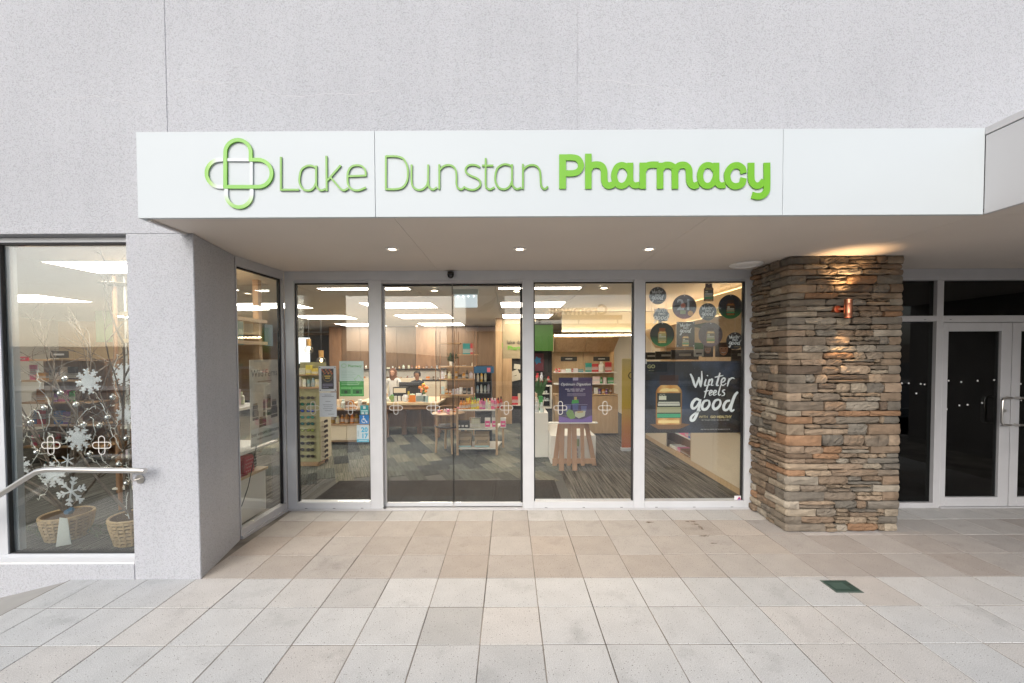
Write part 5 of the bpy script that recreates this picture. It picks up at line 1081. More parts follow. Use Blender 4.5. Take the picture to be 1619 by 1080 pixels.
for px, w, lb in ((1119,.15,'smaller dark card with a portrait photo above the big poster'),(1144,.22,'larger card with a smiling portrait photo above the big poster')):
    p = at(px, 553, Y=5.75); o = bx(p.x-w/2,p.x+w/2,5.752,5.762,p.z-.10,p.z+.10).build('portrait_card', M_OBJ, None, (.05,.035,.025)); tag(o, lb, 'card')
    r_ = w*.33; MB().prism([(p.x+r_*.85*cos(i*pi/8), p.z+.005+r_*1.15*sin(i*pi/8)) for i in range(16)], 5.7495, 5.7515).build('face_print', M_OBJ, o, (.55,.28,.17))
    MB().prism([(p.x+r_*.95*cos(i*pi/8), p.z+r_*.5+.75*r_*sin(i*pi/8)) for i in range(0,9)], 5.7475, 5.749).build('hair_print', M_OBJ, o, (.07,.035,.02))
    MB().ribbon([(p.x-r_*.4,p.z-r_*.45),(p.x,p.z-r_*.6),(p.x+r_*.4,p.z-r_*.45)], r_*.14, 5.7475, 5.749).build('mouth_print', M_OBJ, o, (.75,.65,.6))
    for sg in (-1,1): bx(p.x+sg*r_*.38-r_*.12,p.x+sg*r_*.38+r_*.12,5.7475,5.749,p.z+r_*.12,p.z+r_*.24).build('eye_print', M_OBJ, o, (.05,.03,.02))
p = at(1172,560,Y=5.6); o = bx(p.x-.13,p.x+.08,5.6,5.62,p.z-.1,p.z+.06).build('category_sign', M_OBJ, None, (.06,.045,.035)); tag(o, 'dark sign right behind the small black round decal', 'sign', 'black category signs'); bx(p.x-.05, p.x+.05, 5.5985, 5.5994, p.z-.025, p.z+.01).build('print', M_OBJ, o, (.5,.46,.38))
p = at(1115,520,Y=6.4); t = thing('graduation_sign', 'dark green diamond shaped hanging sign behind the decals', 'sign', p)
MB().prism([(p.x-.24,p.z+.05),(p.x+.03,p.z+.10),(p.x+.30,p.z-.10),(p.x+.05,p.z-.02)], 6.39, 6.41).build('board', M_OBJ, t, (.035,.07,.02)); MB().cyl((p.x+.03,6.4,p.z+.08),(p.x+.03,6.4,2.8),.004,5).build('hanger', M_WHITEP, t)
wt = thing('wall_lettering', 'green lettering of a greeting high on the right inner wall', 'lettering', (3.49, 6.2, 2.5)); text('Willkommen', .21, (3.375, 6.75, 2.49), wt, (.25,.33,.03), .004, facing='left')
bx(3.38, 3.385, 5.3, 9.3, 2.46, 2.80).build('wall_board', mat('bulkhead_paint', (.72,.66,.52), .7), wt)
bx(1.2, 3.37, 9.5, 9.55, 2.36, 2.81).build('bulkhead', MATS['bulkhead_paint'], kind='structure')

# ---- podium, easel and the purple poster
t = thing('podium', 'white display podium standing behind the easel', 'podium', (at(905,0,Y=7.3).x, 7.6, 0)); xa, xb = at(870,0,Y=7.05).x, at(943,0,Y=7.05).x; zt = at(905,689,Y=7.05).z
bx(xa, xb, 7.05, 8.4, .0, zt).build('box', M_WHITEP, t, bevel=.004); bx(xa-.25, xa-.004, 7.5, 8.5, 0, .80).build('tall_box', M_WHITEP, t, bevel=.004)
pz = .8; px_ = xa-.13
shelf_row(xa-.24, xa-.02, 7.62, pz+.001, 'on the tall white box left of the purple poster', 'goods on the tall white box', ('box','bottle'), ('white','green','pale blue','cream'), (.10,.22), (.06,.09)); shelf_row(xa-.24, xa-.02, 7.85, pz+.001, 'in the back row on the tall white box', 'goods on the tall white box', ('box','bottle'), ('white','green','cream'), (.2,.34), (.06,.09))
p = Vector((xa-.02, 8.1, .8)); t = thing('leafy_plant', 'leafy green plant in a pot behind the purple poster', 'plant', p); MB().lathe([(.06,0),(.08,.02),(.09,.14),(.085,.145)], p-Vector((.1,0,0)), 14).build('pot', M_WHITEP, t, smooth=True); b = MB()
for i in range(60):
    a_r = rq.uniform(0,2*pi); L_ = rq.uniform(.15,.5); q = p+Vector((-.1,0,.14)); e1 = q+Vector((cos(a_r)*L_*.45, sin(a_r)*L_*.3, L_)); sd = Vector((-sin(a_r),cos(a_r),0))*.02
    mid = q.lerp(e1,.6)+Vector((0,0,.05)); b.add([q,mid+sd,e1,mid-sd],[(0,1,2,3)])
b.build('foliage', mat('leaf', (.05,.14,.04), .5), t)
EYY = 6.62; e0, e1 = at(873,745,Y=EYY).x, at(944,745,Y=EYY).x; ea = thing('easel', 'brown timber easel carrying the purple poster', 'easel', ((e0+e1)/2, EYY, 0)); ez = at(905,672,Y=EYY).z
def board(x0, x1, z0, z1, y, w=.07, yt=.0):
    b = MB(); b.add([(x0-w/2,y,z0),(x0+w/2,y,z0),(x1+w/2,y+yt,z1),(x1-w/2,y+yt,z1),(x0-w/2,y+.02,z0),(x0+w/2,y+.02,z0),(x1+w/2,y+yt+.02,z1),(x1-w/2,y+yt+.02,z1)], [(0,1,2,3),(7,6,5,4),(0,4,5,1),(1,5,6,2),(2,6,7,3),(3,7,4,0)]); b.build('leg', M_EAS, ea)
M_EAS = wood_mat('easel_timber', (.42,.235,.13), (.33,.175,.09), scale=(5,5,.8))
for a, b_, y in ((876,886,742),(941,926,742)): board(at(a,0,Y=EYY+.3).x, at(b_,0,Y=EYY+.3).x, 0, ez+.05, EYY+.3, .075)
for px in (887, 899, 909, 922): board(at(px,0,Y=EYY).x, at(px+(1.5 if px<905 else -1.5),0,Y=EYY).x, 0 if px in (887,909) else .08, ez+.03, EYY, .08 if px in (887,909) else .06)
bx(at(873,0,Y=EYY).x, at(944,0,Y=EYY).x, EYY+.05, EYY+.07, .10, .18).build('brace', M_EAS, ea); bx(at(866,0,Y=EYY).x, at(945,0,Y=EYY).x, EYY-.06, EYY+.06, ez+.031, ez+.045).build('ledge', M_WHITEP, ea); bx(at(884,0,Y=EYY).x, at(926,0,Y=EYY).x, EYY+.021, EYY+.04, ez-.06, ez+.03).build('brace', M_EAS, ea)
t = thing('leaflet_stack', 'white picture leaflet leaning on the podium behind the easel', 'leaflet', (at(910,0,Y=7.0).x, 7.0, 0)); p = at(910,708,Y=7.03); bx(p.x-.085,p.x+.085,7.02,7.035,p.z-.22,p.z+.2).build('sheet', M_OBJ, t, (.6,.6,.58)); bx(p.x-.02,p.x+.06,7.016,7.0195,p.z+.03,p.z+.15).build('print', M_OBJ, t, (.18,.28,.12))
for q in (-.12,-.05,-.17): bx(p.x-.06,p.x+.04,7.016,7.0195,p.z+q,p.z+q+.04).build('print', M_OBJ, t, (.2,.2,.22))
x0, x1 = at(883,0,Y=EYY-.03).x, at(937,0,Y=EYY-.03).x; z0, z1 = ez+.046, at(905,597,Y=EYY-.03).z; yp = EYY-.03; cxp = (x0+x1)/2
po = thing('purple_poster', 'purple health poster with green bottle resting on the easel', 'poster', (cxp, yp, z0)); W_ = x1-x0; H_ = z1-z0
bx(x0, x1, yp, yp+.008, z0, z1).build('board', M_OBJ, po, (.095,.065,.15))
def pp(u, v): return (x0+u*W_, z1-v*H_)
def patch(pts, c, layer=1, name='print', parent=po): return MB().prism([pp(*p) for p in pts], yp-.0006*layer, yp-.0006*layer+.0005).build(name, M_OBJ, parent, c)
patch([(0,.0),(.42,0),(.42,.84),(0,.84)], (.04,.035,.11)); patch([(0,.86),(.35,.92),(.7,.93),(1,.84),(1,1),(0,1)], (.20,.12,.42), 2); patch([(.42,0),(.58,0),(.58,.065),(.42,.065)], (.45,.42,.6), 2)
text('Optimum Digestion', W_*.112, (cxp, yp-.002, pp(0,.175)[1]), po, (.78,.76,.80), shear=.25, offset=.0012)
for v, w in ((.250,.62),(.290,.5)):
    for q in range(4): patch([(.5-w/2+w*q/4,v),(.5-w/2+w*(q+.82)/4,v),(.5-w/2+w*(q+.82)/4,v+.016),(.5-w/2+w*q/4,v+.016)], (.62,.58,.68), 2)
for v in (.35,.375,.40): patch([(.25,v),(.8,v),(.8,v+.008),(.25,v+.008)], (.40,.35,.48), 2)
patch([(.46,.43),(.54,.43),(.54,.5),(.46,.5)], (.55,.42,.2), 3); patch([(.40,.50),(.58,.49),(.60,.57),(.38,.58)], (.08,.38,.10), 3); patch([(.40,.58),(.59,.57),(.58,.72),(.42,.72)], (.12,.14,.32), 3)
patch([(.16,.60),(.86,.60),(.86,.605),(.16,.605)], (.5,.5,.65), 3); patch([(.2,.62),(.36,.62),(.34,.76),(.22,.76)], (.15,.16,.35), 3); patch([(.66,.63),(.84,.63),(.82,.76),(.68,.76)], (.16,.17,.36), 3)
patch([(.22,.78),(.3,.70),(.42,.74),(.5,.9),(.36,.93),(.25,.86)], (.20,.34,.10), 4); patch([(.48,.76),(.8,.74),(.78,.86),(.6,.91),(.48,.86)], (.55,.56,.40), 4); patch([(.55,.75),(.74,.74),(.72,.78),(.56,.79)], (.5,.36,.16), 5)

# ---- pale light box hung inside over the doors
p = at(736.5, 476, Y=6.3); t = thing('light_box', 'pale blue lit box hanging from the shop ceiling behind the doors', 'light', p)
bx(p.x-.17, p.x+.17, 6.3, 6.34, p.z-.095, p.z+.095).build('diffuser', emit_mat('lit_blue', (.72,.90,1), .35), t, bevel=.004); bx(p.x-.19, p.x+.19, 6.27, 6.37, p.z+.096, p.z+.20).build('housing', mat('grey_green', (.42,.46,.44), .5), t, bevel=.004)
for q in (-.12,-.04,.04,.12): MB().ball((p.x+q, 6.295, p.z+.07), .012, 8, 5).build('lamp', emit_mat('lit_blue_spot', (.9,.97,1), 1.5) if 'lit_blue_spot' not in bpy.data.materials else bpy.data.materials['lit_blue_spot'], t)
MB().cyl((p.x,6.32,p.z+.2),(p.x,6.32,2.815),.01,6).build('hanger', M_WHITEP, t)

# ================================================================== prints and posters on and behind the glass
def disc_pts(cx_, cz_, r, n=40): return [(cx_+r*cos(2*pi*i/n), cz_+r*sin(2*pi*i/n)) for i in range(n)]
# the brush lettering, strokes traced once: (width, points) in a 320 wide field
BR = [(13,[(378,128),(393,160),(405,200),(414,219)]),(11,[(412,219),(424,185),(437,150)]),(13,[(433,150),(440,185),(447,216)]),(11,[(446,214),(453,165),(452,110)]),
 (10,[(482,163),(474,190),(474,206),(486,203)]),(9,[(488,143),(492,137)]),(10,[(504,163),(494,205)]),(9,[(497,190),(511,168),(522,165),(521,182),(516,203),(530,203)]),
 (11,[(572,122),(560,165),(551,202),(566,204)]),(8,[(538,152),(562,146),(594,140)]),(9,[(580,188),(600,178),(606,162),(595,157),(583,172),(581,196),(594,205),(614,190)]),
 (10,[(634,158),(627,185),(621,212)]),(9,[(627,186),(640,163),(656,156),(668,162)]),
 (9,[(508,200),(494,205),(485,232),(477,265),(470,288)]),(7,[(468,246),(484,242),(502,237)]),(8,[(505,258),(519,250),(521,240),(511,239),(503,255),(507,270),(525,263)]),(8,[(532,258),(546,250),(548,240),(538,239),(530,255),(534,270),(552,262)]),
 (8,[(580,198),(570,232),(563,260),(570,270),(580,262)]),(8,[(607,234),(594,237),(591,246),(602,256),(600,269),(583,274)]),
 (17,[(440,302),(418,294),(396,314),(388,340),(398,356),(420,344),(441,306)]),(16,[(446,296),(438,340),(424,390),(404,430),(385,434),(386,412),(412,388),(446,368)]),
 (16,[(494,302),(470,310),(456,340),(464,362),(486,358),(504,332),(502,308),(488,302)]),(16,[(566,298),(542,306),(528,336),(536,360),(558,354),(576,328),(574,304),(560,298)]),
 (16,[(640,304),(614,312),(598,342),(604,366),(626,362),(644,326)]),(17,[(691,248),(672,270),(654,316),(644,358),(652,374),(668,364)])]
def brush(cx_, cz_, width, y, parent, c=(.70,.74,.76), name='lettering', which=None):
    k = width/320.; b = MB()
    for i, (w, pts) in enumerate(BR):
        P = smooth_path([(cx_+(px-535)*k, cz_-(py-272)*k) for px, py in pts], 5); n = len(P)
        ws = [w*k*(.55+.6*sin(pi*min(1,.12+.9*j/(n-1)))) for j in range(n)]
        b.ribbon(P, ws, y-.0008-.00004*i, y-.0001)
    return b.build(name, M_OBJ, parent, c)
def bottle_print(cx_, cz_, w, h, y, parent, cap=(.05,.03,.025), body=(.50,.22,.05), lab=(.06,.07,.05), lab2=(.05,.33,.15), glow=(.75,.58,.25), band=(.30,.30,.17)):
    """a printed picture of a capped bottle, w by h, its middle at cx, cz"""
    L_ = lambda u, v: (cx_+(u-.5)*w, cz_+(v-.5)*h)
    def pr_(pts, c, k): MB().prism([L_(*q) for q in pts], y-.0007*k, y-.0007*k+.0006).build('bottle_print', M_OBJ, parent, c)
    bm_ = grad_mat('bottle_ink_%d' % len(MATS), [(0, tuple(q*.35 for q in body)), (.10, body), (.30, tuple((q+g_)/2 for q, g_ in zip(body, glow))), (.55, body), (.86, tuple((q*2+g_)/3 for q, g_ in zip(body, glow))), (1, tuple(q*.3 for q in body))], 0, cx_-w/2, cx_+w/2)
    MB().prism([L_(*q) for q in [(.06,0),(.94,0),(.99,.015),(1,.04),(1,.66),(.97,.71),(.90,.755),(.80,.80),(.20,.80),(.10,.755),(.03,.71),(0,.66),(0,.04),(.01,.015)]], y-.0007, y-.0001).build('bottle_print', bm_, parent)
    pr_([(.10,.03),(.90,.03),(.90,.085),(.10,.085)], glow, 2); pr_([(.12,.67),(.88,.67),(.82,.72),(.70,.735),(.55,.725),(.40,.74),(.22,.725)], glow, 2)
    pr_([(.14,.81),(.86,.81),(.86,1),(.14,1)], cap, 2); pr_([(.05,.13),(.95,.13),(.95,.64),(.05,.64)], lab, 2)
    pr_([(.08,.38),(.92,.38),(.92,.43),(.08,.43)], (.5,.5,.44), 3); pr_([(.05,.24),(.95,.24),(.95,.355),(.05,.355)], band, 3); pr_([(.05,.14),(.95,.14),(.95,.22),(.05,.22)], lab2, 3)
    pr_([(.10,.44),(.90,.44),(.90,.46),(.10,.46)], (.6,.6,.5), 3); pr_([(.12,.50),(.40,.50),(.40,.58),(.12,.58)], (.55,.55,.42), 3)
GP = SY+.135     # the plane where the boards hang, just inside the glass
def pin(parent, x, z): MB().cyl((x, GP-.006, z), (x, GP-.001, z), .006, 8).build('clip', mat('clear_clip', (.6,.6,.58), .3), parent)
def hang(t, x, z, r):
    pin(t, x, z+r-.012); MB().cyl((x, GP+.003, z+r-.01), (x, GP+.003, 2.70), .0008, 4).build('thread', M_STEEL, t)
def two_tone(name, c0, c1): 
    return name
def disc(px, py, rpx, label, base, low=None, kind='brush', **kw):
    p = at(px, py, Y=GP); r = rpx*GP/F; t = thing('hanging_decal', label, 'decal', p, 'round decals hanging in the window')
    if low is not None:
        m = grad_mat('print_'+str(px), [(0, low), (.45, base), (1, base)], 2, p.z-r, p.z+r); MB().prism(disc_pts(p.x, p.z, r), GP, GP+.004).build('board', m, t)
    else: MB().prism(disc_pts(p.x, p.z, r), GP, GP+.004).build('board', M_OBJ, t, base)
    if kind == 'brush': brush(p.x, p.z, r*1.45, GP, t); text('GO HEALTHY', r*.13, (p.x+r*.3, GP-.001, p.z-r*.72), t, (.4,.33,.15))
    elif kind == 'bottle': bottle_print(p.x, p.z-r*.08, r*.72, r*1.25, GP, t, **kw)
    hang(t, p.x, p.z, r); return t, p, r
DK = (.022,.030,.034)
disc(1040,467.5,13.6,'dark round decal with brush lettering in the top corner of its pane', DK)
t, p, r = disc(1082,485,19,'round decal with big white 21 and fruit on dark red', (.03,.03,.04), (.22,.04,.08), kind=None)
text('21', r*1.25, (p.x+.0, GP-.001, p.z-.25*r), t, (.45,.50,.56), offset=.004); MB().prism(disc_pts(p.x+r*.5,p.z-r*.55,r*.22,18), GP-.0025, GP-.0018).build('fruit_print', M_OBJ, t, (.70,.36,.08)); MB().prism(disc_pts(p.x-r*.1,p.z+r*.1,r*.2,18), GP-.0025, GP-.0018).build('fruit_print', M_OBJ, t, (.62,.22,.16)); MB().prism([(p.x-r*.35,p.z-r*.6),(p.x+r*.1,p.z-r*.6),(p.x+r*.1,p.z-r*.3),(p.x-r*.35,p.z-r*.3)], GP-.0033, GP-.0026).build('label_print', M_OBJ, t, (.30,.36,.18))
disc(1119,493,13.6,'slate round decal with brush lettering under the cut-out bottle', (.06,.085,.10))
disc(1155,485,19,'round decal of a dark amber bottle on green, at the pane edge', (.02,.025,.04), (.03,.18,.05), 'bottle', body=(.20,.04,.02), glow=(.40,.16,.03), lab=(.05,.03,.02))
disc(1047,529,19,'round decal of an amber bottle on grey fading to green', (.055,.055,.045), (.06,.26,.08), 'bottle', cap=(.30,.09,.03), lab=(.40,.36,.16), lab2=(.45,.40,.2))
disc(1123.5,529,19,'round decal of an amber bottle on plum grey', (.075,.055,.065), (.11,.07,.10), 'bottle', body=(.42,.25,.12), lab=(.14,.12,.08), lab2=(.08,.28,.06))
disc(1162,539,13.6,'black round decal with brush lettering just above the big poster', (.012,.015,.024))
p = at(1046, 498, Y=GP); t = thing('hanging_decal', 'white brush lettering cut-out with a slate outline', 'decal', p, 'round decals hanging in the window'); k = .085
rqs = random.Random(4); MB().prism([(p.x+.10*cos(2*pi*i/22)*rqs.uniform(.82,1.05), p.z+.085*sin(2*pi*i/22)*rqs.uniform(.85,1.1)) for i in range(22)], GP, GP+.004).build('board', M_OBJ, t, (.16,.20,.24)); brush(p.x, p.z, .20, GP, t); hang(t, p.x, p.z, .075)
p = at(1120.5, 462.5, Y=GP); t = thing('hanging_decal', 'bottle shaped cut-out decal hanging near the head rail', 'decal', p, 'round decals hanging in the window')
bx(p.x-.001, p.x+.001, GP+.0005, GP+.003, p.z, p.z+.05).build('board', M_OBJ, t, DK); MB().prism([(p.x+(u-.5)*.115, p.z+(v-.5)*.215) for u, v in ((0,.02),(1,.02),(1,.7),(.86,.8),(.86,1),(.14,1),(.14,.8),(0,.7))], GP, GP+.004).build('backing', M_OBJ, t, (.05,.03,.025)); bottle_print(p.x, p.z, .11, .21, GP, t, body=(.16,.05,.03), glow=(.42,.32,.12)); hang(t, p.x, p.z, .107)
a, c = at(1070, 509, Y=GP), at(1098, 548.5, Y=GP); t = thing('hanging_decal', 'small dark rectangular board with lettering and a lit bottle', 'decal', a, 'round decals hanging in the window'); cx2 = (a.x+c.x)/2
bx(a.x, c.x, GP, GP+.004, c.z, a.z).build('board', M_OBJ, t, (.035,.036,.032)); brush(cx2, a.z-.085, .145, GP, t); bottle_print(cx2, c.z+.085, .085, .15, GP, t); pin(t, a.x+.012, a.z-.012); pin(t, c.x-.012, a.z-.012); pin(t, a.x+.012, c.z+.012); pin(t, c.x-.012, c.z+.012)

# big black poster
a, c = at(1018.5, 571.5, Y=GP), at(1177.5, 684, Y=GP); x0, x1, z0, z1 = a.x, min(c.x, 2.86), c.z, a.z
bp_ = thing('winter_poster', 'large black landscape poster with white brush lettering and amber bottle', 'poster', ((x0+x1)/2, GP, z0))
def night_mat():
    m = mat('night_print', (.012,.013,.018), .45); n = m.node_tree.nodes; l = m.node_tree.links; b = n['Principled BSDF']; tc = n.new('ShaderNodeTexCoord')
    t1 = n.new('ShaderNodeTexNoise'); t1.inputs['Scale'].default_value = 2.2; t1.inputs['Detail'].default_value = 5; l.new(tc.outputs['Object'], t1.inputs[0])
    r = n.new('ShaderNodeValToRGB'); r.color_ramp.elements[0].position = .48; r.color_ramp.elements[0].color = (.010,.010,.011,1); r.color_ramp.elements[1].position = .72; r.color_ramp.elements[1].color = (.035,.055,.10,1); l.new(t1.outputs['Fac'], r.inputs[0])
    v = n.new('ShaderNodeTexVoronoi'); v.inputs['Scale'].default_value = 60; l.new(tc.outputs['Object'], v.inputs[0]); lt = n.new('ShaderNodeMath'); lt.operation = 'LESS_THAN'; lt.inputs[1].default_value = .10; l.new(v.outputs['Distance'], lt.inputs[0])
    sp2 = n.new('ShaderNodeSeparateColor'); l.new(v.outputs['Color'], sp2.inputs[0]); g = n.new('ShaderNodeMath'); g.operation = 'GREATER_THAN'; g.inputs[1].default_value = .7; l.new(sp2.outputs[0], g.inputs[0]); mu = n.new('ShaderNodeMath'); mu.operation = 'MULTIPLY'; l.new(lt.outputs[0], mu.inputs[0]); l.new(g.outputs[0], mu.inputs[1])
    mx = n.new('ShaderNodeMix'); mx.data_type = 'RGBA'; l.new(mu.outputs[0], mx.inputs['Factor']); l.new(r.outputs[0], mx.inputs['A']); mx.inputs['B'].default_value = (.25,.30,.38,1); l.new(mx.outputs['Result'], b.inputs['Base Color']); return m
bx(x0, x1, GP-.004, GP, z0, z1).build('board', night_mat(), bp_)
GQ = GP-.0042; zc = lambda X, Yv: at(1000+X/4.154, 560+Yv/4.154, Y=GP)
q = zc(535, 272); brush(q.x, q.z, 320/4.154*GP/F, GQ, bp_, (.74,.78,.80))
q = zc(238, 300); bottle_print(q.x, q.z, 172/4.154*GP/F, 325/4.154*GP/F, GQ, bp_, cap=(.045,.02,.015), lab=(.02,.025,.02), lab2=(.03,.30,.14))
for tx, s_, X, Yv, c in (('GO',.045,195,278,(.45,.45,.35)),('NEW ZEALAND',.030,238,338,(.55,.55,.45))): q = zc(X, Yv); text(tx, s_, (q.x, GQ-.0028, q.z), bp_, c)
q = zc(122, 92); text('GO', .062, (q.x, GQ-.001, q.z), bp_, (.42,.40,.18), offset=.001); q = zc(122, 110); text('HEALTHY', .016, (q.x, GQ-.001, q.z), bp_, (.4,.38,.2))
q = zc(464, 419); text('WITH', .042, (q.x, GQ-.001, q.z), bp_, (.52,.43,.20)); q = zc(580, 419); text('GO HEALTHY', .042, (q.x, GQ-.001, q.z), bp_, (.56,.47,.22), offset=.0014)
q = zc(543, 435); text('NEW ZEALAND OWNED  NEW ZEALAND MADE', .0155, (q.x, GQ-.001, q.z), bp_, (.5,.5,.45)); q = zc(543, 496); text('FOR OUR FULL RANGE VISIT GOHEALTHY.CO.NZ', .016, (q.x, GQ-.001, q.z), bp_, (.5,.5,.48))
q0, q1 = zc(95, 455), zc(380, 492); MB().prism([(q0.x+.03,q0.z-.01),(q0.x+.16,q0.z),(q1.x-.10,q0.z),(q1.x,q0.z-.012),(q1.x-.14,q1.z),(q0.x+.14,q1.z)], GQ-.0004, GQ-.0001).build('glow_print', M_OBJ, bp_, (.16,.075,.025))
for xx in (x0+.02, x1-.02): bx(xx-.008, xx+.008, GP-.009, GP-.0045, z1-.03, z1+.03).build('clip', MATS['clear_clip'], bp_)
# small security sticker
p = at(1168.5, 791.5, Y=SY+.0445); t = thing('warning_sticker', 'small white sticker with red and blue triangle low on the glass', 'sticker', p); s = .058; yq = SY+.0445
bx(p.x-s, p.x+s, yq-.0008, yq, p.z-s, p.z+s).build('sheet', M_OBJ, t, (.66,.66,.68)); tri = lambda k, dz=0: [(p.x-s*k, p.z-s*k*.62+dz), (p.x+s*k, p.z-s*k*.62+dz), (p.x, p.z+s*k*.95+dz)]
MB().prism(tri(.85,.004), yq-.0014, yq-.0009).build('triangle_print', M_OBJ, t, (.55,.04,.08)); MB().prism(tri(.58,.004), yq-.002, yq-.0015).build('triangle_print', M_OBJ, t, (.05,.07,.30)); bx(p.x-s*.8, p.x+s*.8, yq-.0014, yq-.0009, p.z-s*.9, p.z-s*.68).build('band_print', M_OBJ, t, (.05,.07,.30))

# notices on the pane left of the doors
GI = SY+.058
def sheet(px0, py0, px1, py1, c, label, name='notice', cat='notice', Y=GI, th=.002, group=None):
    a, b_ = at(px0, py0, Y=Y), at(px1, py1, Y=Y); t = thing(name, label, cat, ((a.x+b_.x)/2, Y, b_.z), group)
    bx(a.x, b_.x, Y-th, Y, b_.z, a.z).build('sheet', M_OBJ, t, c); return t, a.x, b_.x, b_.z, a.z, Y-th
def pr2(t, x0, x1, z0, z1, y, u0, u1, v0, v1, c, k=1): bx(x0+(x1-x0)*u0, x0+(x1-x0)*u1, y-.0006*k, y-.0006*k+.0005, z1-(z1-z0)*v1, z1-(z1-z0)*v0).build('print', M_OBJ, t, c)
N = sheet(504, 579, 532, 619, (.70,.70,.72), 'white framed dark event notice on the glass left of the doors'); t, *g = N
pr2(t, *g, .15, .85, .10, .90, (.03,.025,.03)); 
for i in range(9): q = (g[0]+(g[1]-g[0])*(.2+.07*i), g[3]-(g[3]-g[2])*(.15+.07*(i%3))); MB().prism(disc_pts(q[0],q[1],.010,10), g[4]-.0012, g[4]-.0007).build('print', M_OBJ, t, (.62,.26,.10) if i%2 else (.5,.12,.08))
MB().ribbon(disc_pts((g[0]+g[1])/2, g[2]+(g[3]-g[2])*.58, .055, 24), .004, g[4]-.0012, g[4]-.0007, closed=True).build('print', M_OBJ, t, (.45,.33,.12)); pr2(t, *g, .32, .68, .37, .42, (.58,.40,.10), 2); pr2(t, *g, .36, .64, .45, .50, (.58,.40,.10), 2)
for v in (.70,.76,.82): pr2(t, *g, .2, .8 if v<.8 else .55, v, v+.022, (.35,.33,.45), 2)
for u in (.06,.94):
    for v in (.05,.95): pr2(t, *g, u-.03, u+.03, v-.02, v+.02, (.03,.03,.03))
N = sheet(505, 620.5, 532.5, 659, (.68,.69,.73), 'plain white typed letter on the glass below the framed notice'); t, *g = N
for u0, u1, v in ((.3,.7,.10),(.15,.85,.16),(.35,.65,.36),(.2,.8,.50),(.25,.75,.58),(.2,.8,.66),(.3,.7,.74),(.5,.85,.88)): pr2(t, *g, u0, u1, v, v+.018, (.22,.22,.26))
N = sheet(536.5, 571, 575.5, 626.5, (.60,.72,.66), 'pale and green pharmacy hours notice on the glass'); t, *g = N
pr2(t, *g, 0, 1, .57, 1, (.055,.36,.06)); pr2(t, *g, .04, .49, .73, .97, (.16,.5,.15), 2); pr2(t, *g, .52, .97, .73, .97, (.16,.5,.15), 2)
for u in (.06,.54): pr2(t, *g, u, u+.40, .80, .93, (.03,.20,.04), 3); pr2(t, *g, u+.14, u+.26, .84, .92, (.015,.06,.02), 4)
text('Pharmacy', .042, ((g[0]+g[1])/2+.04, g[4]-.0014, g[2]+(g[3]-g[2])*.83), t, (.12,.40,.08), offset=.0006)
MB().ribbon([(g[0]+.055+.028*cos(i*pi/8), g[3]-.055+.022*sin(i*pi/8)) for i in range(16)], .004, g[4]-.0012, g[4]-.0007, closed=True).build('print', M_OBJ, t, (.2,.5,.15))
for i in range(6): pr2(t, *g, .08, .55+.06*(i%3), .28+.045*i, .292+.045*i, (.42,.58,.48))
for v in (.61,.66): pr2(t, *g, .08, .8, v, v+.012, (.4,.62,.4), 2)
MB().ribbon([(g[0]+(g[1]-g[0])*.79+.040*cos(i*pi/10)*(1+.25*cos(4*i*pi/10)), g[3]-(g[3]-g[2])*.52+.040*sin(i*pi/10)*(1+.25*cos(4*i*pi/10))) for i in range(20)], .005, g[4]-.0026, g[4]-.0021, closed=True).build('print', M_OBJ, t, (.3,.62,.25))
N = sheet(569.5, 641, 583, 655, (.03,.34,.36), 'teal square sticker topmost by the door mullion', 'sticker', 'sticker'); t, *g = N; pr2(t, *g, .35, .65, .1, .4, (.6,.7,.7)); pr2(t, *g, .1, .9, .55, .68, (.45,.6,.6)); pr2(t, *g, .15, .45, .75, 1, (.6,.66,.66)); pr2(t, *g, .6, .9, .75, 1, (.6,.66,.66))
N = sheet(568.5, 656, 583.5, 670.5, (.01,.19,.52), 'blue wheelchair access sticker by the door mullion', 'sticker', 'sticker'); t, *g = N
W2 = lambda u, v: (g[0]+(g[1]-g[0])*u, g[3]-(g[3]-g[2])*v); wy = (g[4]-.0009, g[4]-.0003)
b = MB(); b.ribbon([W2(.44+.20*cos(i*pi/12+.2), .62+.22*sin(i*pi/12+.2)) for i in range(2, 20)], .007, *wy); b.ribbon([W2(.42,.26), W2(.42,.52), W2(.62,.54), W2(.74,.80), W2(.84,.76)], .008, wy[0]-.0002, wy[1]); b.ribbon([W2(.42,.38), W2(.60,.40)], .007, wy[0]-.0004, wy[1]); b.prism(disc_pts(*W2(.42,.17), .008, 12), *wy); b.build('wheelchair_print', M_OBJ, t, (.72,.75,.78))
N = sheet(564, 672, 583.5, 699, (.60,.68,.72), 'pale blue 2017 membership sticker by the door mullion', 'sticker', 'sticker'); t, *g = N
pr2(t, *g, 0, 1, .82, 1, (.10,.45,.62)); text('20', .078, (g[0]+(g[1]-g[0])*.64, g[4]-.001, g[3]-(g[3]-g[2])*.40), t, (.03,.40,.62), offset=.003); text('17', .078, (g[0]+(g[1]-g[0])*.64, g[4]-.001, g[3]-(g[3]-g[2])*.76), t, (.03,.40,.62), offset=.003); text('MEMBER', .020, (g[0]+(g[1]-g[0])*.17, g[4]-.001, g[2]+(g[3]-g[2])*.5), t, (.2,.35,.4), rot=pi/2)
pr2(t, *g, .15, .85, .88, .93, (.4,.6,.7), 2)

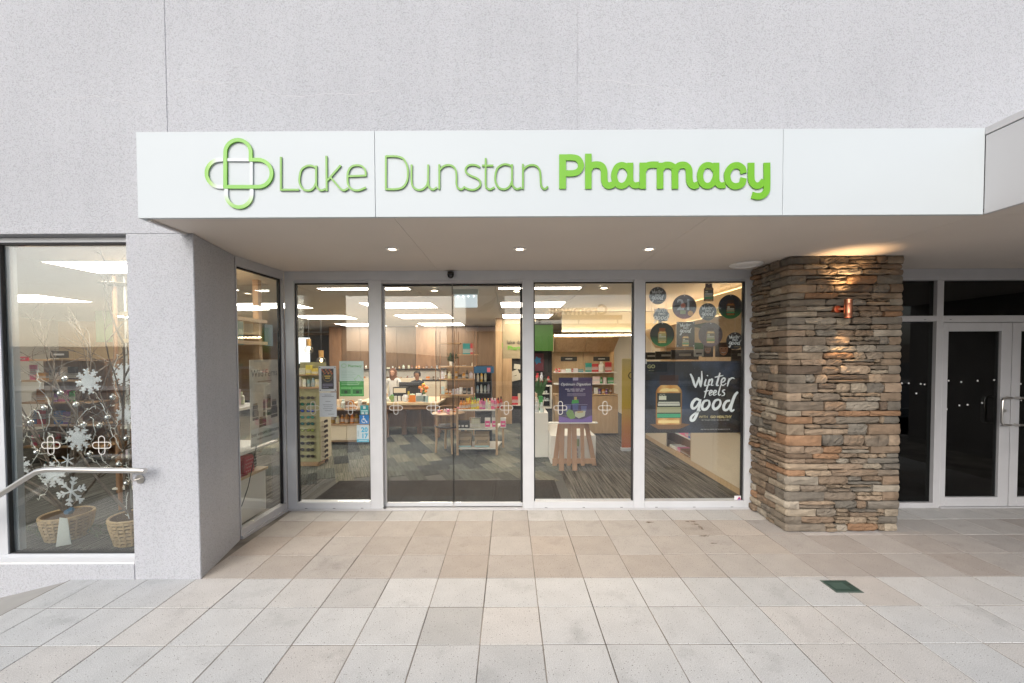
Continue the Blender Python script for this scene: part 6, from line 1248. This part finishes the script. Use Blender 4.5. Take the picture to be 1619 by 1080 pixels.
# frosted looped-cross marks on the glass
fm = mat('frosted_vinyl', (.62,.60,.56), .6)
def cross(px, py, Y, label, s=1.0, axis='y', X=None):
    p = at(px, py, Y=Y) if axis == 'y' else at(px, py, X=X); t = thing('glass_decal', label, 'decal', p, 'looped cross decals on the glass'); R_ = .026*s; Lh = .052*s; b = MB()
    v = arc(0, Lh, R_, 0, pi, 8)+arc(0, -Lh, R_, pi, 2*pi, 8); h = arc(Lh, 0, R_, -pi/2, pi/2, 8)+arc(-Lh, 0, R_, pi/2, 3*pi/2, 8)
    b.ribbon(v, .0065*s, -.0016, -.0008, closed=True); b.ribbon(h, .0065*s, -.0008, 0, closed=True)
    o = b.build('looped_cross', fm, t, loc=p) if axis == 'y' else b.build('looped_cross', fm, t, loc=p, rotz=pi/2)
for px, Y, lb in ((495,SY+.044,'over the sunglasses rack'),(554,SY+.044,'below the green hours notice'),(626,SY+.073,'nearest the left edge of the sliding doors'),(685,SY+.073,'beside the centre joint of the doors'),(800.5,SY+.073,'near the right edge of the sliding doors'),(886,SY+.044,'at the left edge of the purple poster'),(956.5,SY+.044,'right of the purple poster')):
    cross(px, 645, Y, f'frosted looped cross on the glass, {lb}')
for px, lb in ((80.5,'left one of the two over the display window baskets'),(161,'right one of the two over the display window baskets')): cross(px, 704, WY+.114, f'pale looped cross on the glass, {lb}')

# ================================================================== behind the recess window
a, c = at(394, 567, X=-2.74), at(441, 690, X=-2.74); a2, c2 = at(441, 572, X=-2.74), at(394, 690, X=-2.74)
SX = -2.742; ya, yb = a.y, c.y; zt, zb = 1.80, .87
sp = thing('fern_poster', 'pale skincare poster with dark bottles in the recess window', 'poster', (SX, (ya+yb)/2, zb))
bx(SX, SX+.004, ya, yb, zb, zt).build('sheet', mat('poster_stone', (.62,.57,.48), .6, nscale=7, namp=.25), sp)
def sp_at(u, v): return ya+(yb-ya)*u, zt-(zt-zb)*v
def spp(u0, u1, v0, v1, c, k=1, name='print'):
    y0, z1 = sp_at(u0, v0); y1, z0 = sp_at(u1, v1); bx(SX+.0041+.0006*(k-1), SX+.0045+.0006*(k-1), y0, y1, z0, z1).build(name, M_OBJ, sp, c)
spp(0, 1, .80, 1, (.62,.62,.58))
def sptext(s, size, u, v, c, **kw): y, z = sp_at(u, v); text(s, size, (SX+.0056, y, z), sp, c, facing='right', **kw)
sptext('Wild Ferns', .112, .5, .20, (.05,.03,.02), shear=.1, offset=-.001); spp(.25, .75, .252, .264, (.34,.28,.20), 2)
sptext('bee venom skincare', .066, .5, .89, (.08,.07,.06)); sptext('made in new zealand', .04, .5, .94, (.15,.14,.12))
for u0, u1, v0, v1 in ((.06,.26,.60,.70),(.08,.24,.53,.60),(.28,.52,.70,.80),(.42,.50,.50,.68),(.56,.70,.45,.68),(.70,.95,.60,.72),(.74,.92,.52,.60)):
    spp(u0, u1, v0, v1, (.07,.05,.04), 2); spp(u0, u1, (v0*.4+v1*.6), (v0*.3+v1*.7), (.45,.40,.32), 3); spp(u0+.01, u1-.01, v0-.025, v0, (.26,.20,.14), 2)
# timber shelf frame with a white cupboard
sf = thing('window_shelving', 'orange timber shelf frame behind the recess window', 'shelving', (-3.6, 5.3, 0))
for yy in (4.30, 5.15): bx(-3.75, -3.68, yy, yy+.09, 0, 2.78).build('post', M_OAKV, sf); bx(-3.15, -3.08, yy+.02, yy+.09, .9 if yy > 4.5 else 2.1, 2.78).build('post', M_OAKV, sf)
for z in (1.98, 2.25): bx(-3.9, -3.05, 4.2, 5.3, z, z+.04).build('shelf', M_LOAK, sf)
bx(-3.75, -3.05, 4.6, 5.3, 1.22, 1.25).build('shelf', M_WHITEP, sf); bx(-3.6, -2.80, 4.15, 5.05, .80, .825).build('low_shelf', M_WHITEP, sf)
t = thing('white_cupboard', 'low white cupboard behind the recess window', 'cupboard', (-3.2, 4.8, 0)); bx(-3.42, -2.86, 4.05, 4.88, .05, .52).build('body', M_WHITEP, t, bevel=.004); bx(-3.44, -2.84, 4.03, 4.90, .521, .545).build('top', M_LOAK, t)
def spotted(name, label, x, y, z, w, h, col, dot):
    t = thing(name, label, 'cosmetic bag', (x, y, z)); b = MB(); b.prism([(-w/2,0),(w/2,0),(w/2*.92,h*.85),(w*.3,h),(-w*.3,h),(-w/2*.92,h*.85)], -.05, .05); b.v = [(x+v[1], y+v[0], z+v[2]) for v in b.v]; b.build('bag', M_OBJ, t, col, bevel=.012)
    d = MB()
    for i in range(5):
        for j in range(4):
            yy, zz_ = y-w*.38+w*.19*i+(.5*w*.19 if j % 2 else 0), z+h*(.15+.2*j)
            if abs(yy-y) < w*.42: d.v += []; o = len(d.v); d.v += [(x+.0512, yy+.008*cos(k*pi/4), zz_+.008*sin(k*pi/4)) for k in range(8)]+[(x+.0502, yy+.008*cos(k*pi/4), zz_+.008*sin(k*pi/4)) for k in range(8)]; d.f += [tuple(range(o,o+8))]+[(o+k, o+8+k, o+8+(k+1)%8, o+(k+1)%8) for k in range(8)]
    dd_ = d.build('spots', M_OBJ, t, dot); dd_['kind'] = 'stuff'
spotted('spotted_bag', 'black spotted cosmetic bag on the white cupboard', -2.95, 4.38, .546, .20, .17, (.015,.015,.017), (.6,.58,.55)); spotted('spotted_bag', 'red spotted cosmetic bag on the white cupboard', -2.93, 4.62, .546, .18, .20, (.42,.03,.05), (.6,.4,.4)); spotted('spotted_bag', 'dark spotted bag at the far end of the white cupboard', -3.0, 4.80, .546, .14, .18, (.02,.02,.022), (.5,.5,.5))
b = bx(-3.0, -2.86, 4.16, 4.55, .546, .556).build('spotted_cloth', M_OBJ, None, (.38,.03,.05)); tag(b, 'red cloth spread under the bags on the white cupboard', 'cloth')
o = MB().tube([(-2.80, 4.62, .87), (-2.80, 4.56, .70), (-2.79, 4.44, .45), (-2.78, 4.32, .30), (-2.76, 4.25, .28)], .005, 6).build('power_cord', M_RUB); tag(o, 'black power cord hanging down behind the recess window', 'cord')
shelf_row(4.65, 5.25, -3.3, 1.251, 'on the white shelf behind the skincare poster', 'goods behind the skincare poster', ('box','bottle','jar'), ('purple','brown','white','black','silver','teal'), (.12,.28), (.07,.12), along='y')
for y_, z_, c_, lb in ((4.75,2.22,(.03,.18,.18),'nearer'),(5.35,2.22,(.03,.10,.14),'farther')): o = bx(-3.07, -3.06, y_-.09, y_+.09, z_-.25, z_+.02).build('hanging_card', M_OBJ, None, c_); tag(o, f'teal card hanging from the timber shelf frame, the {lb} one', 'card')
o = bx(-4.6, -4.56, 5.2, 6.2, 1.25, 1.95).build('wall_picture', M_OBJ, None, (.62,.62,.6)); tag(o, 'white and orange picture panel behind the timber shelf frame', 'picture')
bx(-4.556, -4.55, 5.25, 5.7, 1.62, 1.9).build('print', M_OBJ, o, (.70,.17,.03)); bx(-4.556, -4.55, 5.3, 5.8, 1.3, 1.45).build('print', M_OBJ, o, (.1,.1,.11))

# ================================================================== the winter display in the left window
WYI = WY+.5
br_m = wood_mat('bark', (.17,.13,.10), (.09,.065,.05), scale=(9,9,9)); 
rb = random.Random(31)
def branch_tree(base, label, dirs, L0, seedn):
    global rb; rb = random.Random(seedn)
    t = thing('bare_branches', label, 'branches', base); b = MB(); tips = []
    def grow(p, d, L_, r, depth):
        pts = [p.copy()]; q = p.copy(); dd_ = d.copy(); n = 5
        for i in range(n):
            dd_ = (dd_+Vector((rb.gauss(0,.13), rb.gauss(0,.09), rb.gauss(.02,.10)))).normalized(); q = q+dd_*L_/n
            q.y = min(max(q.y, WY+.22), WY+1.2); pts.append(q.copy())
            if depth < 3 and i > 0 and rb.random() < .88:
                nd = (dd_+Vector((rb.gauss(0,.6), rb.gauss(0,.35), rb.gauss(.1,.4)))).normalized(); grow(q, nd, L_*rb.uniform(.4,.62), r*.55, depth+1)
        b.tube(pts, [r*(1-.12*i) for i in range(len(pts))], 6 if depth < 2 else 4); tips.append(q)
    for d, k in dirs: grow(Vector(base), Vector(d).normalized(), L0*k, .016, 0)
    b.build('branch', br_m, t, smooth=True); return t, tips
bk1, bk2 = at(107, 838, Y=4.25), at(205, 842, Y=4.15)
t1, tips1 = branch_tree((bk1.x, 4.25, .25), 'bare branches standing in the left wicker basket', [((-.55,-.1,1),1.25),((-.25,0,1),1.35),((.15,.05,1),1.25),((.45,0,1),1.1),((.8,0,.75),.9),((-.9,0,.6),.9)], 1.15, 5)
t2, tips2 = branch_tree((bk2.x, 4.15, .28), 'bare branches standing in the right wicker basket', [((-.3,0,1),1.3),((.02,0,1),1.5),((-.6,.1,.9),1.1)], 1.15, 8)
def basket(p, rx, h, label):
    t = thing('wicker_basket', label, 'basket', p, 'wicker baskets in the display window'); prof = [(rx*.72,0),(rx*.80,h*.3),(rx*.92,h*.7),(rx,h),(rx*.93,h),(rx*.85,h*.7),(rx*.66,.02)]
    m = mat('wicker_core', (.18,.11,.05), .8); MB().lathe(prof, p, 28).build('basket_core', m, t)
    for k in range(7):
        z = h*(.04+k*.145); r0 = rx*(.735+.265*(z/h)); b = MB(); n = 40
        b.tube([(p[0]+(r0+.006*(1 if (i+k)%2 else -.35))*cos(2*pi*i/n), p[1]+(r0+.006*(1 if (i+k)%2 else -.35))*sin(2*pi*i/n), p[2]+z) for i in range(n+1)], h*.058, 5); b.build('woven_strand', mat('wicker', (.46,.32,.17), .7, nscale=30, namp=.25), t)
    for i in range(22):
        a_ = 2*pi*(i+.5)/22; MB().tube([(p[0]+(rx*.74+.010)*cos(a_), p[1]+(rx*.74+.010)*sin(a_), p[2]+.005), (p[0]+(rx*.9+.012)*cos(a_), p[1]+(rx*.9+.012)*sin(a_), p[2]+h*.6), (p[0]+(rx+.006)*cos(a_), p[1]+(rx+.006)*sin(a_), p[2]+h)], .0085, 5).build('stake', MATS['wicker'], t)
    MB().tube([(p[0]+rx*cos(2*pi*i/28), p[1]+rx*sin(2*pi*i/28), p[2]+h) for i in range(29)], .011, 6).build('rim', MATS['wicker'], t)
basket((bk1.x, 4.25, .0), .20, .235, 'wicker basket with a white paper tag in the display window'); basket((bk2.x+.06, 4.15, .0), .20, .255, 'wicker basket half hidden by the column')
p = at(103, 838, Y=4.02); t = thing('paper_tag', 'tall white paper tag leaning on the left basket', 'tag', p); b = MB(); b.prism([(p.x-.075,.005),(p.x+.075,.03),(p.x+.045,.28),(p.x-.03,.29)], 4.00, 4.004); b.build('sheet', M_OBJ, t, (.55,.56,.53))
# scarf and fir sprigs
o = MB().tube([(bk1.x+.05,4.2,.27),(bk1.x+.12,4.16,.29),(bk1.x+.18,4.12,.32),(bk1.x+.22,4.1,.33)], [.025,.03,.028,.012], 8).build('toy_bird', M_OBJ, None, (.06,.14,.24)); tag(o, 'small blue decorative bird perched on the left basket', 'decoration')
for px, py, lb, n in ((150, 838, 'green fir sprig lying on the carpet between the baskets', 5), (60, 838, 'dull fir sprig lying on the carpet at the left', 3)):
    p = at(px, py, Z=.02); t = thing('fir_sprig', lb, 'sprig', p); b = MB(); s2 = MB()
    for k in range(n):
        a_r = rb.uniform(-.5,.7); pts = [p+Vector((.09*i*cos(a_r)-.2, .09*i*sin(a_r)+rb.gauss(0,.015), .02+.02*sin(i))) for i in range(7)]; s2.tube(pts, .004, 5)
        for i in range(90):
            q = pts[rb.randrange(6)].lerp(pts[rb.randrange(1,7)], rb.random()); v = Vector((rb.gauss(0,1), rb.gauss(0,1), abs(rb.gauss(0,.6)))).normalized()*.045; sd = v.cross(Vector((0,0,1))).normalized()*.003
            b.add([q-sd, q+sd, q+v], [(0,1,2)])
    s2.build('stem', br_m, t); b.build('needles', mat('fir', (.07,.105,.045), .7), t)
# snowflakes
def snowflake(px, py, Y, rpx, label, style, tilt=0.):
    p = at(px, py, Y=Y); r = rpx*Y/F; t = thing('paper_snowflake', label, 'snowflake', p, 'white snowflakes in the display window'); b = MB(); N_ = 6 if style != 'lace' else 8
    for i in range(N_):
        a_r = 2*pi*i/N_+tilt; u = Vector((cos(a_r), sin(a_r))); v = Vector((-u.y, u.x)); y0 = -.004-.0002*i
        P = lambda s_, q_: tuple(u*s_*r+v*q_*r)
        b.ribbon([(0,0), P(.95,0)], r*(.10 if style == 'star' else .13), y0, .004)
        if style != 'spike':
            for s_ in ((.45,.72) if style == 'star' else (.35,.6,.85)):
                for sg in (-1, 1): b.ribbon([P(s_,0), P(s_+.2,.2*sg)], r*(.09 if style == 'star' else .12), y0-.0001*sg, .004-.0001*sg)
    if style == 'lace': b.prism(disc_pts(0,0,r*.42,20), -.006, .003)
    b.v = [(v[0]+p.x, v[1]+p.y, v[2]+p.z) for v in b.v]; b.build('flake', mat('snow_paper', (.74,.74,.76), .7), t); MB().cyl((p.x, p.y, p.z+r*.9), (p.x, p.y, p.z+r+.25), .001, 4).build('thread', M_STEEL, t)
snowflake(113, 777, 3.98, 25, 'big six armed white snowflake hanging low over the left basket', 'star', .3)
snowflake(140, 603, 4.1, 19, 'lacy white snowflake hanging highest in the display window', 'lace', .2); snowflake(124, 693, 4.05, 19, 'lacy white snowflake between the two looped crosses', 'lace', .1)
snowflake(107, 728, 4.0, 11, 'small spiky white snowflake between two lacy ones', 'spike', .4); snowflake(30, 737, 4.1, 17, 'lacy white snowflake at the left edge of the display window', 'lace', .3)
snowflake(83, 750, 4.15, 19, 'lacy white snowflake partly behind the handrail', 'lace', .0); snowflake(196, 592, 4.2, 17, 'lacy white snowflake against the column edge', 'lace', .35); snowflake(199, 655, 4.2, 15, 'lacy white snowflake half hidden by the column', 'lace', .5)
for px, py, lb in ((28,602,'far left and high'),(102,599,'beside the highest snowflake'),(95,622,'just under the highest snowflakes'),(120,640,'left of the middle'),(70,645,'over the left looped cross'),(170,660,'over the right looped cross'),(157,673,'below the glass shelf'),(200,693,'beside the column'),(188,734,'low near the handrail end'),(200,764,'below the handrail end'),(48,668,'by the left looped cross'),(58,715,'under the left looped cross'),(132,672,'between the looped crosses, high'),(178,628,'near the glass shelf'),(142,718,'between the looped crosses, low'),(22,690,'at the window frame'),(112,745,'over the big six armed snowflake'),(168,742,'right of the big six armed snowflake')):
    p = at(px, py, Y=4.08); t = thing('silver_bauble', f'silver bauble hung on the branches, {lb}', 'bauble', p, 'silver baubles on the branches'); MB().ball(p, .027, 16, 10).build('ball', mat('silver_ball', (.7,.7,.7), .18, 1.0, bump=.2, bscale=60), t, smooth=True); MB().cyl(p+Vector((0,0,.025)), p+Vector((0,0,.037)), .008, 8).build('cap', M_STEEL, t)
# string of lights wound on the branches
fl_ = thing('fairy_lights', 'clear wired string of fairy lights wound through the branches', 'string lights', (bk1.x, 4.2, .3)); rb = random.Random(77); b = MB(); bulbs = MB()
for pathpx in ([(60,575),(62,610),(80,640),(75,680),(92,700),(110,690),(130,655),(150,640)],[(20,640),(40,660),(60,650),(70,700),(50,735),(75,770),(60,790)],[(150,620),(165,650),(178,690),(160,720),(175,740),(150,730),(135,715),(150,690),(145,660)],[(185,560),(178,600),(190,640),(182,690),(196,720),(203,750),(200,790),(203,820)],[(30,700),(45,690),(60,715),(85,720),(95,745),(70,760),(60,745)]):
    P = smooth_path(pathpx, 7); pts = [at(q.x+rb.gauss(0,1.2), q.y+rb.gauss(0,1.2), Y=4.12+.05*sin(i*.7)) for i, q in enumerate(P)]; b.tube(pts, .0035, 4)
    for i, q in enumerate(pts):
        if i % 2 == 0: bulbs.cyl(q, q+Vector((rb.gauss(0,.02), rb.gauss(0,.01), rb.gauss(0,.02))), .004, 4, .002)
b.build('wire', mat('clear_wire', (.62,.62,.60), .3), fl_); o = bulbs.build('bulbs', mat('clear_bulb', (.8,.78,.7), .2), fl_); o['kind'] = 'stuff'
# shelves and walls seen through the left window
ls = thing('left_shelving', 'brown timber shelving full of gift boxes in the left of the shop', 'shelving', (-8, 7.4, 0)); LY = 7.2
x0, x1 = at(8,0,Y=LY).x, at(150,0,Y=LY).x
zs_ = [at(80,y,Y=LY).z for y in (752, 706, 672, 636, 601, 568)]
for i, z in enumerate(zs_): bx(x0, x1-(.12*i if i<5 else .45), LY, LY+.45, z-.03, z).build('shelf', M_OAK, ls)
for xx in (x0, x0+1.1, x1-.9): bx(xx, xx+.04, LY+.40, LY+.44, 0, zs_[-1]).build('upright', M_WALN, ls)
bx(x0, x1, LY+.451, LY+.48, 0, zs_[-1]).build('back_board', M_WALN, ls)
for i, z in enumerate(zs_[:5]): shelf_row(x0+.1, x1-.6, LY+.12, z+.001, f'on the {("lowest","second lowest","middle","fourth","upper")[i]} shelf in the left of the shop', f'goods on the left shelving, {("lowest","second lowest","middle","fourth","upper")[i]} shelf', ('box','box','bottle','jar'), ('brown','teal','pink','cream','green','purple','amber','white','blue','black','red'), (.12,.30), (.08,.18), gap=.02)
for px0, px1, py0, py1, c, tx, lb in ((80,108,555,566,(.03,.03,.03),1,'black shelf sign on the top board of the left shelving'),(20,45,564,571,(.50,.02,.05),0,'red shelf sign at the left end of the left shelving')):
    a, c2 = at(px0,py0,Y=LY-.02), at(px1,py1,Y=LY-.02); o = bx(a.x, c2.x, LY-.03, LY-.01, c2.z, a.z).build('shelf_sign', M_OBJ, None, c); tag(o, lb, 'sign'); bx((a.x+c2.x)/2-.09, (a.x+c2.x)/2+.09, LY-.0312, LY-.0304, c2.z+(a.z-c2.z)*.38, c2.z+(a.z-c2.z)*.62).build('print', M_OBJ, o, (.5,.48,.48))
o = thing('inner_partition', 'pale timber partition with a light green panel in the left of the shop', 'partition', (-6.6, 9.0, 0)); a, c2 = at(75,0,Y=9.0), at(215,0,Y=9.0)
edges = [75, 100, 135, 172, 215]
for q0, q1 in zip(edges, edges[1:]): bx(at(q0,0,Y=9).x+.004, at(q1,0,Y=9).x-.004, 9.0, 9.08, 0, 2.6).build('timber_panel', M_BLOND, o)
bx(at(136,0,Y=8.97).x, at(170,0,Y=8.97).x, 8.97, 8.998, at(150,541,Y=8.97).z, at(150,475,Y=8.97).z).build('green_panel', M_OBJ, o, (.42,.55,.34)); bx(at(140,0,Y=8.97).x, at(178,0,Y=8.97).x, 8.95, 8.998, .35, .95).build('green_panel', M_OBJ, o, (.16,.26,.06))
gs = thing('glass_shelf_stand', 'white tiered gift stand on timber legs beside the column', 'display stand', (-5.2, 6, 0)); GSY = 5.6; a, c2 = at(155,0,Y=GSY).x, at(225,0,Y=GSY).x
for y in (772, 722, 676, 640): z = at(190,y,Y=GSY).z; bx(a, c2, GSY, GSY+.4, z-.02, z).build('shelf', M_WHITEP, gs); shelf_row(a+.1, c2, GSY+.12, z+.001, 'on the white tiered stand beside the column', 'gifts on the white tiered stand', ('box','jar','bottle'), ('white','teal','silver','green','pale blue'), (.08,.18), (.07,.12), gap=.08)
for xx in (a+.06, c2-.06): bx(xx-.025, xx+.025, GSY+.02, GSY+.07, 0, at(190,640,Y=GSY).z-.021).build('leg', M_WALN, gs)
# twin pole with a dish shaped top
p = at(181, 450, Y=5.0); t = thing('pole_lamp', 'thin dark pole with a dish shaped shade inside the left window', 'floor lamp', (p.x, 5.0, 0)); MB().tube([(p.x,5.0,0),(p.x-.01,5.0,1.4),(p.x,5.0,2.80)], .022, 8).build('pole', M_WALN, t); MB().tube([(p.x+.075,5.05,0),(p.x+.075,5.05,2.80)], .014, 8).build('pole', mat('grey_pole', (.3,.3,.29), .5), t); MB().lathe([(.02,-.02),(.10,-.01),(.15,.01),(.14,.018),(.02,.005)], p, 20).build('shade', mat('olive_metal', (.09,.075,.045), .5), t, smooth=True)

# ================================================================== across the street (seen mirrored in the glass)
vc = thing('visitor_centre', 'pale visitor centre building across the street, mirrored in the glass', 'building', (4, -22, 0)); VY = -20
bx(-4.5, 12, VY-12, VY-.3, 0, 4.1).build('wall', mat('brown_cladding', (.20,.145,.10), .8, nscale=2, namp=.2), vc)
bx(1.9, 8.1, VY-.12, VY-.02, 4.35, 4.70).build('letter_rail', mat('letter_rail', (.08,.06,.05), .6), vc)
for xx in (2.2, 5.0, 7.8): bx(xx-.05, xx+.05, VY-.25, VY-.13, 4.0, 4.6).build('post', MATS['letter_rail'], vc)
mat('pale_board_outside', (.82,.82,.81), .6)
bx(-3.0, -.3, VY+.0, VY+.9, 3.55, 6.2).build('sign_box', MATS['pale_board_outside'], vc, bevel=.01)
text('Cromwell', 1.02, (5.0, VY-.06, 4.72), vc, (.05,.035,.025), .06, facing='back', offset=.02)
text('Visitor', .40, (-1.5, VY+.905, 4.25), vc, (.15,.12,.10), .01, facing='back'); text('Information', .40, (-1.5, VY+.905, 3.80), vc, (.15,.12,.10), .01, facing='back')
b = MB(); spn = smooth_path([(-.9,5.9),(-1.2,5.45),(-1.6,5.15),(-2.2,4.85)], 6)
b.ribbon(spn, .03, VY+.902, VY+.912)
for i, q in enumerate(spn[1:-1]):
    d = (spn[i+2]-spn[i]).normalized(); nn = Vector((-d.y, d.x))
    for sg in (-1, 1): L_ = .32*sin(pi*(i+1.5)/len(spn)); b.ribbon([q, q+(nn*sg*.8+d*.6)*L_], .05, VY+.902-.0003*i, VY+.914-.0003*sg)
b.build('fern_emblem', M_OBJ, vc, (.10,.08,.07))
for i in range(6): bx(1.0+1.8*i, 2.4+1.8*i, VY-.29, VY-.25, .6, 3.2).build('window', M_GLASSD, vc)
# dry hills beyond
hm = mat('dry_grass_hill', (.20,.145,.095), .95, nscale=.05, namp=.3); b = MB(); n = 60; rows = 8; rh = random.Random(2); vs = []
for j in range(rows+1):
    for i in range(n+1):
        x = -330+11*i; y = -150-14*j; h = (5.5+3.2*sin(i*.13+.6)+1.3*sin(i*.37)+.5*sin(i*.9))*sin(pi*.5*min(1, j/(rows-1)))
        vs.append((x, y, -1.5+h+mnoise.noise(Vector((x*.03, y*.03, 0)))*1.2*(j>0)))
b.add(vs, [(j*(n+1)+i, j*(n+1)+i+1, (j+1)*(n+1)+i+1, (j+1)*(n+1)+i) for j in range(rows) for i in range(n)]); b.build('hills', hm, kind='structure', smooth=True)
